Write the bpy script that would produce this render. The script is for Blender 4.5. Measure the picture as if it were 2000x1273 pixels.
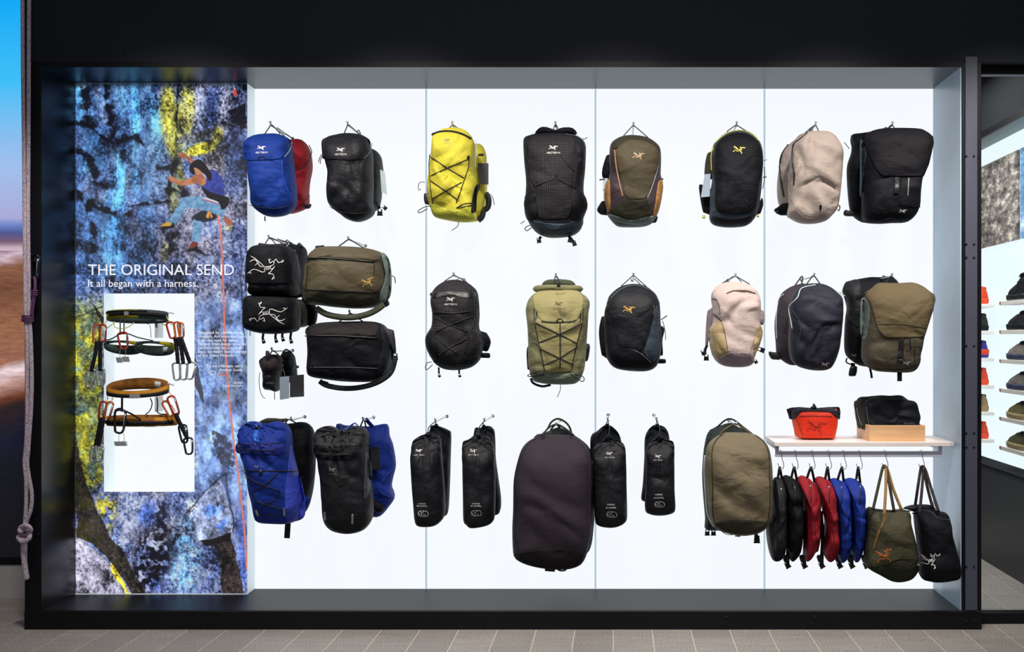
import bpy, bmesh, math, random
import numpy as np
from mathutils import Vector, noise
from mathutils.bvhtree import BVHTree

for o in list(bpy.data.objects):
    bpy.data.objects.remove(o)
SC = bpy.context.scene
COL = SC.collection

# ------------------------------------------------------------------ camera, world, lights, exposure
DIST, FOC, VX, VZ, EYE = 5.2, 2080.0, 1205.0, 661.0, 1.42      # camera distance to the case front, focal length in px
cam_data = bpy.data.cameras.new('camera')
cam_data.sensor_width = 36.0
cam_data.lens = FOC / 2000 * 36.0
cam_data.shift_x = -(VX - 1000) / 2000
cam_data.shift_y = (VZ - 636.5) / 2000
cam_data.clip_end = 60
cam = bpy.data.objects.new('camera', cam_data)
cam.location = (0, -DIST, EYE)
cam.rotation_euler = (math.pi / 2, 0, 0)
COL.objects.link(cam)
SC.camera = cam

w = bpy.data.worlds.new('shop_ambient')
SC.world = w
w.use_nodes = True
w.node_tree.nodes['Background'].inputs[0].default_value = (0.80, 0.86, 1.0, 1)
w.node_tree.nodes['Background'].inputs[1].default_value = 0.10

SC.view_settings.view_transform = 'Standard'
SC.view_settings.look = 'None'
SC.view_settings.gamma = 1
SC.view_settings.use_curve_mapping = False
SC.view_settings.exposure = 0.0


def spot(x, y, z, tx, ty, tz, power, color=(1, .93, .85), size=75, radius=.12):
    l = bpy.data.lights.new('track_spot', 'SPOT')
    l.energy = power
    l.color = color
    l.spot_size = math.radians(size)
    l.spot_blend = .55
    l.shadow_soft_size = radius
    o = bpy.data.objects.new('track_spot', l)
    o.location = (x, y, z)
    o.rotation_euler = (Vector((tx, ty, tz)) - Vector((x, y, z))).to_track_quat('-Z', 'Y').to_euler()
    COL.objects.link(o)


for sx in (-2.2, -1.1, 0.0, 1.1, 2.0):
    spot(sx, -1.2, 3.42, sx * .94, 0.08, 1.2, 165, size=66)
# the shop's general ceiling lighting, far up and behind the viewer
al = bpy.data.lights.new('shop_ceiling_light', 'AREA')
al.energy = 38
al.shape = 'RECTANGLE'
al.size, al.size_y = 5.0, 1.6
al.color = (1, .95, .9)
ao = bpy.data.objects.new('shop_ceiling_light', al)
ao.location = (-.2, -4.2, 3.6)
ao.rotation_euler = (math.radians(50), 0, 0)
COL.objects.link(ao)
# downlight of the neighbouring shoe room
nl = bpy.data.lights.new('shoe_room_downlight', 'AREA')
nl.energy = 88
nl.size = .8
nl.color = (1, .97, .92)
no = bpy.data.objects.new('shoe_room_downlight', nl)
no.location = (1.75, 1.3, 3.25)
no.rotation_euler = (0, math.radians(18), 0)
COL.objects.link(no)


# ------------------------------------------------------------------ helpers: pixels, materials, meshes
def at(px, py, Y):
    s = FOC / (DIST + Y)
    return Vector(((px - VX) / s, Y, EYE + (VZ - py) / s))


def lin(c):
    out = []
    for v in c[:3]:
        v = v / 255.0
        out.append(v / 12.92 if v <= .04045 else ((v + .055) / 1.055) ** 2.4)
    return tuple(out)


MATS = {}


class NT:
    def __init__(s, name):
        s.m = bpy.data.materials.new(name)
        s.m.use_nodes = True
        s.t = s.m.node_tree
        s.b = s.t.nodes['Principled BSDF']
        s.out = s.t.nodes['Material Output']

    def n(s, kind, **kw):
        nd = s.t.nodes.new('ShaderNode' + kind)
        for k, v in kw.items():
            if k in ('operation', 'blend_type', 'data_type', 'wave_type', 'attribute_name', 'feature', 'bands_direction', 'noise_dimensions', 'distance'):
                setattr(nd, k, v)
            else:
                nd.inputs[k].default_value = v
        return nd

    def l(s, a, ao, b, bi):
        s.t.links.new(a.outputs[ao], b.inputs[bi])


def plain(name, col, rough=.5, metal=0.0, spec=.5, emit=None, estr=0.0, coat=0.0, vary=.06, vscale=30, bump=0.0, bscale=200, stint=None):
    """procedural material: base colour with slight noise variation, optional bump"""
    if name in MATS:
        return MATS[name]
    k = NT(name)
    c = lin(col)
    b = k.b
    b.inputs['Roughness'].default_value = rough
    b.inputs['Metallic'].default_value = metal
    b.inputs['Specular IOR Level'].default_value = spec
    b.inputs['Coat Weight'].default_value = coat
    if stint:
        b.inputs['Specular Tint'].default_value = stint + (1,)
    tc = k.n('TexCoord')
    nz = k.n('TexNoise', Scale=vscale, Detail=3.0)
    k.l(tc, 'Object', nz, 'Vector')
    mx = k.n('Mix', data_type='RGBA')
    mx.inputs[6].default_value = tuple(min(1, v * (1 - vary)) for v in c) + (1,)
    mx.inputs[7].default_value = tuple(min(1, v * (1 + vary)) for v in c) + (1,)
    k.l(nz, 'Fac', mx, 0)
    k.t.links.new(mx.outputs[2], b.inputs['Base Color'])
    if bump:
        n2 = k.n('TexNoise', Scale=bscale, Detail=2.0)
        k.l(tc, 'Object', n2, 'Vector')
        bp = k.n('Bump', Strength=bump, Distance=.002)
        k.l(n2, 'Fac', bp, 'Height')
        k.l(bp, 'Normal', b, 'Normal')
    if emit:
        b.inputs['Emission Color'].default_value = lin(emit) + (1,)
        b.inputs['Emission Strength'].default_value = estr
    MATS[name] = k.m
    return k.m


def fabric(name, col, rough=.72, grid=None, gcol=None, crease=.62, weave=.25, sheen=0.0, spec=.15, vary=.10):
    """woven cloth: colour grain, weave bump and soft creases; grid = ripstop pitch in metres"""
    if name in MATS:
        return MATS[name]
    k = NT(name)
    c = lin(col)
    b = k.b
    b.inputs['Roughness'].default_value = rough
    b.inputs['Specular IOR Level'].default_value = spec
    b.inputs['Sheen Weight'].default_value = sheen
    b.inputs['Sheen Roughness'].default_value = .5
    tc = k.n('TexCoord')
    nz = k.n('TexNoise', Scale=14.0, Detail=4.0)
    k.l(tc, 'Object', nz, 'Vector')
    mx = k.n('Mix', data_type='RGBA')
    mx.inputs[6].default_value = tuple(v * (1 - vary) for v in c) + (1,)
    mx.inputs[7].default_value = tuple(min(1, v * (1 + vary)) for v in c) + (1,)
    k.l(nz, 'Fac', mx, 0)
    colout = (mx, 2)
    # creases: stretched noise
    mp = k.n('Mapping')
    mp.inputs['Scale'].default_value = (6, 6, 9.5)
    hsh = sum(ord(q) * (i + 3) for i, q in enumerate(name)) % 97 / 97.0
    mp.inputs['Rotation'].default_value = (0.3, .2 + 1.1 * hsh, .35)
    k.l(tc, 'Object', mp, 'Vector')
    cr = k.n('TexNoise', Scale=1.0, Detail=3.0, Roughness=.5, Distortion=.45)
    k.l(mp, 'Vector', cr, 'Vector')
    wv = k.n('TexNoise', Scale=520.0, Detail=1.0)
    k.l(tc, 'Object', wv, 'Vector')
    b1 = k.n('Bump', Strength=crease, Distance=.04)
    k.l(cr, 'Fac', b1, 'Height')
    b2 = k.n('Bump', Strength=weave, Distance=.001)
    k.l(wv, 'Fac', b2, 'Height')
    k.l(b1, 'Normal', b2, 'Normal')
    k.l(b2, 'Normal', b, 'Normal')
    if grid:
        sp = k.n('SeparateXYZ')
        k.l(tc, 'Object', sp, 'Vector')
        fac = None
        for ax in ('X', 'Z'):
            m1 = k.n('Math', operation='MULTIPLY')
            m1.inputs[1].default_value = 1.0 / grid
            k.l(sp, ax, m1, 0)
            m2 = k.n('Math', operation='FRACT')
            k.l(m1, 0, m2, 0)
            m3 = k.n('Math', operation='LESS_THAN')
            m3.inputs[1].default_value = .15
            k.l(m2, 0, m3, 0)
            if fac is None:
                fac = m3
            else:
                m4 = k.n('Math', operation='MAXIMUM')
                k.l(fac, 0, m4, 0)
                k.l(m3, 0, m4, 1)
                fac = m4
        g = k.n('Mix', data_type='RGBA')
        k.l(fac, 0, g, 0)
        k.t.links.new(mx.outputs[2], g.inputs[6])
        g.inputs[7].default_value = lin(gcol) + (1,)
        colout = (g, 2)
    k.t.links.new(colout[0].outputs[colout[1]], b.inputs['Base Color'])
    MATS[name] = k.m
    return k.m


def emitter(name, col, strength):
    if name in MATS:
        return MATS[name]
    k = NT(name)
    k.b.inputs['Base Color'].default_value = (.04, .04, .04, 1)
    k.b.inputs['Roughness'].default_value = .5
    k.b.inputs['Specular IOR Level'].default_value = .2
    tc = k.n('TexCoord')
    nz = k.n('TexNoise', Scale=2.0, Detail=1.0)
    k.l(tc, 'Object', nz, 'Vector')
    mx = k.n('Mix', data_type='RGBA')
    c = lin(col)
    mx.inputs[6].default_value = tuple(v * .985 for v in c) + (1,)
    mx.inputs[7].default_value = c + (1,)
    k.l(nz, 'Fac', mx, 0)
    k.t.links.new(mx.outputs[2], k.b.inputs['Emission Color'])
    k.b.inputs['Emission Strength'].default_value = strength
    MATS[name] = k.m
    return k.m


def mesh_obj(name, V, F, mat, loc=(0, 0, 0), parent=None, smooth=True):
    me = bpy.data.meshes.new(name)
    lx, ly, lz = loc
    me.from_pydata([(v[0] - lx, v[1] - ly, v[2] - lz) for v in V], [], F)
    if smooth:
        me.polygons.foreach_set('use_smooth', [True] * len(me.polygons))
    me.materials.append(mat)
    me.update()
    o = bpy.data.objects.new(name, me)
    COL.objects.link(o)
    if parent:
        o.parent = parent
    return o


def tag(o, label, cat, group=None, kind=None):
    o['label'] = label
    if cat:
        o['category'] = cat
    if group:
        o['group'] = group
    if kind:
        o['kind'] = kind
    return o


class Thing:
    def __init__(s, name, label, cat, loc, group=None, kind=None):
        s.loc = Vector(loc)
        s.o = bpy.data.objects.new(name, None)
        s.o.empty_display_size = .05
        s.o.location = s.loc
        COL.objects.link(s.o)
        if cat:
            tag(s.o, label, cat, group, kind)
        elif kind:
            s.o['kind'] = kind
            s.o['label'] = label

    def part(s, name, VF, mat, parent=None, smooth=True, label=None):
        o = mesh_obj(name, VF[0], VF[1], mat, s.loc, parent or s.o, smooth)
        if label:
            o['label'] = label
        return o


def single(name, label, cat, VF, mat, loc=None, group=None, smooth=True, kind=None):
    V = VF[0]
    if loc is None:
        n = len(V)
        loc = (sum(v[0] for v in V) / n, sum(v[1] for v in V) / n, min(v[2] for v in V))
    o = mesh_obj(name, V, VF[1], mat, loc, None, smooth)
    o.location = loc
    return tag(o, label, cat, group, kind)


def join(*vfs):
    V, F = [], []
    for v, f in vfs:
        n = len(V)
        V += list(v)
        F += [tuple(i + n for i in q) for q in f]
    return V, F


def box(x0, x1, y0, y1, z0, z1, b=0.0):
    if x0 > x1: x0, x1 = x1, x0
    if y0 > y1: y0, y1 = y1, y0
    if z0 > z1: z0, z1 = z1, z0
    bm = bmesh.new()
    bmesh.ops.create_cube(bm, size=1)
    for v in bm.verts:
        v.co = Vector((x0 + (v.co.x + .5) * (x1 - x0), y0 + (v.co.y + .5) * (y1 - y0), z0 + (v.co.z + .5) * (z1 - z0)))
    if b:
        bmesh.ops.bevel(bm, geom=bm.edges[:], offset=b, segments=1, affect='EDGES', profile=.5)
    bm.verts.ensure_lookup_table()
    V = [v.co.copy() for v in bm.verts]
    F = [tuple(v.index for v in f.verts) for f in bm.faces]
    bm.free()
    return V, F


def tube(pts, r, seg=6, closed=False, flat=1.0):
    pts = [Vector(p) for p in pts]
    n = len(pts)
    rr = r if isinstance(r, (list, tuple)) else [r] * n
    V, F = [], []
    up = None
    for i, p in enumerate(pts):
        a = pts[(i - 1) % n] if (closed or i > 0) else p
        c = pts[(i + 1) % n] if (closed or i < n - 1) else p
        t = (c - a)
        if t.length < 1e-9:
            t = Vector((0, 0, 1))
        t.normalize()
        if up is None:
            up = Vector((0, 1, 0)) if abs(t.y) < .9 else Vector((1, 0, 0))
        u = up - t * up.dot(t)
        if u.length < 1e-5:
            u = t.orthogonal()
        u.normalize()
        up = u
        v = t.cross(u)
        for j in range(seg):
            th = 2 * math.pi * j / seg
            V.append(p + u * (math.cos(th) * rr[i] * flat) + v * (math.sin(th) * rr[i]))
    m = n if closed else n - 1
    for i in range(m):
        for j in range(seg):
            a = i * seg + j
            b = i * seg + (j + 1) % seg
            c = ((i + 1) % n) * seg + (j + 1) % seg
            d = ((i + 1) % n) * seg + j
            F.append((a, b, c, d))
    if not closed:
        F.append(tuple(range(seg))[::-1])
        F.append(tuple((n - 1) * seg + j for j in range(seg)))
    return V, F


def ball(c, r, seg=8, rings=6, sq=(1, 1, 1)):
    V, F = [], []
    c = Vector(c)
    V.append(c + Vector((0, 0, r * sq[2])))
    for i in range(1, rings):
        ph = math.pi * i / rings
        for j in range(seg):
            th = 2 * math.pi * j / seg
            V.append(c + Vector((r * sq[0] * math.sin(ph) * math.cos(th), r * sq[1] * math.sin(ph) * math.sin(th), r * sq[2] * math.cos(ph))))
    V.append(c - Vector((0, 0, r * sq[2])))
    for j in range(seg):
        F.append((0, 1 + j, 1 + (j + 1) % seg))
    for i in range(rings - 2):
        for j in range(seg):
            a = 1 + i * seg + j
            b = 1 + i * seg + (j + 1) % seg
            F.append((a, a + seg, b + seg, b))
    e = len(V) - 1
    o = 1 + (rings - 2) * seg
    for j in range(seg):
        F.append((e, o + (j + 1) % seg, o + j))
    return V, F


def catmull(P, closed=True, per=8):
    n = len(P)
    out = []
    rng = range(n) if closed else range(n - 1)
    g = (lambda i: P[i % n]) if closed else (lambda i: P[max(0, min(n - 1, i))])
    for i in rng:
        p0, p1, p2, p3 = g(i - 1), g(i), g(i + 1), g(i + 2)
        for k in range(per):
            t = k / per
            out.append(tuple(.5 * ((2 * p1[d]) + (-p0[d] + p2[d]) * t + (2 * p0[d] - 5 * p1[d] + 4 * p2[d] - p3[d]) * t * t + (-p0[d] + 3 * p1[d] - 3 * p2[d] + p3[d]) * t ** 3) for d in range(len(p1))))
    if not closed:
        out.append(tuple(P[-1]))
    return out


def resample(P, N, closed=True):
    A = np.array(P, float)
    if closed:
        A = np.vstack([A, A[:1]])
    d = np.sqrt(((A[1:] - A[:-1]) ** 2).sum(1))
    s = np.concatenate([[0], np.cumsum(d)])
    t = np.linspace(0, s[-1], N, endpoint=not closed)
    return [tuple(np.interp(t, s, A[:, k])[i] for k in range(A.shape[1])) for i in range(len(t))]


def area_centroid(P):
    a = cx = cy = 0
    for i in range(len(P)):
        x0, y0 = P[i][:2]
        x1, y1 = P[(i + 1) % len(P)][:2]
        k = x0 * y1 - x1 * y0
        a += k
        cx += (x0 + x1) * k
        cy += (y0 + y1) * k
    return (cx / (3 * a), cy / (3 * a)) if abs(a) > 1e-9 else (sum(p[0] for p in P) / len(P), sum(p[1] for p in P) / len(P))


TEXTS = {}


def text_mesh(s):
    """flat letter shapes, centred, height of capitals about 1"""
    if s in TEXTS:
        return TEXTS[s]
    cu = bpy.data.curves.new('lettering', 'FONT')
    cu.body = s
    cu.align_x = 'LEFT'
    cu.resolution_u = 3
    ob = bpy.data.objects.new('lettering', cu)
    COL.objects.link(ob)
    dg = bpy.context.evaluated_depsgraph_get()
    me = ob.evaluated_get(dg).to_mesh()
    V = [(v.co.x, v.co.y) for v in me.vertices]
    F = [tuple(p.vertices) for p in me.polygons]
    ob.evaluated_get(dg).to_mesh_clear()
    bpy.data.objects.remove(ob)
    bpy.data.curves.remove(cu)
    x0, x1 = min(v[0] for v in V), max(v[0] for v in V)
    TEXTS[s] = ([((v[0] - x0), v[1]) for v in V], F, x1 - x0)
    return TEXTS[s]


# crops the outlines were read in: x0, y0, scale
CR = dict(A1=(440, 220, .18063), A2=(800, 220, .21214), A3=(1150, 220, .18858), A4=(1490, 220, .18063),
          B1=(440, 450, .26706), B2=(800, 520, .21214), B3=(1150, 520, .18), B4=(1490, 520, .18858),
          C1=(440, 800, .2042), C2=(780, 800, .18852), C3=(980, 800, .25918), C4=(1350, 800, .21201),
          C5=(1480, 760, .21), C6=(1480, 880, .21212), D2=(1490, 900, .18851), D3=(440, 640, .1178),
          H1=(150, 570, .14925), H2=(150, 720, .14925), G1=(1520, 780, .07069), G2=(1660, 760, .08639), PX=(0, 0, 1.0))
# ------------------------------------------------------------------ soft bags
# the bird-skeleton emblem as strokes in a unit box, (0,0) upper left
BIRD = [[(0.02, 0.02), (.16, .13), (.30, .30), (.42, .45)], [(0, .26), (.09, .18), (.18, .19), (.24, .30), (.15, .42)],
        [(.18, .19), (.30, .45), (.46, .46)], [(-.02, .68), (.10, .56), (.20, .58), (.36, .68), (.44, .66), (.42, .50)],
        [(-.02, .68), (-.06, .74)], [(-.02, .68), (.05, .73)], [(.42, .46), (.58, .45), (.69, .38)],
        [(.46, .47), (.43, .62)], [(.51, .46), (.49, .61)], [(.56, .45), (.54, .59)], [(.61, .44), (.59, .57)],
        [(.69, .38), (.72, .28), (.67, .24), (.59, .32), (.55, .15), (.62, .18)], [(.70, .26), (.76, .14), (.84, .30), (.99, .22)],
        [(.92, .30), (.99, .22), (.94, .18)], [(.69, .52), (.60, .68), (.54, .74), (.68, .76), (.71, .85), (.66, .99)],
        [(.64, .97), (.70, .87), (.73, .95)], [(.62, .57), (.69, .52), (.73, .44)]]
WORD = "ARC'TERYX"


class Bag:
    def __init__(s, name, label, cat, crop, outline, Yc, d, mat, group=None, a=4.5, b=2.2, dome=.35, wr=.005, ws=9.0, seed=0,
                 lean=0.0, belly=0.0, gather=None, N=88, auto=True, sharp=False, part='body', side=1.0, taper=.24, tmin=.5):
        s.crop, s.Yc, s.d = CR[crop], Yc, d
        s.taper, s.tmin = taper, tmin
        s.seed = seed
        P = s.px(outline)
        cx0 = sum(p[0] for p in P) / len(P)
        x0, x1 = min(p[0] for p in P), max(p[0] for p in P)
        z1 = max(p[1] for p in P)
        s.cx = .5 * (x0 + x1)
        if auto:
            h = abs(s.cx - VX) * (d * .34) / DIST
            k = max(.5, (x1 - x0 - 2 * h) / (x1 - x0))
            P = [(s.cx + (p[0] - s.cx) * k, p[1]) for p in P]
        s.base = at(s.cx, z1, Yc)
        s.t = Thing(name, label, cat, s.base, group)
        s.V, s.F = [], []
        VF = s.body_mesh(P, a + 1.2, b, dome * .8, wr, ws * .8, lean, belly, gather, N, sharp)
        s.main = s.t.part(part, VF, mat)
        s.grow(VF)

    def px(s, pts):
        x, y, k = s.crop
        return [(x + p[0] * k, y + p[1] * k) for p in pts]

    def grow(s, VF):
        n = len(s.V)
        s.V += list(VF[0])
        s.F += [tuple(i + n for i in q) for q in VF[1]]
        s.bvh = None

    def body_mesh(s, P, a, b, dome, wr, ws, lean, belly, gather, N, sharp):
        Pp = resample(P if sharp else catmull(P), N)
        W = [at(p[0], p[1], s.Yc) for p in Pp]
        c2 = area_centroid([(v.x, v.z) for v in W])
        zc, zt, zb = c2[1], max(v.z for v in W), min(v.z for v in W)
        hh = max(.01, zt - zb)
        fs = [1, .993, .98, .96, .935, .90, .86, .81, .75, .68, .6, .52, .44, .36, .28, .2, .12, .05]
        bs = [.99, .97, .93, .87, .78, .6, .3]
        d2 = s.d / 2
        g = None
        if gather:
            gp = s.px([gather[:2]])[0]
            gw = at(gp[0], gp[1], s.Yc)
            g = (gw.x, gw.z, gather[2], gather[3], gather[4])
        sd = Vector((s.seed * 7.3, s.seed * 3.1, s.seed * 1.7))

        def front(x, z, sc):
            prof = (1 - dome) * (1 - sc ** a) ** (1 / b) + dome * (1 - sc ** 2)
            y = -d2 * prof * (1 + belly * (zc - z) / hh * 2)
            if s.taper:
                u = min(1, max(0, (zt - z) / (hh * s.taper)))
                y *= s.tmin + (1 - s.tmin) * u * (2 - u)
            m = (1 - sc ** 6) + .12
            q = Vector((x * ws, z * ws * 1.25, 0)) + sd
            warp = noise.noise(q * .6 + Vector((5, 9, 2)))
            q2 = q + Vector((warp * 1.5, -warp * 1.0, 0))
            f = noise.noise(q2) + .5 * noise.noise(q2 * 2.1) + .8 * (.5 - abs(noise.noise(q2 * .9 + Vector((3, 1, 4)))) * 1.8)
            fold = (1 - min(1, abs(noise.noise(q2 * .7 + Vector((8, 2, 6)))) * 5)) ** 2
            y += wr * (1.6 * f + 1.1 * fold) * m
            if g:
                dx, dz = x - g[0], z - g[1]
                rr = math.hypot(dx, dz)
                th = math.atan2(dx, -dz)
                fall = max(0, 1 - rr / g[4])
                y += g[3] * math.sin(th * g[2] + 1.3 * noise.noise(Vector((x * 8, z * 8, 2)) + sd)) * fall ** .7
            return y
        V, F = [], []
        rings = []
        for sc in fs:
            ring = []
            for v in W:
                x, z = c2[0] + (v.x - c2[0]) * sc, c2[1] + (v.z - c2[1]) * sc
                ring.append(len(V))
                V.append(Vector((x, s.Yc + front(x, z, sc) + lean * (z - zc), z)))
            rings.append(ring)
        cf = len(V)
        V.append(Vector((c2[0], s.Yc + front(c2[0], c2[1], 0.0), c2[1])))
        for i in range(len(rings) - 1):
            A, B = rings[i], rings[i + 1]
            for j in range(N):
                k = (j + 1) % N
                F.append((A[j], A[k], B[k], B[j]))
        L = rings[-1]
        for j in range(N):
            F.append((L[j], L[(j + 1) % N], cf))
        prev = rings[0]
        for sc in bs:
            ring = []
            for v in W:
                x, z = c2[0] + (v.x - c2[0]) * sc, c2[1] + (v.z - c2[1]) * sc
                ring.append(len(V))
                y = d2 * (1 - sc ** 9) ** (1 / 2.2)
                V.append(Vector((x, s.Yc + y + lean * (z - zc), z)))
            for j in range(N):
                k = (j + 1) % N
                F.append((prev[k], prev[j], ring[j], ring[k]))
            prev = ring
        cb = len(V)
        V.append(Vector((c2[0], s.Yc + d2, c2[1])))
        for j in range(N):
            F.append((prev[(j + 1) % N], prev[j], cb))
        # consistent outward winding: front face must look to -Y
        v0, v1, v2 = V[F[N * 8][0]], V[F[N * 8][1]], V[F[N * 8][2]]
        if (v1 - v0).cross(v2 - v0).y > 0:
            F = [tuple(reversed(f)) for f in F]
        return V, F

    def hit(s, x, y, lift=0.0):
        """point on the bag's visible surface behind picture point (x, y) of the full frame"""
        if s.bvh is None:
            s.bvh = BVHTree.FromPolygons(s.V, s.F)
        o = Vector((0, -DIST, EYE))
        dr = (at(x, y, 0) - o).normalized()
        loc, nor, idx, dd = s.bvh.ray_cast(o, dr)
        if loc is None:
            q = at(x, y, s.Yc)
            loc, nor, idx, dd = s.bvh.find_nearest(q)
            loc = Vector((q.x, min(loc.y, s.Yc), q.z))
            return loc + Vector((0, -lift, 0))
        if nor.dot(dr) > 0:
            nor = -nor
        dv = (nor * .45 + Vector((0, -1, 0)) * .55).normalized()
        return loc + dv * lift

    # --- pieces sewn on
    def patch(s, name, poly, mat, lift=.004, puff=.006, curve=True, n=56, parent=None, rings=(1, .985, .95, .88, .76, .6, .42, .22, .06), label=None, solid=True, wr=0.0):
        P = s.px(poly)
        P = resample(catmull(P) if curve else P, n)
        c = area_centroid(P)
        V, F, R = [], [], []
        for i, sc in enumerate(rings):
            ring = []
            for p in P:
                x, y = c[0] + (p[0] - c[0]) * sc, c[1] + (p[1] - c[1]) * sc
                h = -.003 if i == 0 else lift + puff * (1 - sc ** 2.2)
                q = s.hit(x, y, h)
                if wr and i > 0:
                    q = q + Vector((0, -wr * noise.noise(Vector((q.x * 18, q.z * 22, s.seed))), 0))
                ring.append(len(V))
                V.append(q)
            R.append(ring)
        for i in range(len(R) - 1):
            for j in range(n):
                k = (j + 1) % n
                F.append((R[i][j], R[i][k], R[i + 1][k], R[i + 1][j]))
        F.append(tuple(R[-1]))
        v0, v1, v2 = V[F[n * 4][0]], V[F[n * 4][1]], V[F[n * 4][2]]
        if (v1 - v0).cross(v2 - v0).y > 0:
            F = [tuple(reversed(f)) for f in F]
        o = s.t.part(name, (V, F), mat, parent, label=label)
        if solid:
            s.grow((V, F))
        return o

    def cord(s, name, pts, mat, r=.0022, lift=.001, parent=None, closed=False, curve=True, flat=1.0, seg=5):
        P = s.px(pts)
        if curve and len(P) > 2:
            P = catmull(P, closed, 6)
        elif len(P) == 2:
            P = resample(P, 10, False)
        else:
            P = resample(P, 8 * len(P), closed)
        W = [s.hit(p[0], p[1], lift) for p in P]
        n = len(W)
        for _ in range(2):
            W = [q if (not closed and i in (0, n - 1)) else Vector((q.x, min(q.y, .25 * W[i - 1].y + .5 * q.y + .25 * W[(i + 1) % n].y), q.z)) for i, q in enumerate(W)]
        return s.t.part(name, tube(W, r, seg, closed, flat), mat, parent)

    def cords(s, name, lines, mat, r=.0022, lift=.0015, curve=False):
        out = []
        for pts in lines:
            P = s.px(pts)
            P = catmull(P, False, 6) if (curve and len(P) > 2) else resample(P, 6 * len(P), False)
            out.append(tube([s.hit(p[0], p[1], lift) for p in P], r, 5))
        return s.t.part(name, join(*out), mat)

    def free(s, name, pts, mat, r=.0025, Y=None, curve=True, parent=None, closed=False, flat=1.0, seg=6):
        """a cord or webbing in the air; points may carry their own depth"""
        x, y, k = s.crop
        Y = s.Yc if Y is None else Y
        W = [tuple(at(x + p[0] * k, y + p[1] * k, p[2] if len(p) > 2 else Y)) for p in pts]
        if curve and len(W) > 2:
            W = catmull(W, closed, 6)
        return s.t.part(name, tube(W, r, seg, closed, flat), mat, parent)

    def web(s, name, pts, mat, w=.02, Y=None, parent=None, th=.0025):
        return s.free(name, pts, mat, w / 2, Y, parent=parent, flat=max(.08, th / w * 2), seg=8)

    def lump(s, name, pts, mat, Yo=0.0, d=.05, parent=None, n=28, wr=.003):
        """small padded piece behind or beside the body (strap, roll): a pillow with its own outline"""
        P = resample(catmull(s.px(pts)), n)
        lx = sum(p[0] for p in P) / n
        if abs(lx - s.cx) > 22:      # reach in under the body
            P = [(p[0] + (s.cx - lx) * .14, p[1]) if (p[0] - lx) * (s.cx - lx) > 0 else p for p in P]
        W = [at(p[0], p[1], s.Yc + Yo) for p in P]
        c = area_centroid([(v.x, v.z) for v in W])
        V, F, R = [], [], []
        prof = [(.3, -.48), (.7, -.42), (.92, -.25), (1, 0), (.92, .25), (.6, .45)]
        for sc, yy in prof:
            ring = []
            for v in W:
                ring.append(len(V))
                q = Vector((c[0] + (v.x - c[0]) * sc, s.Yc + Yo + yy * d, c[1] + (v.z - c[1]) * sc))
                q.y += wr * noise.noise(Vector((q.x * 40, q.z * 40, s.seed)))
                V.append(q)
            R.append(ring)
        for i in range(len(R) - 1):
            for j in range(n):
                k = (j + 1) % n
                F.append((R[i][j], R[i][k], R[i + 1][k], R[i + 1][j]))
        F.append(tuple(R[0][::-1]))
        F.append(tuple(R[-1]))
        if (V[F[0][1]] - V[F[0][0]]).cross(V[F[0][2]] - V[F[0][0]]).y > 0:
            F = [tuple(reversed(f)) for f in F]
        VF = (V, F)
        return s.t.part(name, VF, mat, parent)

    def card(s, name, quad, mat, Y, th=.0015, parent=None):
        """stiff swing tag: a thin card with four corners"""
        x, y, k = s.crop
        Ys = Y if isinstance(Y, (list, tuple)) else [Y] * 4
        A = [at(x + p[0] * k, y + p[1] * k, Ys[i]) for i, p in enumerate(quad)]
        B = [p + Vector((0, th, 0)) for p in A]
        F = [(0, 1, 2, 3), (7, 6, 5, 4), (0, 4, 5, 1), (1, 5, 6, 2), (2, 6, 7, 3), (3, 7, 4, 0)]
        return s.t.part(name, (A + B, F), mat, parent, smooth=False)

    def buckle(s, name, c, size, mat, Y=None, parent=None, rot=0):
        """side-release buckle: body, two prongs and a bar"""
        x, y, k = s.crop
        p = at(x + c[0] * k, y + c[1] * k, s.Yc if Y is None else Y)
        a = size
        VF = join(box(-a * .42, a * .42, -.006, .006, -a * .5, a * .12, .002), box(-a * .38, -a * .2, -.005, .005, a * .1, a * .5, .0015),
                  box(a * .2, a * .38, -.005, .005, a * .1, a * .5, .0015), box(-a * .5, a * .5, -.004, .004, -a * .62, -a * .46, .0015))
        cr, sr = math.cos(rot), math.sin(rot)
        V = [Vector((v.x * cr - v.z * sr, v.y, v.x * sr + v.z * cr)) + p for v in VF[0]]
        return s.t.part(name, (V, VF[1]), mat, parent, smooth=False)

    def ribbons(s, polys, wpx, lift, taper=True):
        V, F = [], []
        for pl in polys:
            P = resample(pl, max(5, 5 * len(pl) - 4), False)
            n = len(P)
            st = len(V)
            for i, p in enumerate(P):
                a, b = P[max(0, i - 1)], P[min(n - 1, i + 1)]
                dx, dy = b[0] - a[0], b[1] - a[1]
                L = math.hypot(dx, dy) or 1
                ww = wpx * .5 * (.75 + .5 * math.sin(math.pi * i / (n - 1)) if taper else 1)
                nx, ny = -dy / L * ww, dx / L * ww
                V.append(s.hit(p[0] + nx, p[1] + ny, lift))
                V.append(s.hit(p[0] - nx, p[1] - ny, lift))
            for i in range(n - 1):
                q = st + 2 * i
                F.append((q, q + 1, q + 3, q + 2))
        return V, F

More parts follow.
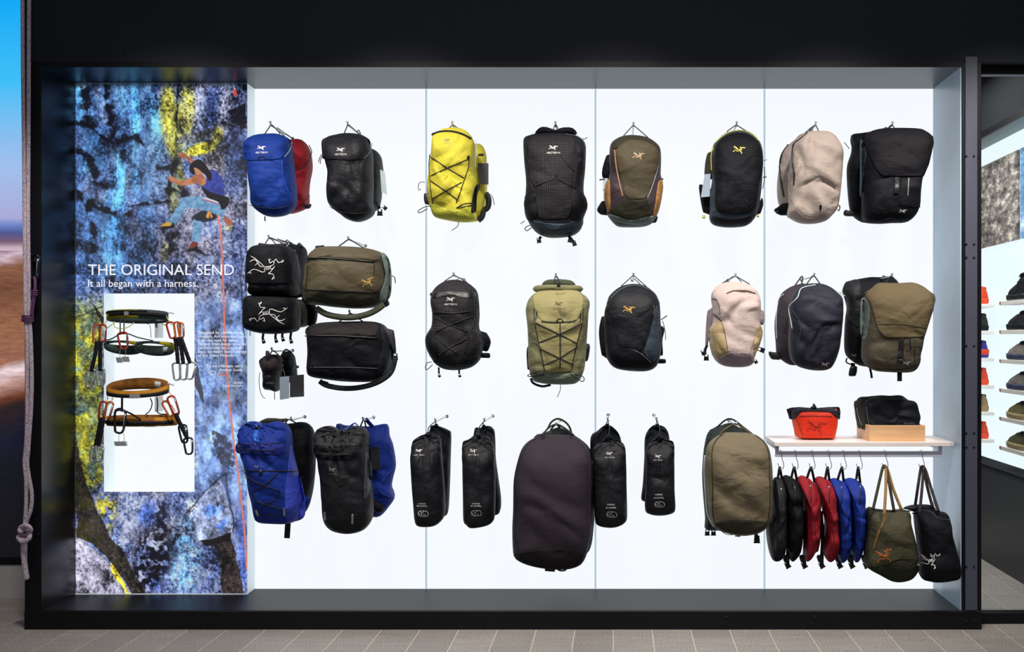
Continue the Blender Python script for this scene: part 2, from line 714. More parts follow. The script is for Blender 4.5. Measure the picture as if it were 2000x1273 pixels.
    def logo(s, c, wd, ht, mat, wpx=1.0, rot=0, flip=False, name='emblem', lift=.0018, bold=False):
        """bird emblem centred on c (crop coordinates), wd x ht crop pixels"""
        x0, y0, k = s.crop
        polys = []
        src = BIRD
        for pl in src:
            q = []
            for u, v in pl:
                u, v = u - .5, v - .5
                if flip:
                    u, v = -u, -v
                X, Z = u * wd, v * ht
                cr, sr = math.cos(rot), math.sin(rot)
                q.append((x0 + (c[0] + X * cr - Z * sr) * k, y0 + (c[1] + X * sr + Z * cr) * k))
            polys.append(q)
        return s.t.part(name, s.ribbons(polys, wpx, lift), mat, s.main)

    def text(s, txt, c, wd, mat, rot=0, name='lettering', lift=.0018, hk=1.0):
        """lettering wd crop pixels wide, centred on c"""
        x0, y0, k = s.crop
        T, F, W = text_mesh(txt)
        sc = wd / W
        cr, sr = math.cos(rot), math.sin(rot)
        V = []
        for u, v in T:
            X, Z = u * sc - wd / 2, -(v - .35) * sc * hk
            V.append(s.hit(x0 + (c[0] + X * cr - Z * sr) * k, y0 + (c[1] + X * sr + Z * cr) * k, lift))
        return s.t.part(name, (V, list(F)), mat, s.main, smooth=False)

    def brand(s, c, wd, mat, rot=0, word=True, wpx=1.1):
        """small emblem over the brand word"""
        s.logo((c[0], c[1] - wd * .26), wd * .62, wd * .36, mat, wpx * .75, rot)
        if word:
            s.text(WORD, (c[0], c[1] + wd * .12), wd, mat, rot)

    def loop(s, base1, tip, base2, mat, r=.0028, Yt=None, name='haul_loop'):
        """hanging loop from the bag's top up over its hook"""
        Yt = s.Yc if Yt is None else Yt
        x, y, k = s.crop
        q = 10 / k * .17
        mid = tip[1] - 2
        return s.free(name, [(base1[0], base1[1] + 12, s.Yc), (base1[0], base1[1], s.Yc), (tip[0] - q, mid + 6, Yt), (tip[0], mid, Yt), (tip[0] + q, mid + 6, Yt), (base2[0], base2[1], s.Yc), (base2[0], base2[1] + 12, s.Yc)], mat, r, curve=False)


def hook(tip, Ytip, label, crop='PX', up=.007):
    """chrome face-out hook: arm from the lit panel with an upturned end and a round plate"""
    x, y, k = CR[crop]
    p = at(x + tip[0] * k, y + tip[1] * k, Ytip)
    t = Thing('display_hook', label, 'hook', (p.x, PANEL_Y, p.z), 'chrome hooks on the lit panels')
    r = .0042
    t.part('arm', tube([(p.x, PANEL_Y, p.z - .004), (p.x, Ytip + .01, p.z - .004), (p.x, Ytip - .012, p.z), (p.x, Ytip - .02, p.z + up)], r, 8), M_HOOK)
    t.part('tip', ball((p.x, Ytip - .02, p.z + up + .003), .0065), M_HOOK)
    t.part('plate', tube([(p.x, PANEL_Y + .001, p.z - .004), (p.x, PANEL_Y - .006, p.z - .004)], .009, 12), M_HOOK)
    return t
# ------------------------------------------------------------------ the setting
PANEL_Y, POSTER_Y = .447, .33
XL0, XL1, XR0, XR1 = -2.8925, -2.815, 1.6775, 1.78
Z_SILL, Z_TOP = .0925, 2.745
X_BOX = (483 - VX) * (DIST + POSTER_Y) / FOC

M_HOOK = plain('satin_hook_steel', (206, 210, 216), .3, .35)
M_CHROME = plain('polished_chrome', (225, 228, 232), .12, 1.0)
M_BLACK = plain('black_steel', (12, 12, 16), .45, 0.0, .25, vary=.15, vscale=4)
M_FASCIA = plain('black_fascia_paint', (29, 33, 43), .6, 0.0, .2, vary=.15, vscale=2)
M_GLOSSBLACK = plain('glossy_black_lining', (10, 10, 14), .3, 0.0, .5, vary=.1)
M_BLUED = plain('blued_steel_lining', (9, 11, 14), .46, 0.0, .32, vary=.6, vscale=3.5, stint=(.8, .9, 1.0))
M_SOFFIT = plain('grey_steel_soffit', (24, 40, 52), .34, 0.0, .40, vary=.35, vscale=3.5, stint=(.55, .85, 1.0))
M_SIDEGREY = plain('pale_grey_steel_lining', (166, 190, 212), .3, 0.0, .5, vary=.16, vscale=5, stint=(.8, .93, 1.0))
M_BOLT = plain('dark_bolt', (34, 34, 40), .35, .6)
M_PANEL = emitter('backlit_acrylic', (246, 250, 254), 1.0)
M_JOINT = emitter('panel_joint_edge', (180, 203, 216), .9)
M_WHITE = plain('translucent_white_acrylic', (222, 230, 233), .35, emit=(200, 218, 226), estr=.42)


def tile_material():
    k = NT('granite_floor_tile')
    tc = k.n('TexCoord')
    oi = k.n('ObjectInfo')
    ad = k.n('VectorMath', operation='ADD')
    k.l(tc, 'Object', ad, 0)
    k.l(oi, 'Location', ad, 1)
    n1 = k.n('TexNoise', Scale=170.0, Detail=4.0, Roughness=.65)
    n2 = k.n('TexNoise', Scale=9.0, Detail=4.0)
    mp = k.n('Mapping')
    mp.inputs['Scale'].default_value = (.5, 3, 1)
    k.l(ad, 'Vector', n1, 'Vector')
    k.l(ad, 'Vector', mp, 'Vector')
    k.l(mp, 'Vector', n2, 'Vector')
    r = k.n('ValToRGB')
    r.color_ramp.elements[0].position, r.color_ramp.elements[1].position = .32, .68
    r.color_ramp.elements[0].color = lin((66, 64, 64)) + (1,)
    r.color_ramp.elements[1].color = lin((196, 190, 184)) + (1,)
    k.l(n1, 'Fac', r, 'Fac')
    mx = k.n('Mix', data_type='RGBA', blend_type='MULTIPLY')
    mx.inputs[0].default_value = 1
    k.t.links.new(r.outputs[0], mx.inputs[6])
    mr = k.n('MapRange')
    mr.inputs['To Min'].default_value, mr.inputs['To Max'].default_value = .72, 1.12
    k.l(n2, 'Fac', mr, 'Value')
    m2 = k.n('MapRange')
    m2.inputs['To Min'].default_value, m2.inputs['To Max'].default_value = .90, 1.08
    k.l(oi, 'Random', m2, 'Value')
    mm = k.n('Math', operation='MULTIPLY')
    k.l(mr, 0, mm, 0)
    k.l(m2, 0, mm, 1)
    cc = k.n('CombineColor')
    for i in range(3):
        k.l(mm, 0, cc, i)
    k.t.links.new(cc.outputs[0], mx.inputs[7])
    k.t.links.new(mx.outputs[2], k.b.inputs['Base Color'])
    k.b.inputs['Roughness'].default_value = .55
    bp = k.n('Bump', Strength=.25, Distance=.001)
    k.l(n1, 'Fac', bp, 'Height')
    k.l(bp, 'Normal', k.b, 'Normal')
    return k.m


M_TILE = tile_material()
M_GROUT = plain('pale_grout', (205, 198, 190), .9)
floor = single('floor', 'grey granite tile floor with pale joints', None, box(-4.6, 3.6, -1.3, 3.3, -.06, -.0015), M_GROUT, (0, 0, 0), smooth=False, kind='structure')
TW, TD = .1886, .271
tv, tf = box(-TW / 2 + .0020, TW / 2 - .0020, -TD / 2 + .0020, TD / 2 - .0020, -.02, 0, .0008)
tile_mesh = bpy.data.meshes.new('floor_tile')
tile_mesh.from_pydata(tv, [], tf)
tile_mesh.materials.append(M_TILE)
for i in range(-22, 13):
    xc = .36 + TW * (i + .5)
    for j in range(-3, 8):
        yc = -.143 + TD * (j + .5)
        if yc > .55 and -4.2 < xc < 1.72:
            continue
        if yc > .05 and XL1 < xc < XR0 - .1:
            continue
        if yc > 0 and xc > 2.45:
            continue
        if xc < -3.5 and yc < -.3 or xc > 2.5:
            continue
        o = bpy.data.objects.new('floor_tile', tile_mesh)
        o.location = (xc, yc, 0)
        o.parent = floor
        COL.objects.link(o)
# joined tiles further out, past what the photograph shows
VFs = []
for i in range(-22, 16):
    for j in (-5, -4):
        VFs.append(box(.36 + TW * i + .0013, .36 + TW * (i + 1) - .0013, -.143 + TD * j + .0013, -.143 + TD * (j + 1) - .0013, -.02, 0))
ot = mesh_obj('outer_tiles', *join(*VFs), M_TILE, parent=floor, smooth=False)
ot['kind'] = 'stuff'

# fascia above the case
fascia = Thing('wall_front', 'black painted fascia wall above the display case', None, (0, 0, 2.77), kind='structure')
fascia.part('fascia_board', box(XL0, 3.6, 0, .06, 2.772, 3.7), M_FASCIA, smooth=False)


def bolt(th, px, py, Y=0.0, r=.0055):
    p = at(px, py, Y)
    V, F = tube([(p.x, Y + .002, p.z), (p.x, Y - .003, p.z), (p.x, Y - .0045, p.z)], [r, r, r * .6], 8)
    return th.part('bolt', (V, F), M_BOLT, smooth=False)


for bx_ in (243, 443, 673, 872, 1072, 1275, 1480, 1680, 1902, 1932):
    bolt(fascia, bx_, 107)

# the steel display case
case = Thing('display_case', 'wide black steel display case framing the glowing white bag wall', 'display case', (0, 0, 0))
case.part('post', box(XL0, XL1, 0, .64, 0, Z_TOP + .027, .002), M_BLACK, smooth=False)
pr = case.part('post', box(XR0 + .006, XR1, 0, .64, 0, Z_TOP + .027, .002), M_BLACK, smooth=False)
case.part('post_cover_plate', box(XR0 + .022, XR1 - .022, -.006, 0, .095, Z_TOP + .05, .001), plain('post_plate_steel', (74, 77, 94), .45, 0, .4), smooth=False)
case.part('header_beam', box(XL1, XR0 + .006, 0, .08, Z_TOP, Z_TOP + .027), M_BLACK, smooth=False)
case.part('base_beam', box(XL0, XR1, -.004, .08, 0, Z_SILL - .002, .002), M_BLACK, smooth=False)
case.part('soffit_panel', box(XL1, XR0, .08, PANEL_Y, Z_TOP, Z_TOP + .02), M_SOFFIT, smooth=False)
case.part('soffit_lip', box(XL1, XR0, .0, .08, Z_TOP - .0005, Z_TOP + .001), M_SOFFIT, smooth=False)
case.part('floor_panel', box(XL1, XR0, .002, PANEL_Y, .05, Z_SILL), M_BLUED, smooth=False)
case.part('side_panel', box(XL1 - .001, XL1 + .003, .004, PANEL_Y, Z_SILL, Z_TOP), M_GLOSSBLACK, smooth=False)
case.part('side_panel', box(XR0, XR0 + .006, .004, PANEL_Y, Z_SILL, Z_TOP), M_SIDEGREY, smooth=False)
case.part('back_board', box(XL1, XR0, PANEL_Y + .03, PANEL_Y + .05, 0, Z_TOP + .02), M_BLACK, smooth=False)
for yy in (305, 477, 503, 675, 845, 873, 1106):
    bolt(case, 1887, yy, -.006)
    bolt(case, 1902, yy, -.006)
for yy in (308, 565, 777):
    bolt(case, 1911, yy, 0, .004)
for xx, yy in ((78, 1213), (1888, 1213), (1902, 1213), (1420, 1204), (1592, 1204), (1000, 1204), (600, 1204), (63, 478), (76, 1043)):
    bolt(case, xx, yy, -.004, .0045)

# four backlit panels
xs = [(503 - VX), (832.5 - VX), (1163 - VX), (1493 - VX), (1823 - VX)]
kx = (DIST + PANEL_Y) / FOC
xs = [X_BOX + .002] + [v * kx for v in xs[1:4]] + [XR0 - .001]
plab = ['backlit white panel beside the climbing poster, leftmost of the four', 'backlit white panel behind the lime pack, second from the poster',
        'backlit white panel behind the gold emblem packs, third from the poster', 'backlit white panel behind the shelf and hanging rail, farthest from the poster']
for i in range(4):
    t = Thing('light_panel', plab[i], 'light panel', ((xs[i] + xs[i + 1]) / 2, PANEL_Y, Z_SILL), 'backlit panels of the bag wall')
    t.part('diffuser', box(xs[i], xs[i + 1], PANEL_Y, PANEL_Y + .012, Z_SILL + .001, Z_TOP - .001), M_PANEL, smooth=False)
    if i < 3:
        t.part('edge_strip', box(xs[i + 1] - .0045, xs[i + 1] + .0045, PANEL_Y - .002, PANEL_Y + .012, Z_SILL, Z_TOP), M_JOINT, smooth=False)

# ------------------------------------------------------------------ poster light box with the harness niche
rng = np.random.default_rng(5)
LAT = rng.random((256, 256))


def vn(x, y, ox=0, oy=0):
    x = x + ox
    y = y + oy
    xi, yi = np.floor(x).astype(int), np.floor(y).astype(int)
    fx, fy = x - xi, y - yi
    fx, fy = fx * fx * (3 - 2 * fx), fy * fy * (3 - 2 * fy)
    g = lambda a, b: LAT[a & 255, b & 255]
    return (g(xi, yi) * (1 - fx) + g(xi + 1, yi) * fx) * (1 - fy) + (g(xi, yi + 1) * (1 - fx) + g(xi + 1, yi + 1) * fx) * fy


def fbm(x, y, o=4, ox=0, oy=0):
    r, a, t = 0, 1, 0
    for k in range(o):
        r = r + a * vn(x * 2 ** k, y * 2 ** k, ox + 17 * k, oy + 31 * k)
        t += a
        a *= .55
    return r / t


def sm(a, b, v):
    t = np.clip((v - a) / (b - a), 0, 1)
    return t * t * (3 - 2 * t)


def inpoly(X, Y, P):
    ins = np.zeros(X.shape, bool)
    n = len(P)
    for i in range(n):
        x0, y0 = P[i]
        x1, y1 = P[(i + 1) % n]
        if y0 == y1:
            continue
        c = ((y0 > Y) != (y1 > Y)) & (X < (x1 - x0) * (Y - y0) / (y1 - y0) + x0)
        ins ^= c
    return ins


def dline(X, Y, P):
    d = np.full(X.shape, 1e9)
    for (x0, y0), (x1, y1) in zip(P[:-1], P[1:]):
        dx, dy = x1 - x0, y1 - y0
        t = np.clip(((X - x0) * dx + (Y - y0) * dy) / (dx * dx + dy * dy), 0, 1)
        d = np.minimum(d, np.hypot(X - x0 - t * dx, Y - y0 - t * dy))
    return d


def paint_poster(X, Y):
    """printed picture: blue-grey lichen-streaked cliff with a climber; returns sRGB 0..255"""
    C = np.zeros(X.shape + (3,))
    wx = X + 9 * (fbm(X / 30, Y / 30, 3, 3, 3) - .5)
    wy = Y + 9 * (fbm(X / 30, Y / 30, 3, 9, 40) - .5)

    def mix(col, m):
        m = np.clip(m, 0, 1)[..., None]
        C[:] = C * (1 - m) + np.array(col, float) * m

    def blob(cx, cy, rx, ry, soft=.5, ang=0):
        c, s_ = math.cos(ang), math.sin(ang)
        u = ((wx - cx) * c + (wy - cy) * s_) / rx
        v = (-(wx - cx) * s_ + (wy - cy) * c) / ry
        return 1 - sm(1 - soft, 1 + soft * .4, np.hypot(u, v))
    def lum():
        return C @ np.array((.3, .5, .2))

    def tint(col, m, gain=1.0):
        """colour the rock while keeping its light and dark texture"""
        m = np.clip(m, 0, 1)[..., None]
        col = np.array(col, float)
        L = (lum() / 118.0 * (1 + .55 * (gain - 1)) * .88)[..., None]
        C[:] = C * (1 - m) + np.clip(col * L, 0, 255) * m

    def ramp(v, stops):
        xs_ = [q[0] for q in stops]
        for ch in range(3):
            C[..., ch] = np.interp(v, xs_, [q[1][ch] for q in stops])
    # rock relief: large forms, blocks, pitted grain
    big = fbm(wx / 70, wy / 95, 4)
    mid_ = fbm(wx / 17, wy / 24, 4, 21, 8)
    ridge = 1 - 2 * np.abs(fbm(wx / 26, wy / 34, 4, 61, 5) - .5)
    fine = fbm(X / 4.0, Y / 4.6, 3, 44, 9)
    pit = vn(X / 1.9, Y / 1.9, 3, 8)
    calm = 1 - .62 * np.clip(sm(372, 392, X) * sm(560, 620, Y) * (1 - sm(1050, 1080, Y)) + .5 * (1 - sm(200, 210, X)) * sm(560, 640, Y), 0, 1)
    calm *= 1 - .35 * (1 - sm(270, 330, X)) * (1 - sm(480, 560, Y))
    v = .545 + .62 * (big - .5) + .6 * (mid_ - .5) + .75 * calm * (fine - .5) + .30 * calm * (pit - .5) - .18 * (ridge - .8)
    v += .04 * sm(330, 400, X) * sm(560, 620, Y) - .04 * (1 - sm(230, 330, X)) * (1 - sm(300, 420, Y))
    ramp(v, [(0.15, (10, 12, 26)), (.32, (36, 48, 90)), (.46, (72, 90, 146)), (.6, (114, 128, 178)), (.78, (164, 178, 216)), (.95, (210, 218, 238))])
    # warm grey and blue patches
    tint((132, 122, 134), .55 * sm(.5, .68, fbm(wx / 60, wy / 80, 3, 7, 70)))
    tint((84, 112, 190), .55 * sm(.5, .64, fbm(wx / 50, wy / 90, 3, 80, 30)))
    # blue and cyan streaks running down the face
    st_ = sm(.36, .6, fbm(wx / 7, wy / 60, 4, 50, 7))
    for cx, cy, rx, ry, al, g in ((262, 225, 20, 80, .95, 1.25), (290, 215, 14, 70, .9, 1.2), (236, 200, 12, 60, .8, 1.0), (232, 350, 17, 85, 1, 1.35), (264, 330, 9, 55, .9, 1.2), (157, 190, 14, 60, .8, 1.1), (225, 450, 20, 100, .9, 1.2),
                                  (205, 440, 14, 60, .8, 1.1), (170, 325, 24, 26, .5, 1.0), (305, 250, 14, 60, .7, 1.1), (185, 300, 30, 60, .4, .9), (210, 520, 14, 50, .6, 1.1)):
        tint((84, 172, 232), al * blob(cx, cy, rx, ry, .8) * (.25 + .9 * st_), g * 1.5)
    tint((58, 118, 190), .62 * (1 - sm(280, 330, X)) * (1 - sm(520, 600, Y)) * (.45 + .6 * sm(.35, .6, fbm(wx / 20, wy / 90, 3, 19, 2))), 1.1)
    tint((48, 80, 168), .9 * blob(408, 210, 20, 46, .7), .95)
    tint((176, 182, 214), .7 * blob(385, 205, 28, 62, .8), 1.25)
    tint((168, 174, 206), .7 * blob(440, 215, 12, 72, .8), 1.3)
    tint((52, 76, 138), .8 * blob(465, 310, 26, 80, .8), .85)
    tint((156, 148, 154), .7 * blob(415, 315, 26, 42, .7), 1.15)
    tint((60, 104, 150), .6 * blob(310, 330, 40, 80, .9), 1.05)
    # lichen
    li = .62 + .45 * sm(.36, .56, fbm(wx / 7, wy / 15, 4, 8, 1))
    for cx, cy, rx, ry, al, g in ((330, 222, 19, 76, 1, 1.2), (366, 205, 15, 62, 1, 1.15), (346, 248, 32, 52, .85, 1.1), (335, 285, 13, 30, .8, 1.0), (346, 318, 15, 40, .75, 1.0), (339, 388, 13, 42, .75, .95), (355, 350, 12, 30, .65, .95), (448, 440, 10, 14, .5, .9), (322, 490, 9, 26, .5, .9)):
        tint((166, 162, 58), al * blob(cx, cy, rx, ry, .7) * li, g)
    tint((206, 196, 34), .97 * blob(392, 291, 38, 13, .5, -.35), 1.3)
    tint((190, 180, 60), .9 * blob(424, 264, 13, 22, .6), 1.25)
    tint((120, 124, 132), .9 * inpoly(wx, wy, [(345, 283), (352, 268), (412, 250), (408, 268), (378, 283)]), .85)
    # right of the niche: pale blue sheet of rock
    m = sm(372, 392, X) * sm(560, 620, Y) * (1 - sm(940, 985, Y))
    tint((116, 148, 210), .9 * m, 1.25)
    mix((186, 202, 234), .45 * m * sm(.5, .72, fbm(wx / 14, wy / 30, 4, 12, 2)))
    mix((62, 70, 112), .5 * m * sm(.54, .7, fbm(wx / 22, wy / 30, 3, 40, 22)))
    mix((62, 62, 78), .9 * inpoly(wx, wy, [(378, 686), (388, 715), (396, 760), (397, 790), (388, 775), (380, 740)]))
    mix((62, 62, 80), .85 * inpoly(wx, wy, [(412, 838), (440, 852), (462, 880), (456, 912), (430, 906), (418, 870)]) * sm(.3, .5, fbm(X / 7, Y / 7, 3, 3, 3)))
    # left of the niche: yellow-green lichen
    lm = (1 - sm(192, 206, X)) * sm(560, 640, Y) * (1 - sm(930, 970, Y))
    tint((132, 146, 84), .9 * lm, 1.0)
    tint((186, 180, 40), lm * .9 * sm(.38, .62, fbm(wx / 15, wy / 19, 4, 60, 12)), 1.15)
    tint((80, 116, 130), .7 * lm * sm(.54, .72, fbm(wx / 14, wy / 16, 4, 20, 72)))
    # foot of the cliff
    fm = sm(955, 985, Y)
    mix((200, 200, 214), .45 * fm * sm(.52, .66, fbm(wx / 8, wy / 14, 4, 5, 93)))
    mix((10, 10, 24), .96 * np.clip(blob(300, 1085, 46, 60) + .8 * blob(316, 1005, 12, 45) + .8 * blob(280, 1130, 30, 40), 0, 1) * sm(.36, .5, fbm(X / 9, Y / 9, 4, 31, 1)))
    tint((56, 86, 168), .9 * blob(288, 1005, 20, 28, .7), 1.1)
    tint((76, 100, 184), .9 * blob(302, 1140, 17, 17, .7), 1.5)
    tint((96, 150, 206), .9 * blob(362, 1085, 34, 95, .8) * (.35 + .9 * sm(.4, .6, fbm(wx / 6, wy / 14, 3, 71, 5))), 1.25)
    tint((62, 88, 176), .7 * blob(474, 1080, 9, 95), 1.1)
    tint((186, 174, 44), .9 * fm * blob(205, 985, 28, 64, .8) * sm(.4, .58, fbm(wx / 8, wy / 9, 3, 2, 77)), 1.3)
    tint((164, 160, 182), .9 * inpoly(wx, wy, [(148, 1055), (190, 1075), (225, 1120), (258, 1161), (148, 1161)]), 1.2)
    tint((206, 180, 40), inpoly(wx, wy, [(216, 1100), (226, 1105), (246, 1150), (256, 1161), (246, 1161), (234, 1140), (214, 1112)]).astype(float), 1.6)
    root = inpoly(wx, wy, [(148, 850), (160, 905), (172, 950), (190, 1000), (215, 1045), (240, 1075), (262, 1120), (284, 1161), (258, 1161), (236, 1125), (205, 1085), (180, 1062), (148, 1050)])
    tint((52, 46, 42), .97 * root, .9)
    tint((126, 124, 36), .9 * root * sm(.55, .68, fbm(wx / 8, wy / 16, 4, 90, 3)))
    tint((58, 46, 44), .97 * inpoly(wx, wy, [(388, 1056), (440, 1046), (452, 1041), (462, 1090), (478, 1161), (436, 1161), (430, 1105), (420, 1070)]), .95)
    mix((18, 16, 20), .85 * inpoly(wx, wy, [(392, 1056), (452, 1040), (455, 1056), (400, 1066)]))
    st = inpoly(wx, wy, [(368, 990), (390, 970), (430, 935), (442, 962), (452, 1006), (454, 1038), (420, 1052), (388, 1056), (376, 1010)])
    tint((158, 172, 214), st.astype(float), 1.25)
    tint((70, 106, 190), .9 * st * sm(.42, .56, fbm(wx / 9, wy / 9, 4, 14, 14)) * (1 - sm(10, 26, dline(X, Y, [(410, 985), (430, 1020)]))), 1.15)
    # overhang shadows and cracks of uneven width
    k = .3379
    wob = fbm(X / 11, Y / 11, 3, 5, 55)
    for P, wd in (([(50, 265), (150, 285), (210, 350), (290, 380), (350, 360), (400, 350), (440, 390)], 5), ([(60, 440), (150, 460), (165, 600), (240, 640)], 6),
                  ([(60, 660), (110, 740), (260, 780), (360, 800)], 6), ([(350, 745), (480, 735), (580, 720)], 3.6), ([(580, 720), (595, 600), (640, 480)], 3.2),
                  ([(120, 760), (150, 900), (150, 1000)], 6), ([(560, 880), (600, 950), (600, 1100)], 6), ([(590, 650), (640, 650), (690, 690)], 5),
                  ([(655, 60), (640, 250), (625, 470)], 1.0), ([(740, 385), (840, 300)], 1.4), ([(910, 270), (960, 285), (1040, 285)], 2.4), ([(700, 1010), (740, 990), (800, 1020)], 3), ([(100, 60), (120, 200), (140, 260)], 9), ([(230, 60), (240, 200), (280, 330)], 7), ([(540, 530), (600, 520), (640, 500)], 5)):
        P = [(130 + a_ * k, 150 + b_ * k) for a_, b_ in P]
        d_ = dline(wx + 10 * (fbm(X / 13, Y / 13, 3, 70, 70) - .5), wy + 10 * (wob - .5), P)
        ww = wd * np.clip(-1.3 + 4.4 * wob, .05, 2.1)
        mix((10, 11, 20), .88 * (1 - sm(ww * .4, ww * 1.15 + .6, d_)))
        mix((14, 16, 30), .35 * (1 - sm(ww, ww * 2.6 + 2, d_)))
    for P in ([(367, 1000), (428, 930), (440, 925)], [(440, 925), (452, 1000), (456, 1040)], [(470, 480), (478, 700)], [(150, 620), (200, 600)]):
        mix((34, 32, 44), .7 * (1 - sm(.6, 2.2, dline(wx, wy, P))))
    mix((20, 18, 30), .95 * inpoly(wx, wy, [(445, 218), (481, 200), (481, 245), (452, 243)]))
    mix((22, 22, 34), .92 * inpoly(wx, wy, [(178, 592), (202, 620), (202, 640), (186, 612)]))
    # pale specks and dark pits
    mix((196, 206, 232), .35 * calm * sm(.62, .8, fine) * sm(.45, .8, pit))
    mix((12, 13, 26), .6 * calm * sm(.60, .76, fbm(X / 3.1, Y / 3.1, 2, 80, 20)) * sm(.40, .6, fbm(X / 24, Y / 30, 2, 33, 77)))
    C[:] = np.clip(C, 0, 255)
    # the climber
    q = .18066

    def poly(col, P, sh=None):
        P = [(300 + a * q, 270 + b * q) for a, b in P]
        PP = catmull(P, True, 4)
        m_ = np.clip(.5 * inpoly(X, Y, PP) + .25 * inpoly(X + .6, Y + .5, PP) + .25 * inpoly(X - .6, Y - .5, PP), 0, 1)
        mix(col, m_)
        if sh:
            mix(sh, .85 * m_ * sm(.38, .62, fbm(X / 7 + Y / 16, Y / 6, 3, 9, 9)))
    poly((34, 40, 54), [(440, 830), (560, 780), (700, 830), (640, 890), (520, 905), (420, 890)])
    poly((120, 168, 206), [(430, 880), (475, 895), (520, 905), (515, 1000), (490, 1125), (450, 1125), (410, 1115), (420, 1000)], (84, 130, 172))
    poly((186, 116, 84), [(260, 180), (300, 150), (340, 165), (380, 205), (440, 235), (400, 268), (360, 225), (310, 215)], (150, 84, 60))
    poly((120, 168, 206), [(530, 632), (380, 632), (300, 655), (260, 730), (215, 810), (170, 880), (230, 930), (320, 800), (350, 748), (520, 772), (640, 810), (720, 840), (775, 800), (780, 735), (690, 680), (600, 648)], (84, 130, 172))
    poly((44, 66, 168), [(620, 335), (680, 360), (740, 440), (770, 600), (740, 625), (640, 592), (575, 620), (530, 540), (560, 470), (595, 390)], (36, 46, 128))
    poly((16, 16, 26), [(510, 510), (570, 555), (640, 588), (760, 625), (820, 650), (800, 735), (740, 770), (700, 690), (600, 650), (560, 600)])
    poly((196, 122, 84), [(165, 420), (205, 412), (250, 445), (330, 456), (420, 415), (500, 380), (545, 415), (568, 480), (535, 510), (470, 482), (400, 503), (300, 508), (230, 482), (180, 462)], (158, 88, 58))
    poly((196, 130, 92), [(430, 330), (470, 320), (522, 370), (500, 390), (460, 388)])
    poly((14, 12, 18), [(390, 300), (430, 250), (490, 230), (540, 258), (585, 320), (625, 380), (628, 440), (600, 462), (565, 405), (525, 368), (470, 325), (436, 322), (452, 380), (425, 392), (392, 352)])
    poly((206, 160, 44), [(75, 948), (150, 905), (180, 912), (185, 945), (120, 955)])
    poly((24, 20, 24), [(80, 955), (185, 945), (205, 905), (225, 930), (215, 972), (120, 978)])
    poly((120, 50, 44), [(380, 1190), (420, 1118), (480, 1130), (470, 1170), (420, 1190)])
    poly((20, 18, 24), [(375, 1195), (420, 1190), (475, 1165), (460, 1212), (390, 1224)])
    poly((206, 210, 222), [(530, 640), (600, 652), (690, 685), (690, 700), (600, 670), (530, 655)])
    poly((190, 60, 70), [(535, 655), (690, 702), (690, 710), (535, 664)])
    poly((226, 160, 60), [(568, 850), (590, 790), (604, 790), (600, 860)])
    poly((226, 140, 70), [(605, 800), (616, 800), (638, 850), (618, 860)])
    poly((170, 90, 70), [(760, 870), (800, 855), (850, 900), (835, 950), (790, 930)])
    # orange rope and the far runner
    rp = [(425.5, 420), (431, 450), (433.5, 500), (436, 560), (439, 640), (441, 690), (446, 760), (455, 850), (467, 940), (478, 1040), (482, 1110)]
    mix((226, 112, 84), .95 * (1 - sm(1.1, 2.3, dline(X, Y, rp))))
    mix((232, 150, 120), .6 * (1 - sm(.3, 1.0, dline(X, Y, rp))) * sm(.4, .6, vn(X / 2, Y / 3)))
    mix((214, 76, 50), (1 - sm(.8, 2.0, dline(X, Y, [(430, 731), (441, 731)]))))
    mix((196, 206, 220), .9 * (1 - sm(.5, 1.3, np.abs(np.hypot((X - 415) / 1.6, Y - 728) - 4))))
    mix((214, 220, 230), .9 * (1 - sm(.6, 1.5, dline(X, Y, [(456, 164), (459, 176)]))))
    mix((220, 60, 40), .95 * inpoly(X, Y, [(455, 176), (461, 174), (463, 186), (457, 188)]))
    # edge shading painted into the print, darker along its top
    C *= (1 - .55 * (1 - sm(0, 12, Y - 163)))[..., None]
    return np.clip(C, 0, 255)


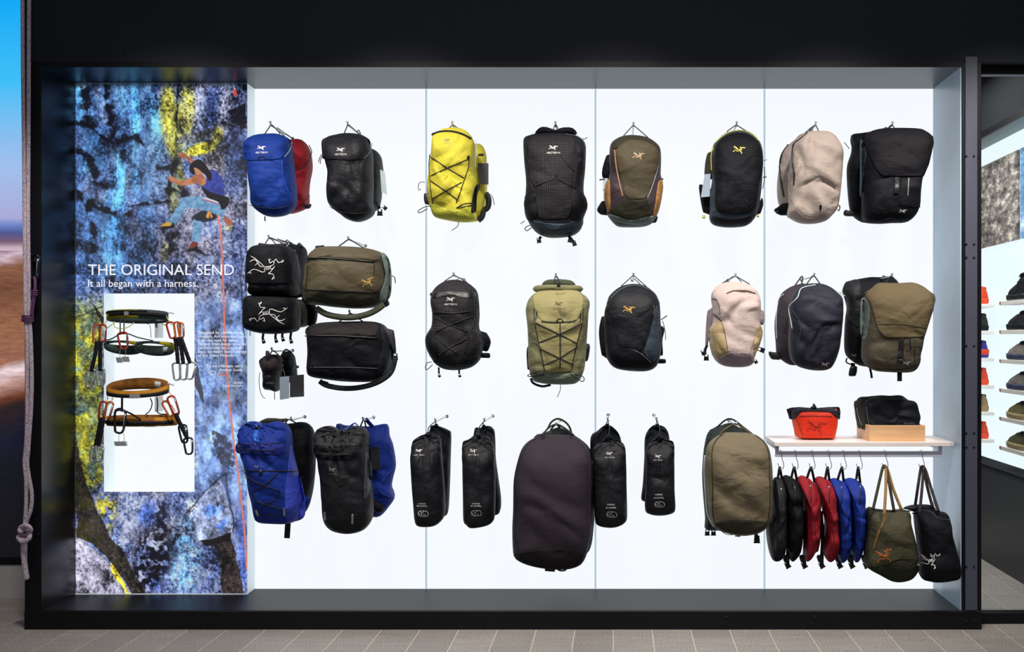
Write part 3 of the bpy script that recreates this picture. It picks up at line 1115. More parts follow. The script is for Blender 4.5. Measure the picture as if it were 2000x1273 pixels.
def poster_mesh():
    px0, px1, py0, py1 = 148, 483, 163, 1161
    st = 1.25
    nx, ny = int((px1 - px0) / st), int((py1 - py0) / st)
    gx, gy = np.linspace(px0, px1, nx + 1), np.linspace(py0, py1, ny + 1)
    # snap grid lines to the niche
    for g, vals in ((gx, (203, 380)), (gy, (573, 960))):
        for v in vals:
            g[np.argmin(abs(g - v))] = v
    X, Y = np.meshgrid(gx, gy)
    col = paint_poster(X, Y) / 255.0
    col = np.where(col <= .04045, col / 12.92, ((col + .055) / 1.055) ** 2.4)
    s_ = FOC / (DIST + POSTER_Y)
    P = np.stack([(X - VX) / s_, np.full(X.shape, POSTER_Y - .001), EYE + (VZ - Y) / s_], -1).reshape(-1, 3)
    P[:, 0] = np.clip(P[:, 0], XL1 + .004, None)
    idx = np.arange((nx + 1) * (ny + 1)).reshape(ny + 1, nx + 1)
    xm, ym = .5 * (gx[1:] + gx[:-1]), .5 * (gy[1:] + gy[:-1])
    XM, YM = np.meshgrid(xm, ym)
    keep = ~((XM > 203) & (XM < 380) & (YM > 573) & (YM < 960))
    Q = np.stack([idx[:-1, :-1], idx[1:, :-1], idx[1:, 1:], idx[:-1, 1:]], -1)[keep]
    me = bpy.data.meshes.new('poster_print')
    me.vertices.add(len(P))
    me.vertices.foreach_set('co', P.astype(np.float32).ravel())
    nf = len(Q)
    me.loops.add(nf * 4)
    me.loops.foreach_set('vertex_index', Q.astype(np.int32).ravel())
    me.polygons.add(nf)
    me.polygons.foreach_set('loop_start', np.arange(0, nf * 4, 4, dtype=np.int32))
    me.update(calc_edges=True)
    at_ = me.color_attributes.new('print', 'FLOAT_COLOR', 'POINT')
    rgba = np.ones((len(P), 4), np.float32)
    rgba[:, :3] = col.reshape(-1, 3)
    at_.data.foreach_set('color', rgba.ravel())
    k = NT('backlit_poster_print')
    a = k.n('Attribute')
    a.attribute_name = 'print'
    hs = k.n('HueSaturation')
    hs.inputs['Saturation'].default_value = .97
    k.l(a, 'Color', hs, 'Color')
    k.l(hs, 'Color', k.b, 'Emission Color')
    k.b.inputs['Emission Strength'].default_value = 1.0
    k.b.inputs['Base Color'].default_value = (.02, .02, .02, 1)
    k.b.inputs['Roughness'].default_value = .4
    k.b.inputs['Specular IOR Level'].default_value = .2
    me.materials.append(k.m)
    return me


poster = Thing('climbing_poster', 'tall backlit poster of a climber on a blue cliff with a harness niche', 'poster', ((XL1 + X_BOX) / 2, POSTER_Y, Z_SILL))
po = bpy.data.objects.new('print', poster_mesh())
COL.objects.link(po)
po.parent = poster.o
po.data.vertices.foreach_get('co', _co := np.zeros(len(po.data.vertices) * 3, np.float32))
po.data.vertices.foreach_set('co', (_co.reshape(-1, 3) - np.array(poster.loc, np.float32)).ravel())
po.data.update()


def qx(px, Y=POSTER_Y):
    return at(px, 0, Y).x


def qz(py, Y=POSTER_Y):
    return at(0, py, Y).z


NX0, NX1, NZ0, NZ1 = qx(203), qx(380), qz(960), qz(573)
poster.part('box_side', box(X_BOX - .005, X_BOX, POSTER_Y, PANEL_Y + .01, Z_SILL + .001, Z_TOP - .001), M_WHITE, smooth=False)
poster.part('niche_back', box(NX0 - .03, NX1 + .03, PANEL_Y, PANEL_Y + .012, NZ0 - .03, NZ1 + .03), M_PANEL, smooth=False)
for nm, b_ in (('niche_side', (NX0 - .004, NX0, POSTER_Y, PANEL_Y, NZ0, NZ1)), ('niche_side', (NX1, NX1 + .004, POSTER_Y, PANEL_Y, NZ0, NZ1)),
               ('niche_top', (NX0, NX1, POSTER_Y, PANEL_Y, NZ1, NZ1 + .004)), ('niche_bottom', (NX0, NX1, POSTER_Y, PANEL_Y, NZ0 - .004, NZ0))):
    poster.part(nm, box(*b_), M_WHITE, smooth=False)
poster.part('edge_profile', box(XL1 + .004, X_BOX, POSTER_Y - .003, POSTER_Y, Z_SILL, Z_SILL + .004), M_WHITE, smooth=False)
# backing so the print is a box, not a sheet
bk = join(box(XL1 + .004, NX0 - .004, POSTER_Y + .004, PANEL_Y + .01, Z_SILL, Z_TOP - .001), box(NX1 + .004, X_BOX - .005, POSTER_Y + .004, PANEL_Y + .01, Z_SILL, Z_TOP - .001),
          box(NX0 - .004, NX1 + .004, POSTER_Y + .004, PANEL_Y - .002, NZ1 + .004, Z_TOP - .001), box(NX0 - .004, NX1 + .004, POSTER_Y + .004, PANEL_Y - .002, Z_SILL, NZ0 - .004))
poster.part('light_box', bk, M_WHITE, smooth=False)
M_PRINTWHITE = emitter('printed_white', (246, 248, 255), .95)


def poster_text(txt, px, py, wpx, right=False, hk=1.0):
    T, F, W = text_mesh(txt)
    sc = wpx / W
    V = []
    for u, v in T:
        x = px + u * sc if not right else px - wpx + u * sc
        p = at(x, py - v * sc * hk, POSTER_Y - .0035)
        V.append(p)
    poster.part('lettering', (V, list(F)), M_PRINTWHITE, po, smooth=False)


poster_text('THE ORIGINAL SEND', 172, 537, 285)
poster_text('It all began with a harness.', 172, 560, 215)
for i, (s_, wd) in enumerate((('Designed by climbers for', 86), ("climbers, Arc'teryx was born", 93), ('from the need for better.', 80), ('Forged, from design table to', 92), ('construction to crag and', 84), ('back, to match the challenge', 94), ('of the Coast Mountains.', 78))):
    poster_text(s_, 387, 652 + i * 7.4, wd)
poster_text('To try a harness, ask a', 474, 717, 70, True)
poster_text('Product Guide.', 474, 724.5, 45, True)
poster_text('Climber', 475, 749, 20, True)
poster_text('Coast Mountains', 475, 755, 40, True)

# ------------------------------------------------------------------ left: lit landscape wall


def mural_material():
    k = NT('lit_landscape_mural')
    tc = k.n('TexCoord')
    sp = k.n('SeparateXYZ')
    k.l(tc, 'Object', sp, 'Vector')
    nz = k.n('TexNoise', Scale=1.6, Detail=5.0)
    mp = k.n('Mapping')
    mp.inputs['Scale'].default_value = (.8, 1, 3.0)
    k.l(tc, 'Object', mp, 'Vector')
    k.l(mp, 'Vector', nz, 'Vector')
    n1 = k.n('Math', operation='MULTIPLY_ADD')
    n1.inputs[1].default_value = .16
    n1.inputs[2].default_value = -.08
    k.l(nz, 'Fac', n1, 0)
    # below the horizon the bands wobble with the terrain
    below = k.n('Math', operation='LESS_THAN')
    below.inputs[1].default_value = 1.9
    k.l(sp, 'Z', below, 0)
    mm = k.n('Math', operation='MULTIPLY')
    k.l(n1, 0, mm, 0)
    k.l(below, 0, mm, 1)
    # the hills climb towards the case
    sl = k.n('Math', operation='MULTIPLY_ADD')
    sl.inputs[1].default_value = -.24
    sl.inputs[2].default_value = .24 * .35
    k.l(sp, 'X', sl, 0)
    sb_ = k.n('Math', operation='MULTIPLY')
    k.l(sl, 0, sb_, 0)
    k.l(below, 0, sb_, 1)
    ad0 = k.n('Math', operation='ADD')
    k.l(sp, 'Z', ad0, 0)
    k.l(sb_, 0, ad0, 1)
    ad = k.n('Math', operation='ADD')
    k.l(ad0, 0, ad, 0)
    k.l(mm, 0, ad, 1)
    dv = k.n('Math', operation='DIVIDE')
    dv.inputs[1].default_value = 4.0
    k.l(ad, 0, dv, 0)
    r = k.n('ValToRGB')
    cr = r.color_ramp
    Z = lambda py: at(0, py, .63).z / 4.0
    stops = [(1095, (8, 8, 12)), (900, (10, 12, 24)), (850, (14, 18, 40)), (790, (40, 26, 26)), (770, (112, 60, 36)), (742, (190, 150, 140)), (722, (235, 215, 220)), (705, (150, 100, 80)), (640, (150, 100, 74)), (560, (112, 72, 52)),
             (500, (140, 92, 70)), (486, (215, 190, 205)), (474, (120, 92, 110)), (455, (78, 84, 140)), (440, (104, 130, 200)), (425, (170, 170, 215)), (330, (160, 190, 235)), (160, (60, 190, 246)), (0, (0, 168, 246))]
    stops = [(Z(p), c) for p, c in stops]
    cr.elements[0].position = stops[0][0]
    cr.elements[0].color = lin(stops[0][1]) + (1,)
    cr.elements[1].position = stops[-1][0]
    cr.elements[1].color = lin(stops[-1][1]) + (1,)
    for p, c in stops[1:-1]:
        e = cr.elements.new(p)
        e.color = lin(c) + (1,)
    k.l(dv, 0, r, 'Fac')
    g = k.n('TexNoise', Scale=14.0, Detail=7.0, Roughness=.65)
    m2 = k.n('Mapping')
    m2.inputs['Scale'].default_value = (1, 1, 5)
    k.l(tc, 'Object', m2, 'Vector')
    k.l(m2, 'Vector', g, 'Vector')
    mr = k.n('MapRange')
    mr.inputs['To Min'].default_value, mr.inputs['To Max'].default_value = .2, 1.8
    k.l(g, 'Fac', mr, 'Value')
    one = k.n('Mix', data_type='FLOAT')
    one.inputs[2].default_value = 1
    k.l(below, 0, one, 0)
    k.l(mr, 0, one, 3)
    vm = k.n('VectorMath', operation='SCALE')
    k.t.links.new(r.outputs[0], vm.inputs[0])
    k.t.links.new(one.outputs[0], vm.inputs['Scale'])
    k.t.links.new(vm.outputs[0], k.b.inputs['Emission Color'])
    k.b.inputs['Emission Strength'].default_value = 1.0
    k.b.inputs['Base Color'].default_value = (.01, .01, .01, 1)
    return k.m


mur = Thing('landscape_screen', 'tall glowing screen of blue sky over brown hills beside the rope', 'screen', (-3.6, .63, 0))
mo = mur.part('picture', box(-4.4, XL0 - .004, .628, .64, qz(1088, .63), 3.7), mural_material(), smooth=False)
mur.part('bottom_frame', box(-4.4, XL0 - .004, .62, .64, qz(1102, .63), qz(1088, .63)), M_BLACK, smooth=False)
single('wall_left', 'wall behind the landscape screen', None, box(-4.5, XL0, .66, .72, 0, 3.7), M_FASCIA, (-3.6, .69, 0), smooth=False, kind='structure')
single('baseboard_left', 'pale grey base below the landscape screen', None, box(-4.4, XL0 - .002, .625, .66, 0, qz(1102, .63)), plain('pale_base_paint', (176, 172, 172), .6), (-3.6, .64, 0), smooth=False, kind='structure')

# ------------------------------------------------------------------ right: glazed opening to the shoe room


def glass_material():
    k = NT('clear_glass')
    k.t.nodes.remove(k.b)
    tr = k.n('BsdfTransparent')
    tr.inputs[0].default_value = (.97, .99, .985, 1)
    gl = k.n('BsdfGlossy', Roughness=.02)
    fr = k.n('Fresnel', IOR=1.45)
    mx = k.n('MixShader')
    k.l(fr, 0, mx, 0)
    k.l(tr, 0, mx, 1)
    k.l(gl, 0, mx, 2)
    k.l(mx, 0, k.out, 'Surface')
    return k.m


M_GLASS = glass_material()
GY = .13
win = Thing('window_1', 'full height glass pane beside the display case', None, (2.6, GY, 0), kind='structure')
win.part('bottom_rail', box(XR1, 3.4, GY - .03, GY + .03, 0, .056, .002), M_BLACK, smooth=False)
win.part('top_rail', box(XR1, 3.4, GY - .03, GY + .03, 2.735, 2.79, .002), M_BLACK, smooth=False)
win.part('chrome_strip', box(XR1, 3.4, GY - .031, GY - .024, 2.728, 2.735), plain('strip_metal', (190, 196, 202), .3, 1.0), smooth=False)
win.part('pane', box(XR1, 3.4, GY - .004, GY + .004, .056, 2.735), M_GLASS, smooth=False)

XW, XF = 2.5, 2.35
room = Thing('wall_right', 'white lit shoe wall with dark surround in the next room', None, (XW, 1.5, 0), kind='structure')
M_SHOEWALL = emitter('lit_shoe_wall', (236, 248, 252), 1.12)
M_DARKGREY = plain('dark_grey_panel', (27, 29, 32), .85, 0, .04, vary=.12)
room.part('lit_back', box(XW, XW + .03, .35, 3.0, .617, 2.71), M_SHOEWALL, smooth=False)
room.part('fascia_board', box(XF, XW + .03, .35, 3.0, 2.73, 3.5), M_DARKGREY, smooth=False)
room.part('soffit_edge', box(XF - .004, XF + .012, .35, 3.0, 2.71, 2.75), M_BLACK, smooth=False)
room.part('soffit_panel', box(XF + .012, XW, .35, 3.0, 2.71, 2.73), plain('teal_grey_soffit', (118, 138, 142), .5), smooth=False)
room.part('plinth', box(XF, XW + .03, .35, 3.0, 0, .60), plain('plinth_panel', (46, 49, 54), .5), smooth=False)
room.part('plinth_ledge', box(XF - .004, XW, .35, 3.0, .60, .617), M_DARKGREY, smooth=False)
single('wall_back', 'dark back wall of the shoe room', None, box(XR1, 2.6, 3.0, 3.05, 0, 3.5), M_DARKGREY, (2, 3, 0), smooth=False, kind='structure')
single('ceiling', 'dark ceiling of the shoe room', None, box(XR1, 2.6, .2, 3.05, 3.5, 3.55), M_DARKGREY, (2, 1.6, 3.5), smooth=False, kind='structure')


def rock_print(name, c0, c1, c2, sc):
    k = NT(name)
    tc = k.n('TexCoord')
    a = k.n('TexNoise', Scale=sc, Detail=10.0, Roughness=.78)
    mp = k.n('Mapping')
    mp.inputs['Scale'].default_value = (1, .45, 1)
    k.l(tc, 'Object', mp, 'Vector')
    k.l(mp, 'Vector', a, 'Vector')
    r = k.n('ValToRGB')
    e = r.color_ramp.elements
    e[0].position, e[0].color = .36, lin(c0) + (1,)
    e[1].position, e[1].color = .66, lin(c2) + (1,)
    m_ = e.new(.5)
    m_.color = lin(c1) + (1,)
    k.l(a, 'Fac', r, 'Fac')
    k.t.links.new(r.outputs[0], k.b.inputs['Base Color'])
    k.t.links.new(r.outputs[0], k.b.inputs['Emission Color'])
    k.b.inputs['Emission Strength'].default_value = .6
    return k.m


single('rock_poster', 'printed picture of grey rocky ground above the shoe shelves', 'poster', box(XW - .014, XW - .002, 1.40, 2.6, 2.035, 2.59), rock_print('rock_picture', (24, 24, 26), (98, 92, 90), (196, 188, 180), 16), smooth=False)
single('alpine_poster', 'narrow strip of a blue poster next to the rocky one', 'poster', box(XW - .014, XW - .002, .75, 1.365, 2.035, 2.59), rock_print('alpine_picture', (40, 70, 110), (90, 130, 170), (200, 215, 225), 5), smooth=False)
# ------------------------------------------------------------------ cloth colours
M_BLK = fabric('black_nylon', (25, 26, 32), .58, spec=.25)
M_BLK2 = fabric('soft_black_cloth', (17, 18, 24), .7, spec=.15)
M_BLKGRID = fabric('black_ripstop', (24, 24, 29), .65, grid=.0105, gcol=(66, 62, 66))
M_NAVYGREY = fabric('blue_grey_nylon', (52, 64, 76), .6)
M_NAVY = fabric('navy_black_nylon', (25, 28, 36), .6)
M_BLUE = fabric('royal_blue_nylon', (22, 52, 132), .65)
M_BLUE2 = fabric('ultramarine_nylon', (27, 52, 142), .6)
M_RED = fabric('crimson_nylon', (146, 32, 44), .6)
M_LIME = fabric('lime_nylon', (206, 196, 66), .6, crease=.5)
M_OLIVE = fabric('olive_nylon', (82, 75, 58), .55)
M_OLIVE2 = fabric('olive_canvas', (104, 92, 68), .65)
M_OLIVED = fabric('dark_olive_nylon', (56, 55, 44), .6)
M_PLUM = fabric('plum_grey_nylon', (70, 60, 66), .5)
M_TAN = fabric('tan_mesh', (168, 122, 74), .6)
M_GREYGREEN = fabric('grey_green_nylon', (108, 122, 118), .5)
M_BEIGE = fabric('beige_nylon', (172, 158, 150), .5, crease=.55)
M_BEIGE2 = fabric('pale_pink_beige_nylon', (200, 182, 177), .6, crease=.4)
M_MAUVE = fabric('mauve_grey_nylon', (150, 136, 142), .55)
M_SAGE = fabric('sage_nylon', (150, 143, 98), .6, grid=.0105, gcol=(162, 154, 110))
M_SAGED = fabric('dull_sage_nylon', (124, 123, 92), .6, crease=.9)
M_BROWNBLK = fabric('brown_black_canvas', (54, 47, 56), .7, crease=.22)
M_DKGREEN = fabric('dark_green_nylon', (46, 56, 54), .6)
M_KCORD = plain('black_cord', (24, 24, 28), .6)
M_GCORD = plain('grey_cord', (96, 98, 104), .6)
M_LOOP = plain('dark_grey_loop', (58, 56, 60), .6)
M_BUCKLE = plain('black_buckle', (22, 22, 26), .35)
M_TAGPALE = plain('pale_grey_card', (186, 204, 210), .6)
M_TAGBLUE = plain('blue_grey_card', (138, 152, 170), .6)
M_TAGDK = plain('charcoal_card', (56, 58, 64), .6)
M_TAGBK = plain('black_card', (26, 25, 28), .6)
M_PWHITE = plain('white_print', (232, 230, 228), .6)
M_PGREY = plain('grey_print', (150, 148, 148), .6)
M_GOLD = plain('gold_thread', (222, 176, 88), .5)
M_YEL = plain('yellow_thread', (222, 206, 96), .5)
M_SAND = plain('sand_thread', (216, 178, 140), .5)
M_ORANGE = plain('orange_thread', (204, 112, 48), .5)
M_ZIPW = plain('pale_zip', (196, 208, 220), .45)
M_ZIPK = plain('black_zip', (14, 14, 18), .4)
M_ZIPY = plain('yellow_zip', (206, 196, 80), .5)
M_REDPRINT = plain('dark_red_print', (120, 24, 18), .6)
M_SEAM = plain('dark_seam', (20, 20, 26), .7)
YF, YB = .10, .325
G1 = 'packs on the top row of hooks'
G2 = 'packs on the middle row of hooks'
G3 = 'bags on the bottom row of hooks'

# ---- top row -------------------------------------------------------------------------------------
b = Bag('backpack', 'crimson red backpack hanging behind the royal blue one', 'backpack', 'A1',
        [(620, 340), (735, 285), (850, 298), (925, 370), (955, 480), (958, 600), (925, 735), (912, 860), (915, 970), (890, 1030), (760, 1078), (640, 1085), (590, 980), (575, 620)],
        YB, .17, M_RED, G1, wr=.010, seed=3)
b.cord('zip', [(905, 350), (935, 430), (900, 530), (840, 590), (790, 610)], M_ZIPK, .0025)
b.cord('seam', [(800, 1000), (860, 950), (915, 900)], M_SEAM, .0015)
b.lump('strap_end', [(870, 1000), (925, 985), (925, 1020), (890, 1040)], M_KCORD, -.02, .03)
b.loop((690, 300), (560, 165), (745, 290), M_LOOP, Yt=YB)

b = Bag('backpack', 'royal blue backpack with white emblem and word, hanging beside the poster', 'backpack', 'A1',
        [(190, 340), (215, 285), (305, 238), (460, 225), (580, 228), (680, 262), (735, 310), (745, 420), (765, 560), (788, 760), (802, 940), (790, 1010), (740, 1070), (640, 1112), (500, 1125), (400, 1105), (290, 1040), (250, 980), (245, 860), (222, 720), (205, 560), (190, 450)],
        YF, .22, M_BLUE, G1, wr=.007, seed=1, dome=.3)
b.patch('lid', [(190, 350), (220, 290), (305, 246), (460, 234), (580, 236), (670, 268), (716, 320), (690, 400), (630, 480), (540, 508), (360, 514), (205, 512), (192, 440)], M_BLUE, .004, .004)
b.cord('zip', [(722, 320), (700, 400), (640, 478)], M_ZIPW, .002)
b.cord('seam', [(262, 1000), (420, 1030), (600, 1030), (745, 985)], M_SEAM, .0016)
b.cord('seam', [(612, 520), (625, 700), (700, 900), (720, 1000)], fabric('blue_piping', (52, 80, 182)), .002)
b.cord('bungee_loop', [(362, 512), (358, 490), (385, 472), (425, 478), (438, 500)], M_KCORD, .0028)
b.brand((395, 415), 135, M_PWHITE)
b.free('pull_cord', [(430, 1120), (428, 1150), (434, 1172)], M_KCORD, .003)
b.loop((425, 232), (500, 132), (590, 222), M_LOOP, Yt=YF)
hook((500, 132), YF, 'chrome hook carrying the royal blue and crimson backpacks', 'A1')

b = Bag('backpack', 'black backpack with a pale tag behind the black white-worded one', 'backpack', 'A1',
        [(1500, 400), (1610, 395), (1690, 450), (1715, 540), (1722, 660), (1705, 800), (1695, 930), (1655, 1040), (1560, 1080), (1450, 1060), (1400, 700)], YB, .17, M_BLK, G1, seed=5)
b.card('swing_tag', [(1672, 612), (1726, 645), (1748, 885), (1690, 858)], M_TAGPALE, YB - .1)
b.buckle('buckle', (1672, 1075), .03, M_BUCKLE, YB - .06)
b.buckle('buckle', (1722, 1025), .022, M_BUCKLE, YB - .04, rot=.8)
b.web('strap', [(1640, 960, YB - .06), (1665, 1040, YB - .06)], M_KCORD, .018)
b.loop((1470, 420), (1440, 190), (1520, 400), M_LOOP, Yt=YB)
b = Bag('backpack', 'black lidded backpack with white emblem and word, beside the blue and crimson pair', 'backpack', 'A1',
        [(1040, 300), (1070, 268), (1160, 240), (1290, 220), (1440, 228), (1530, 258), (1575, 300), (1595, 360), (1615, 430), (1622, 600), (1625, 800), (1618, 960), (1640, 1080), (1560, 1150), (1430, 1180), (1310, 1150), (1240, 1105), (1140, 1040), (1085, 975), (1072, 880), (1080, 760), (1085, 650), (1060, 560), (1042, 480), (1035, 400)],
        YF, .22, M_BLK, G1, wr=.008, seed=2, dome=.3)
b.patch('lid', [(1040, 310), (1080, 272), (1160, 246), (1290, 228), (1440, 236), (1520, 262), (1568, 310), (1560, 400), (1480, 490), (1380, 515), (1200, 505), (1060, 500), (1045, 430)], M_BLK, .004, .005)
b.cord('zip', [(1588, 330), (1560, 430), (1490, 500)], M_GCORD, .002)
b.cord('seam', [(1130, 1020), (1250, 1070), (1450, 1090), (1610, 1040)], M_SEAM, .0015)
b.brand((1250, 435), 130, M_PWHITE)
b.free('pull_cord', [(1042, 450), (1020, 490), (1008, 535)], M_KCORD, .002)
b.free('pull_cord', [(1048, 470), (1030, 510), (1026, 555)], M_KCORD, .002)
b.loop((1285, 226), (1332, 130), (1455, 236), M_LOOP, Yt=YF)
hook((1332, 130), YF, 'chrome hook carrying the two black lidded backpacks', 'A1')

b = Bag('running_pack', 'lime running pack mostly hidden behind its twin, with a charcoal tag', 'backpack', 'A2',
        [(520, 320), (625, 285), (680, 305), (712, 365), (720, 460), (722, 600), (722, 700), (705, 840), (670, 950), (610, 1000), (500, 960), (480, 600)], YB, .16, M_LIME, G1, seed=8, wr=.008)
b.card('swing_tag', [(625, 462), (726, 466), (726, 662), (640, 658)], M_TAGDK, YB - .1)
b.patch('side_pocket', [(630, 380), (680, 378), (680, 396), (630, 398)], M_SEAM, .003, .002, curve=False)
b.free('strap_cord', [(716, 745), (745, 755), (768, 790), (780, 850)], M_GCORD, .0022)
b.web('shoulder_strap', [(700, 740, YB - .02), (728, 800, YB - .02), (720, 870, YB - .02), (680, 900, YB - .02)], M_KCORD, .03, th=.01)
b.web('hip_strap', [(680, 900, YB - .03), (665, 960, YB - .03), (630, 992, YB - .03)], M_KCORD, .03, th=.01)
b = Bag('running_pack', 'bright lime running pack laced with black crossing cord', 'backpack', 'A2',
        [(200, 210), (260, 165), (340, 140), (440, 136), (520, 160), (575, 205), (607, 260), (618, 340), (612, 450), (605, 540), (632, 640), (622, 720), (610, 820), (620, 920), (635, 970), (590, 1002), (480, 1008), (340, 990), (230, 965), (195, 930), (160, 830), (143, 760), (145, 640), (160, 540), (175, 440), (185, 360), (192, 270)],
        YF, .2, M_LIME, G1, wr=.011, ws=11, seed=7, dome=.4)
b.patch('lower_panel', [(205, 850), (330, 870), (440, 900), (570, 850), (600, 930), (580, 985), (470, 990), (330, 975), (220, 940)], fabric('lime_green_nylon', (190, 190, 70), .6), .002, .003)
b.patch('side_pocket', [(636, 655), (648, 680), (622, 760), (612, 900), (590, 922), (566, 912), (576, 800), (600, 690)], M_BLK2, .003, .003, label='black stretch side pocket')
b.cord('zip', [(206, 205), (260, 182), (340, 172), (420, 180), (500, 205), (562, 240)], M_SEAM, .006)
b.cord('zip', [(606, 250), (618, 340), (600, 520)], M_ZIPW, .0018)
b.cords('shock_cord', [[(185, 385), (178, 480), (186, 600), (195, 720), (212, 830)], [(548, 405), (542, 500), (505, 610), (470, 720), (428, 832)],
                       [(186, 402), (345, 508), (500, 600)], [(545, 425), (345, 508), (196, 582)], [(196, 628), (330, 720), (435, 795)], [(482, 640), (330, 720), (207, 796)]], M_KCORD, .0026)
b.patch('cord_lock', [(528, 400), (552, 398), (552, 428), (530, 428)], M_BUCKLE, .004, .006)
b.cord('tool_loop', [(430, 876), (500, 840), (570, 834), (568, 852), (500, 866), (432, 880)], M_KCORD, .0024)
b.free('tool_loop', [(205, 860), (140, 868), (82, 902), (92, 922), (165, 885)], M_KCORD, .0022, Y=YF - .06)
b.free('sternum_strap', [(140, 640), (100, 640), (82, 665), (84, 712), (105, 700)], M_GCORD, .002)
b.free('pull_cord', [(450, 1000), (446, 1040), (410, 1070), (386, 1085)], M_KCORD, .0018)
b.lump('shoulder_strap', [(135, 740), (150, 760), (160, 840), (150, 860), (132, 800)], M_KCORD, .03, .04)
b.brand((345, 270), 70, M_PGREY, wpx=.9)
b.loop((368, 140), (398, 112), (450, 146), M_LOOP, Yt=YF)
hook((398, 112), YF, 'chrome hook carrying the lime running packs', 'A2')

b = Bag('trail_pack', 'tall black ripstop trail pack with roll top and dangling buckles', 'backpack', 'A2',
        [(1040, 245), (1075, 215), (1165, 192), (1300, 184), (1420, 186), (1520, 202), (1590, 235), (1628, 290), (1632, 380), (1625, 520), (1612, 640), (1612, 740), (1640, 820), (1648, 870), (1612, 960), (1590, 1060), (1530, 1120), (1440, 1145), (1280, 1150), (1170, 1110), (1100, 1030), (1068, 950), (1048, 850), (1060, 760), (1065, 640), (1052, 500), (1042, 380)],
        YF, .24, M_BLK, G1, wr=.007, seed=11, dome=.35)
b.lump('roll_top', [(1162, 170), (1200, 140), (1245, 138), (1290, 158), (1360, 172), (1430, 145), (1490, 142), (1528, 160), (1530, 205), (1340, 215), (1165, 205)], M_BLK2, .04, .12)
b.patch('front_panel', [(1110, 232), (1200, 205), (1300, 198), (1420, 202), (1520, 232), (1548, 400), (1540, 600), (1500, 760), (1470, 960), (1320, 985), (1180, 960), (1160, 760), (1110, 600), (1092, 400)], M_BLKGRID, .003, .010)
b.patch('bottom_panel', [(1085, 970), (1180, 1008), (1440, 1020), (1590, 975), (1572, 1070), (1440, 1105), (1250, 1092), (1130, 1045)], M_NAVYGREY, .003, .004)  # blue-grey sheen of the bottom put into the patch colour
b.patch('side_pocket', [(1060, 780), (1120, 720), (1160, 780), (1180, 950), (1100, 1000), (1060, 920)], M_BLK2, .003, .008)
b.patch('side_pocket', [(1500, 770), (1570, 720), (1630, 800), (1625, 900), (1560, 1000), (1480, 950)], M_BLK2, .003, .008)
b.cords('shock_cord', [[(1390, 390), (1450, 470), (1520, 540)], [(1150, 680), (1240, 640), (1340, 605)], [(1360, 605), (1440, 650), (1530, 700)], [(1345, 560), (1365, 640)], [(1530, 540), (1500, 780), (1460, 960)], [(1110, 640), (1165, 780)]], M_SEAM, .0028)
b.cord('zip', [(1430, 196), (1540, 218), (1600, 270), (1620, 330)], M_GCORD, .0018)
b.brand((1325, 355), 125, M_PWHITE)
b.free('tool_loop', [(1130, 1030), (1075, 1050), (1062, 1075), (1085, 1085), (1130, 1050)], M_KCORD, .0024, Y=YF - .09)
b.free('pull_cord', [(1060, 995), (1040, 1010), (1020, 1020)], M_KCORD, .002)
for x_, y_, r_ in ((1190, 1172, .2), (1478, 1168, -.2), (1515, 1200, .3)):
    b.buckle('buckle', (x_, y_), .024, M_BUCKLE, YF - .02, rot=r_)
b.web('compression_strap', [(1210, 1140), (1192, 1165)], M_KCORD, .014)
b.web('compression_strap', [(1465, 1138), (1490, 1165), (1512, 1195)], M_KCORD, .014)
b.free('zip_pull', [(1590, 245), (1615, 240), (1636, 228)], M_LOOP, .002)
b.loop((1315, 175), (1345, 112), (1380, 175), M_LOOP, Yt=YF)
hook((1345, 112), YF, 'chrome hook carrying the tall black ripstop trail pack', 'A2')

b = Bag('hiking_pack', 'olive and plum hiking pack with tan mesh side pockets', 'backpack', 'A3',
        [(222, 330), (260, 285), (330, 247), (420, 230), (520, 235), (610, 255), (690, 305), (738, 360), (752, 450), (750, 560), (748, 650), (768, 720), (762, 860), (735, 990), (700, 1080), (650, 1150), (560, 1180), (430, 1186), (310, 1180), (260, 1150), (200, 1080), (180, 1020), (166, 900), (168, 780), (212, 640), (208, 500), (212, 400)],
        YF, .22, M_PLUM, G1, wr=.006, seed=13, dome=.35)
b.patch('hood_panel', [(235, 335), (330, 258), (420, 240), (520, 245), (620, 268), (700, 325), (738, 400), (690, 350), (560, 285), (420, 285), (300, 350), (262, 380)], M_OLIVED, .002, .003)
b.patch('front_panel', [(282, 385), (400, 290), (560, 290), (680, 345), (738, 430), (725, 540), (650, 760), (600, 880), (500, 900), (385, 870), (335, 700), (290, 520)], M_OLIVE, .004, .010)
b.patch('bottom_panel', [(385, 880), (500, 905), (595, 890), (640, 1000), (645, 1060), (560, 1108), (420, 1108), (230, 1040), (300, 950)], M_OLIVED, .003, .004)
b.patch('bottom_band', [(188, 1040), (300, 1088), (450, 1114), (580, 1108), (668, 1062), (648, 1125), (520, 1160), (330, 1142), (225, 1095)], M_GREYGREEN, .003, .003)
b.patch('side_pocket', [(166, 760), (212, 690), (224, 860), (222, 1000), (196, 1030), (168, 900)], M_TAN, .004, .006)
b.patch('side_pocket', [(722, 715), (768, 720), (748, 900), (712, 1040), (668, 1068), (692, 900)], M_TAN, .004, .006)
b.cord('zip', [(268, 388), (285, 560), (320, 740), (352, 870)], plain('tan_zip', (190, 140, 90), .5), .0035)
b.cord('seam', [(726, 540), (690, 660), (650, 780), (605, 885)], M_ZIPW, .0016)
b.logo((518, 447), 120, 80, M_SAND, 0.82)
b.lump('shoulder_strap', [(205, 410), (212, 640), (170, 690), (136, 650), (150, 540)], M_BLK2, .06, .05)
b.lump('hip_belt', [(150, 905), (185, 960), (182, 1060), (120, 1052), (86, 1000)], M_BLK2, .04, .05)
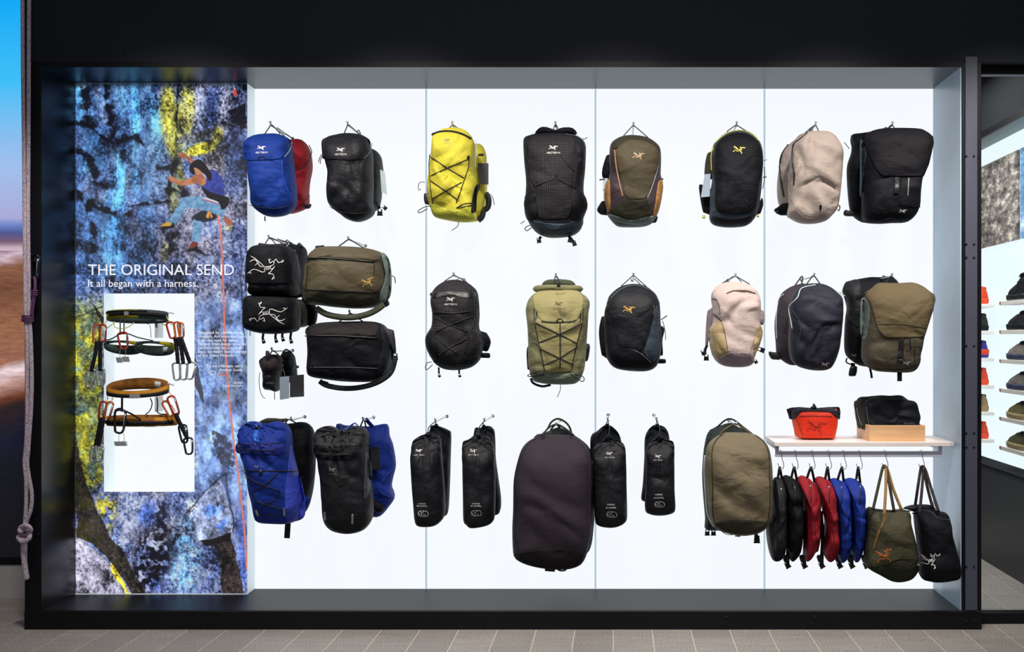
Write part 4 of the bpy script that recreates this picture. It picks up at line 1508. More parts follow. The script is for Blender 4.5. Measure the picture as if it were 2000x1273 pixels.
b.lump('hip_belt', [(660, 1090), (712, 1072), (700, 1130), (668, 1142)], M_BLK2, .04, .05)
b.card('swing_tag', [(146, 690), (198, 660), (166, 900), (150, 905)], M_TAGPALE, YF + .05)
b.free('sternum_strap', [(165, 690), (110, 695)], M_KCORD, .0035, curve=False)
b.free('side_toggle', [(735, 695), (772, 685)], M_KCORD, .004, curve=False)
b.loop((360, 240), (462, 132), (612, 256), M_LOOP, Yt=YF)
hook((462, 132), YF, 'chrome hook carrying the olive and plum hiking pack', 'A3')

b = Bag('hiking_pack', 'black hiking pack edged with yellow zip and yellow emblem', 'backpack', 'A3',
        [(1288, 320), (1340, 260), (1420, 205), (1520, 180), (1620, 182), (1700, 215), (1770, 280), (1810, 370), (1822, 500), (1812, 640), (1805, 760), (1790, 880), (1775, 980), (1730, 1085), (1650, 1165), (1540, 1185), (1400, 1185), (1280, 1160), (1235, 1100), (1238, 1000), (1235, 860), (1262, 700), (1268, 540), (1275, 400)],
        YF, .22, M_NAVYGREY, G1, wr=.006, seed=14, dome=.35)
b.patch('front_panel', [(1300, 400), (1350, 290), (1450, 225), (1560, 205), (1670, 230), (1760, 310), (1800, 450), (1795, 600), (1760, 760), (1720, 1000), (1600, 1048), (1460, 1048), (1315, 1005), (1310, 760), (1285, 580)], M_BLK2, .004, .010)
b.patch('bottom_panel', [(1270, 1080), (1450, 1085), (1600, 1080), (1720, 1050), (1720, 1090), (1645, 1160), (1530, 1178), (1400, 1178), (1290, 1155)], M_NAVY, .003, .003)
b.cord('zip', [(1272, 600), (1268, 450), (1296, 335), (1380, 248), (1480, 196), (1600, 188), (1700, 232), (1762, 292)], M_ZIPY, .0028)
b.cord('seam', [(1360, 880), (1320, 1000)], M_SEAM, .002)
b.cord('seam', [(1625, 900), (1700, 1010)], M_SEAM, .002)
b.logo((1560, 385), 120, 82, M_YEL, 0.95)
b.lump('shoulder_strap', [(1262, 385), (1262, 640), (1200, 700), (1205, 520), (1235, 405)], M_OLIVED, .06, .05)
b.lump('hip_belt', [(1165, 740), (1230, 820), (1250, 1000), (1230, 1070), (1180, 1020), (1140, 780)], M_BLK2, .05, .06)
b.lump('hip_belt', [(1790, 880), (1805, 960), (1762, 1075), (1735, 1060)], M_BLK2, .04, .05)
b.buckle('buckle', (1190, 1072), .018, M_ZIPY, YF + .02)
b.buckle('buckle', (1752, 1065), .014, M_ZIPY, YF + .02)
b.card('swing_tag', [(1200, 637), (1260, 632), (1255, 868), (1160, 876)], M_TAGBLUE, YF - .02)
b.free('pull_cord', [(1812, 500), (1832, 490), (1842, 486)], M_KCORD, .0018)
b.free('sternum_strap', [(1805, 670), (1842, 664)], M_KCORD, .003, curve=False)
b.free('shoulder_cord', [(1815, 560), (1822, 660), (1800, 790)], M_KCORD, .002)
b.loop((1435, 190), (1528, 128), (1630, 190), M_LOOP, Yt=YF)
hook((1528, 128), YF, 'chrome hook carrying the black pack with yellow zip', 'A3')

b = Bag('daypack', 'beige daypack hanging behind the creased beige daypack', 'backpack', 'A4',
        [(400, 235), (345, 285), (262, 350), (195, 440), (163, 580), (140, 720), (135, 850), (155, 985), (240, 1110), (420, 1150), (640, 1120), (740, 900), (740, 500), (640, 280), (500, 220)], YB, .17, M_BEIGE, G1, seed=15, wr=.008)
b.cord('zip', [(275, 345), (205, 450), (183, 560), (190, 680), (205, 800), (228, 908)], M_ZIPK, .005)
b.lump('hip_belt', [(160, 1020), (270, 950), (285, 1070), (200, 1112), (118, 1060)], M_BLK2, -.04, .05)
b.buckle('buckle', (150, 1060), .022, M_BUCKLE, YB - .06, rot=.6)
b.loop((430, 240), (540, 150), (520, 225), M_LOOP, Yt=YB)
b = Bag('daypack', 'creased beige daypack with black zip in front, beside the black flap backpack', 'backpack', 'A4',
        [(340, 300), (400, 242), (480, 206), (600, 196), (720, 202), (800, 245), (862, 330), (893, 410), (890, 540), (880, 680), (868, 800), (850, 940), (825, 1040), (765, 1110), (690, 1170), (560, 1200), (400, 1195), (290, 1150), (240, 1108), (262, 980), (255, 820), (258, 700), (270, 580), (285, 450), (310, 350)],
        YF, .2, M_BEIGE, G1, wr=.013, ws=10, seed=16, dome=.4)
b.cord('zip', [(480, 215), (400, 285), (330, 340), (318, 430), (325, 560), (340, 650), (335, 780)], M_ZIPK, .0035)
b.cord('seam', [(265, 640), (300, 900), (400, 1100), (560, 1150)], plain('beige_seam', (150, 130, 118), .6), .0015)
b.patch('zip_pull', [(612, 1000), (634, 998), (632, 1048), (612, 1050)], M_ZIPK, .003, .003)
b.free('side_tab', [(815, 1005), (832, 1010), (825, 1055), (806, 1052)], M_KCORD, .003)
b.logo((705, 1035), 50, 34, M_PGREY, 0.48)
b.loop((487, 210), (565, 132), (602, 200), M_LOOP, Yt=YF)
hook((565, 132), YF, 'chrome hook carrying the two beige daypacks', 'A4')

b = Bag('flap_backpack', 'black backpack almost hidden behind the black flap backpack', 'backpack', 'A4',
        [(935, 240), (1060, 218), (1250, 200), (1450, 230), (1500, 600), (1480, 1050), (1300, 1180), (1100, 1190), (1000, 1150), (935, 1085), (908, 960), (888, 720), (890, 560), (938, 420), (945, 330)], YB, .17, M_BLK2, G1, seed=17)
b.lump('hip_belt', [(870, 1085), (895, 1050), (960, 1090), (950, 1120), (885, 1115)], M_KCORD, -.02, .04)
b.free('strap_cord', [(880, 320), (900, 345), (935, 390)], M_LOOP, .002)
b.loop((1250, 215), (1330, 160), (1420, 230), M_LOOP, Yt=YB)
b = Bag('flap_backpack', 'all black backpack with wide angular flap and tiny white emblem', 'backpack', 'A4',
        [(1060, 265), (1120, 207), (1240, 174), (1400, 165), (1560, 165), (1720, 174), (1800, 207), (1850, 255), (1858, 330), (1838, 430), (1800, 570), (1755, 690), (1735, 760), (1720, 880), (1705, 1040), (1650, 1130), (1560, 1185), (1400, 1192), (1250, 1200), (1090, 1188), (1042, 1140), (1040, 960), (1045, 640), (1048, 400)],
        YF, .22, M_BLK2, G1, wr=.005, seed=18, dome=.2)
b.patch('flap', [(1075, 275), (1140, 207), (1260, 180), (1420, 172), (1560, 172), (1720, 178), (1840, 248), (1852, 325), (1800, 555), (1742, 690), (1520, 694), (1290, 690), (1235, 635), (1180, 530), (1110, 375)], fabric('black_canvas_flap', (21, 20, 25), .75), .006, .006, curve=False, n=64)
b.patch('side_panel', [(1052, 300), (1085, 330), (1120, 440), (1090, 640), (1060, 900), (1046, 880), (1050, 600)], M_NAVYGREY, .002, .002)
b.patch('pocket', [(1490, 702), (1712, 716), (1700, 1030), (1480, 1010)], M_BLK2, .003, .004, curve=False)
b.patch('closure_strap', [(1425, 700), (1482, 700), (1472, 880), (1412, 880)], M_BUCKLE, .005, .003, curve=False, n=24)
b.cord('zip', [(1577, 705), (1572, 800), (1566, 900)], M_PGREY, .0025)
b.cord('seam', [(1080, 1140), (1250, 1165), (1400, 1140), (1500, 1190)], M_NAVYGREY, .002)
b.logo((1515, 1065), 76, 44, M_PWHITE, 0.75)
b.loop((1345, 172), (1392, 132), (1425, 172), M_LOOP, Yt=YF)
hook((1392, 132), YF, 'chrome hook carrying the all black flap backpack', 'A4')

# ---- middle row ----------------------------------------------------------------------------------
b = Bag('cube_pack', 'black pack behind the skeleton emblem bag, only its edge showing', 'backpack', 'B1',
        [(440, 130), (520, 105), (590, 118), (608, 180), (605, 330), (600, 470), (540, 490), (440, 480)], YB, .17, M_BLK2, G2, seed=20, a=6, taper=0)
b.lump('buckle_strap', [(525, 110), (540, 88), (560, 104), (575, 125), (530, 128)], M_KCORD, -.02, .03)
b.free('strap_cord', [(380, 62, YB), (440, 82, YB), (520, 108, YB)], M_KCORD, .003)
b.loop((465, 125), (450, 70), (520, 115), M_LOOP, Yt=YB)
b = Bag('cube_pack', 'upper boxy black bag with a large white skeleton emblem', 'backpack', 'B1',
        [(150, 180), (180, 125), (240, 106), (340, 104), (450, 108), (510, 130), (540, 200), (555, 300), (558, 400), (552, 475), (400, 478), (172, 476), (165, 410), (140, 375), (146, 270)],
        YF, .26, M_BLK2, G2, wr=.004, seed=21, a=8, dome=.1, taper=.1, tmin=.75)
b.patch('front_panel', [(152, 190), (182, 135), (240, 118), (440, 118), (478, 150), (490, 240), (490, 360), (480, 385), (330, 388), (160, 384), (145, 360)], M_BLK2, .006, .006)
b.logo((305, 272), 250, 180, M_PWHITE, 1.09)
b.cord('zip', [(510, 140), (530, 220), (540, 330), (540, 390)], M_GCORD, .002)
b.cord('seam', [(525, 180), (548, 290), (552, 400)], M_NAVYGREY, .003)
b.lump('strap', [(245, 92), (330, 100), (440, 95), (445, 112), (330, 116), (250, 112)], M_KCORD, .0, .04)
b.loop((290, 100), (325, 52), (375, 106), M_LOOP, Yt=YF)
b.free('strap_cord', [(330, 52), (385, 75), (440, 112)], M_KCORD, .003)
hook((325, 52), YF, 'chrome hook carrying the skeleton emblem bags', 'B1')

b = Bag('cube_pack', 'olive and black pack behind the lower skeleton emblem bag', 'backpack', 'B1',
        [(450, 520), (560, 505), (620, 535), (632, 600), (628, 680), (590, 704), (500, 710), (440, 680)], YB - .03, .15, M_OLIVED, G2, seed=22)
b.lump('side_pocket', [(622, 545), (668, 560), (672, 620), (660, 680), (625, 700)], M_BLK2, .02, .06)
b.lump('top_strap', [(565, 470), (600, 520), (660, 545), (640, 570), (580, 560)], M_BLK2, .0, .06)
b.loop((560, 515), (575, 470), (600, 530), M_LOOP, Yt=YB)
b = Bag('cube_pack', 'lower boxy black bag hung upside down with white skeleton emblem', 'backpack', 'B1',
        [(124, 520), (135, 486), (170, 474), (330, 474), (480, 480), (540, 495), (566, 545), (568, 640), (560, 720), (510, 745), (400, 756), (280, 755), (180, 738), (126, 712), (118, 620)],
        YF, .24, M_BLK2, G2, wr=.004, seed=23, a=8, dome=.1, taper=.1, tmin=.8)
b.patch('front_panel', [(128, 530), (140, 492), (180, 484), (470, 492), (515, 510), (520, 600), (512, 715), (400, 740), (270, 742), (150, 716), (126, 690)], M_BLK2, .006, .006)
b.logo((305, 605), 265, 170, M_PWHITE, 1.09, flip=True)
b.cord('zip', [(530, 520), (545, 600), (535, 715)], M_GCORD, .002)
for x_, y_ in ((280, 800), (372, 795), (422, 785), (482, 800)):
    b.web('strap_end', [(x_, 745), (x_ - 6, y_ - 14), (x_, y_)], M_KCORD, .012)
    b.buckle('buckle', (x_, y_ + 10), .018, M_BUCKLE, rot=.3)
b.free('pull_cord', [(180, 735), (182, 770)], M_KCORD, .002)
b.lump('top_strap', [(250, 468), (420, 466), (430, 482), (250, 484)], M_KCORD, .04, .04)

b = Bag('duffel_pack', 'olive duffel bag with gold emblem hung sideways above the black one', 'duffel bag', 'B1',
        [(588, 190), (640, 132), (690, 117), (900, 117), (1040, 128), (1140, 150), (1195, 185), (1222, 240), (1226, 340), (1226, 440), (1212, 500), (1170, 545), (1080, 566), (960, 572), (800, 562), (680, 548), (570, 535), (562, 450), (575, 330)],
        YF, .26, M_OLIVED, G2, wr=.006, seed=24, a=6, dome=.25)
b.patch('end_panel', [(1142, 165), (1192, 200), (1214, 300), (1214, 440), (1195, 500), (1140, 535), (1130, 470), (1170, 330)], M_GREYGREEN, .003, .004)
b.patch('front_panel', [(590, 240), (700, 222), (900, 228), (1085, 240), (1130, 235), (1160, 330), (1115, 450), (900, 445), (700, 438), (572, 428), (575, 330)], M_OLIVE, .003, .004)
b.patch('top_panel', [(598, 190), (645, 138), (690, 124), (900, 124), (1128, 156), (1132, 205), (1085, 222), (900, 206), (700, 196), (605, 204)], M_OLIVE, .004, .006)
b.cord('zip', [(600, 206), (700, 200), (800, 206), (950, 218), (1088, 230)], M_ZIPK, .005)
b.cord('zip', [(1088, 235), (1086, 330)], M_ZIPK, .002)
b.cord('seam', [(570, 432), (800, 440), (1132, 456)], M_SEAM, .002)
b.logo((1045, 378), 86, 74, M_GOLD, 0.88, rot=-.35)
b.web('shoulder_strap', [(665, 568), (740, 612), (840, 633), (940, 634), (1040, 612), (1110, 578), (1160, 540)], fabric('olive_webbing', (74, 76, 62), .7), .030, YF - .06, th=.008)
b.patch('strap_anchor', [(1140, 525), (1180, 500), (1200, 540), (1165, 560)], M_KCORD, .004, .004)
b.free('pull_cord', [(1218, 330), (1238, 345), (1244, 385)], M_KCORD, .0025)
b.lump('grab_handle', [(660, 118), (690, 108), (690, 126), (665, 128)], M_KCORD, .0, .05)
b.loop((825, 120), (905, 62), (1020, 132), M_LOOP, r=.0035, Yt=YF)
hook((905, 62), YF, 'chrome hook carrying the olive duffel bag', 'B1')

b = Bag('duffel_pack', 'black duffel bag with long shoulder strap under the olive duffel', 'duffel bag', 'B1',
        [(572, 740), (590, 705), (650, 678), (760, 668), (900, 664), (1060, 664), (1150, 676), (1205, 715), (1236, 800), (1248, 900), (1244, 990), (1205, 1066), (1120, 1104), (900, 1106), (720, 1088), (600, 1066), (574, 1020), (580, 880)],
        YF, .26, M_BLK2, G2, wr=.006, seed=25, a=6, dome=.25)
b.patch('top_panel', [(590, 715), (650, 686), (760, 676), (900, 672), (1060, 672), (1110, 690), (1115, 745), (1090, 772), (900, 768), (760, 764), (600, 768)], fabric('brown_black_nylon', (36, 33, 35), .65), .004, .006)
b.patch('end_panel', [(1135, 690), (1195, 730), (1222, 820), (1232, 920), (1200, 1040), (1140, 1085), (1110, 1010), (1150, 850)], M_NAVY, .003, .004)
b.cord('zip', [(588, 772), (800, 770), (960, 778), (1112, 786)], M_ZIPK, .005)
b.cord('seam', [(592, 1002), (850, 1000), (1112, 1008)], M_GCORD, .0014)
b.web('shoulder_strap', [(690, 1102), (740, 1132), (840, 1152), (950, 1152), (1060, 1130), (1150, 1090), (1215, 1030), (1244, 930)], fabric('black_webbing', (40, 42, 46), .7), .026, YF - .06, th=.008)
b.buckle('buckle', (722, 1118), .03, M_BUCKLE, YF - .06, rot=1.2)
b.buckle('buckle', (1242, 920), .03, M_BUCKLE, YF - .06)
b.lump('side_strap', [(1200, 700), (1232, 730), (1250, 880), (1236, 900), (1205, 760)], M_KCORD, -.02, .03)
b.loop((830, 670), (915, 604), (1010, 668), M_LOOP, r=.0035, Yt=YF)
hook((915, 604), YF, 'chrome hook carrying the black duffel bag', 'B1')

b = Bag('chalk_bag', 'second small black chalk bag with a charcoal tag', 'chalk bag', 'D3',
        [(880, 470), (960, 400), (1060, 395), (1140, 450), (1170, 560), (1195, 680), (1205, 800), (1180, 900), (1050, 910), (920, 880), (880, 700)], YB - .06, .12, M_BLK2, G2, seed=26, dome=.5)
b.cord('rim_cord', [(1060, 420), (1120, 520), (1135, 620), (1100, 730)], M_GCORD, .002)
b.card('swing_tag', [(1070, 790), (1302, 775), (1306, 1140), (1070, 1155)], M_TAGDK, YB - .15)
b.buckle('buckle', (1200, 640), .014, M_BUCKLE, YB - .12)
b.free('tag_string', [(1165, 640, YB - .12), (1180, 700, YB - .14), (1185, 800, YB - .152)], M_GCORD, .0012)
b.loop((950, 420), (1010, 360), (1100, 410), M_KCORD, r=.004, Yt=YB - .06)
b = Bag('chalk_bag', 'small black chalk bag with a blue-grey tag below the skeleton bags', 'chalk bag', 'D3',
        [(556, 570), (590, 500), (670, 458), (780, 440), (900, 452), (958, 510), (976, 600), (962, 690), (930, 780), (915, 900), (893, 1052), (750, 1035), (612, 1012), (600, 880), (590, 760), (576, 690)],
        YF + .02, .15, M_BLK, G2, wr=.005, ws=16, seed=27, dome=.5)
b.patch('collar', [(562, 570), (600, 505), (690, 465), (800, 452), (900, 462), (952, 530), (966, 600), (940, 680), (860, 712), (740, 715), (620, 695)], fabric('soft_brown_black_cloth', (44, 37, 40), .75), .006, .010)
b.lump('grab_tab', [(670, 395), (712, 380), (735, 420), (720, 540), (690, 550)], M_KCORD, -.07, .02)
b.text(WORD, (745, 915), 130, M_PGREY)
b.card('swing_tag', [(900, 815), (1060, 800), (1060, 1170), (905, 1195)], M_TAGBLUE, YF - .07)
b.free('tag_string', [(955, 690, YF - .05), (978, 740, YF - .06), (985, 820, YF - .069)], M_GCORD, .0012)
b.free('draw_cord', [(575, 740), (560, 880), (580, 1050), (620, 1140), (665, 1172)], M_KCORD, .0016)
b.free('draw_cord', [(815, 1030), (818, 1120), (820, 1192)], M_KCORD, .0018)
b.loop((740, 450), (790, 375), (880, 450), M_KCORD, r=.003, Yt=YF + .02)
hook((790, 375), YF + .02, 'chrome hook carrying the chalk bags', 'D3')

b = Bag('trail_pack', 'rounded black ripstop trail pack with white emblem and dangling cords', 'backpack', 'B2',
        [(200, 225), (250, 172), (330, 132), (430, 122), (520, 140), (590, 180), (635, 232), (652, 330), (655, 450), (652, 560), (682, 640), (692, 740), (670, 850), (600, 920), (500, 950), (380, 956), (280, 935), (200, 870), (150, 765), (134, 680), (150, 610), (188, 550), (194, 430), (178, 330), (183, 270)],
        YF, .22, M_BLKGRID, G2, wr=.008, seed=28, dome=.4)
b.patch('zip_shadow', [(190, 245), (300, 232), (420, 228), (590, 236), (612, 275), (560, 295), (470, 290), (400, 262), (300, 272), (210, 292)], M_ZIPK, .002, .001)  # dark patch painted as the shadow along the zip
b.patch('lower_panel', [(215, 870), (330, 905), (480, 900), (630, 840), (600, 905), (500, 940), (380, 946), (280, 925)], M_NAVY, .003, .003)
b.patch('side_pocket', [(150, 640), (215, 600), (250, 700), (265, 850), (200, 840), (150, 740)], M_BLK2, .003, .008)
b.patch('side_pocket', [(540, 620), (620, 580), (682, 660), (680, 760), (600, 860), (500, 850)], M_BLKGRID, .003, .010)
b.cords('shock_cord', [[(220, 420), (400, 435), (560, 412)], [(225, 465), (370, 540), (530, 598)], [(585, 460), (370, 540), (245, 600)], [(240, 650), (360, 752), (440, 800)], [(530, 665), (360, 752), (262, 822)], [(600, 470), (560, 600), (510, 800)]], M_SEAM, .003)
b.brand((380, 335), 118, M_PWHITE)
b.lump('shoulder_strap', [(655, 560), (700, 600), (748, 690), (720, 780), (690, 770), (700, 690), (660, 620)], M_BLK2, .05, .05)
b.lump('hip_belt', [(680, 800), (735, 800), (742, 835), (720, 845), (670, 830)], M_BLK2, .03, .05)
b.cord('seam', [(610, 300), (640, 420), (636, 560), (676, 680)], M_NAVYGREY, .0025)
b.free('tool_loop', [(212, 905), (160, 952), (146, 930), (160, 890), (205, 880)], M_KCORD, .0022)
for x_ in (268, 455):
    b.web('strap_end', [(x_, 930), (x_ + 2, 990)], M_KCORD, .009)
    b.buckle('buckle', (x_ + 5, 1005), .015, M_BUCKLE, rot=.4)
b.loop((320, 138), (410, 80), (528, 146), M_LOOP, Yt=YF)
b.free('zip_pull', [(430, 124, YF - .03), (470, 110, YF - .03), (505, 118, YF - .03)], M_GCORD, .002)
hook((410, 80), YF, 'chrome hook carrying the rounded ripstop trail pack', 'B2')

b = Bag('trail_pack', 'tall sage green trail pack laced with dark cord', 'backpack', 'B2',
        [(1065, 370), (1095, 295), (1150, 245), (1220, 215), (1400, 208), (1530, 214), (1595, 250), (1645, 290), (1668, 340), (1656, 430), (1648, 560), (1638, 700), (1625, 880), (1612, 960), (1570, 1050), (1500, 1085), (1300, 1086), (1160, 1066), (1115, 1030), (1096, 960), (1085, 880), (1085, 740), (1078, 560), (1064, 440)],
        YF, .24, M_SAGED, G2, wr=.010, seed=29, dome=.35)
b.lump('roll_top', [(1152, 180), (1300, 168), (1420, 172), (1578, 180), (1580, 235), (1380, 240), (1155, 235)], M_SAGED, .04, .14)
b.lump('shoulder_straps', [(1215, 172), (1255, 128), (1350, 118), (1480, 128), (1528, 168), (1500, 185), (1250, 185)], fabric('dark_sage_cloth', (74, 80, 66), .7), .08, .06)
b.patch('front_panel', [(1140, 520), (1220, 480), (1500, 480), (1595, 510), (1545, 700), (1500, 945), (1370, 975), (1240, 955), (1190, 700)], M_SAGE, .003, .010, wr=.004)
b.patch('lid_pocket', [(1135, 290), (1200, 232), (1380, 222), (1540, 228), (1602, 300), (1590, 400), (1550, 480), (1480, 510), (1250, 510), (1190, 470), (1150, 390)], M_SAGE, .005, .014)
b.patch('lower_panel', [(1115, 990), (1250, 975), (1370, 990), (1560, 985), (1555, 1045), (1490, 1078), (1300, 1080), (1165, 1060)], fabric('grey_sage_nylon', (122, 134, 116), .5), .002, .003)
b.cords('shock_cord', [[(1146, 385), (1150, 520), (1190, 700), (1242, 950)], [(1602, 385), (1590, 520), (1542, 700), (1490, 938)], [(1160, 520), (1380, 625), (1542, 710)], [(1590, 525), (1380, 625), (1190, 705)],
                       [(1200, 755), (1380, 845), (1508, 905)], [(1540, 742), (1380, 845), (1225, 915)], [(1175, 410), (1160, 500)], [(1575, 430), (1570, 510)]], M_KCORD, .0026)
b.cord('zip', [(1385, 520), (1386, 700), (1385, 940)], M_SEAM, .003)  # dark crease down the middle, its shade drawn as a cord
b.cord('zip', [(1215, 505), (1380, 515), (1520, 505)], plain('dark_sage_seam', (70, 78, 64), .6), .004)
b.cord('bungee_loop', [(1352, 512), (1362, 490), (1385, 482), (1405, 492), (1412, 512)], M_KCORD, .003)
b.brand((1375, 375), 118, plain('dark_sage_print', (92, 92, 60), .6))
b.cord('tool_loop', [(1240, 990), (1150, 982), (1092, 1000), (1100, 1015), (1160, 1010), (1240, 998)], M_KCORD, .0024)
b.cord('tool_loop', [(1485, 990), (1540, 1030), (1585, 1060), (1608, 1045), (1590, 1010), (1520, 990)], M_KCORD, .0024)
b.web('bottom_strap', [(1115, 1030), (1140, 1075), (1220, 1104), (1300, 1090)], M_KCORD, .012)
b.free('pull_cord', [(1390, 1080), (1388, 1130), (1375, 1170), (1358, 1204)], M_KCORD, .0018)
b.lump('side_strap', [(1632, 720), (1660, 730), (1650, 830), (1625, 900), (1618, 860)], M_KCORD, .05, .03)
b.lump('side_strap', [(1085, 740), (1095, 800), (1098, 950), (1084, 940), (1076, 800)], M_KCORD, .05, .03)
b.buckle('buckle', (1372, 170), .02, M_BUCKLE, YF - .09)
b.loop((1325, 180), (1348, 88), (1400, 180), M_LOOP, Yt=YF)
hook((1348, 88), YF, 'chrome hook carrying the sage green trail pack', 'B2')

b = Bag('hiking_pack', 'dark navy hiking pack with a gold emblem', 'backpack', 'B3',
        [(190, 420), (212, 335), (270, 270), (350, 216), (460, 190), (560, 195), (640, 226), (710, 285), (760, 360), (776, 450), (782, 600), (792, 700), (792, 850), (772, 1000), (730, 1090), (640, 1135), (480, 1138), (320, 1115), (240, 1070), (192, 980), (172, 800), (164, 600), (170, 480)],
        YF, .22, M_NAVY, G2, wr=.006, seed=30, dome=.35)
b.patch('front_panel', [(210, 425), (320, 305), (440, 282), (600, 302), (712, 400), (682, 560), (640, 700), (570, 910), (430, 885), (330, 860), (290, 720), (235, 560)], M_BLK, .004, .010)
b.patch('bottom_panel', [(330, 870), (440, 895), (560, 940), (670, 1045), (600, 1085), (420, 1085), (270, 1040), (240, 960)], M_BLK2, .003, .004)
b.patch('side_panel', [(735, 420), (760, 520), (765, 700), (755, 900), (700, 1040), (600, 930), (660, 740), (700, 560)], M_NAVYGREY, .003, .004)
b.cord('zip', [(195, 400), (330, 262), (480, 205), (620, 235), (720, 302), (766, 405)], M_GCORD, .0022)
b.cord('zip', [(700, 420), (712, 470), (695, 530)], M_GCORD, .0025)
b.cord('seam', [(430, 885), (560, 945), (678, 1050)], M_GCORD, .0022)
b.logo((438, 468), 126, 86, M_GOLD, 0.95)
b.lump('shoulder_strap', [(140, 545), (165, 560), (165, 900), (190, 1040), (150, 1000), (120, 850), (110, 690)], M_BLK2, .05, .05)
b.lump('shoulder_strap', [(790, 640), (822, 690), (800, 800), (805, 950), (785, 960), (780, 760)], M_BLK2, .05, .05)
b.lump('hip_belt', [(760, 1010), (830, 1008), (832, 1050), (780, 1050)], M_BLK2, .04, .04)
b.free('sternum_cord', [(785, 580), (820, 555), (848, 535)], M_KCORD, .003)
b.free('pull_cord', [(800, 590), (820, 660), (832, 740), (832, 800)], M_KCORD, .002)
b.loop((352, 215), (484, 100), (626, 220), M_LOOP, Yt=YF)
b.free('haul_loop', [(490, 130), (560, 195)], M_LOOP, .0024, curve=False)
hook((484, 100), YF, 'chrome hook carrying the navy hiking pack', 'B3')

b = Bag('hiking_pack', 'pale beige hiking pack with olive-gold stretch side pockets', 'backpack', 'B3',
        [(1318, 290), (1370, 222), (1450, 182), (1560, 166), (1680, 176), (1780, 216), (1842, 275), (1876, 350), (1882, 460), (1872, 600), (1892, 690), (1870, 830), (1822, 960), (1790, 1058), (1700, 1092), (1540, 1093), (1430, 1070), (1350, 1010), (1310, 900), (1298, 760), (1300, 680), (1332, 600), (1330, 460), (1314, 370)],
        YF, .22, M_BEIGE2, G2, wr=.011, seed=31, dome=.4)
b.patch('side_pocket', [(1302, 690), (1375, 620), (1442, 602), (1480, 690), (1500, 900), (1515, 938), (1430, 1005), (1355, 985), (1312, 860)], fabric('olive_gold_stretch', (176, 156, 118), .4, crease=.8), .004, .008)
b.patch('side_pocket', [(1835, 640), (1888, 700), (1862, 830), (1795, 960), (1792, 820)], fabric('olive_gold_stretch', (0, 0, 0)), .004, .006)
b.patch('bottom_panel', [(1405, 1010), (1530, 938), (1700, 936), (1782, 962), (1788, 1045), (1700, 1085), (1540, 1086), (1440, 1062)], M_MAUVE, .003, .003)
b.cord('zip', [(1495, 296), (1560, 268), (1640, 262), (1730, 268), (1805, 296)], plain('brown_zip', (120, 100, 92), .6), .004)
b.cord('zip', [(1335, 350), (1385, 360), (1415, 430), (1425, 520)], plain('brown_zip', (0, 0, 0)), .003)
b.cord('seam', [(1440, 600), (1480, 740), (1510, 930)], plain('brown_zip', (0, 0, 0)), .002)
b.cord('seam', [(1800, 780), (1745, 960), (1780, 1040)], plain('brown_zip', (0, 0, 0)), .002)
b.cord('tool_loop', [(1345, 520), (1390, 545), (1440, 595)], M_KCORD, .003)
b.lump('shoulder_strap', [(1318, 380), (1328, 560), (1300, 680), (1290, 860), (1265, 860), (1268, 700), (1284, 500)], M_MAUVE, .06, .05)
b.lump('shoulder_strap', [(1876, 460), (1908, 520), (1905, 600), (1880, 640), (1868, 560)], M_MAUVE, .06, .04)
b.buckle('buckle', (1242, 930), .026, M_BUCKLE, YF + .02, rot=.4)
b.buckle('buckle', (1275, 985), .028, M_BUCKLE, YF + .02)
b.buckle('buckle', (1870, 905), .028, M_BUCKLE, YF + .02, rot=1.2)
b.buckle('buckle', (1810, 1030), .02, M_BUCKLE, YF + .02, rot=.4)
b.web('hip_strap', [(1285, 850), (1265, 900), (1260, 950)], M_KCORD, .014)
b.loop((1455, 178), (1588, 104), (1740, 190), M_LOOP, Yt=YF)
b.free('haul_loop', [(1480, 172), (1560, 112), (1600, 112), (1660, 170)], M_LOOP, .0024, curve=False)
hook((1588, 104), YF, 'chrome hook carrying the pale beige hiking pack', 'B3')

b = Bag('daypack', 'brown-black daypack with pale zip hanging behind the creased black daypack', 'backpack', 'B4',
        [(350, 190), (260, 222), (175, 290), (132, 420), (105, 600), (118, 800), (130, 915), (200, 985), (300, 1025), (450, 1000), (600, 900), (640, 500), (560, 250), (450, 180)], YB, .17, M_BROWNBLK, G2, seed=32)
b.cord('zip', [(215, 288), (165, 345), (143, 480), (138, 620), (146, 750)], M_ZIPW, .0025)
b.lump('hip_belt', [(60, 885), (120, 895), (165, 945), (120, 970), (75, 945)], M_KCORD, -.02, .04)
b.loop((335, 195), (405, 105), (400, 190), M_LOOP, r=.004, Yt=YB)
b = Bag('daypack', 'black creased daypack with small white emblem low on its front', 'backpack', 'B4',
        [(245, 440), (268, 345), (330, 245), (400, 192), (500, 176), (620, 180), (720, 216), (800, 276), (848, 330), (856, 450), (846, 600), (832, 720), (810, 860), (762, 990), (695, 1066), (560, 1080), (420, 1060), (320, 1020), (262, 940), (244, 800), (250, 600)],
        YF, .2, fabric('slate_black_nylon', (38, 39, 50), .55, crease=.5), G2, wr=.010, seed=33, dome=.4)
b.cord('zip', [(545, 192), (400, 228), (360, 320), (285, 400), (268, 440), (290, 560), (305, 650)], M_ZIPW, .0028)
b.cord('zip', [(790, 262), (850, 310)], M_ZIPW, .0028)
b.cord('seam', [(310, 460), (390, 620), (360, 900), (420, 1050)], M_NAVYGREY, .002)
b.free('zip_pull', [(300, 640, YF - .09), (310, 720, YF - .09), (310, 770, YF - .09)], M_KCORD, .002)
b.logo((648, 1015), 78, 44, M_PWHITE, 0.75)
b.loop((455, 180), (525, 95), (592, 182), M_LOOP, r=.0034, Yt=YF)
hook((525, 95), YF, 'chrome hook carrying the two creased black daypacks', 'B4')

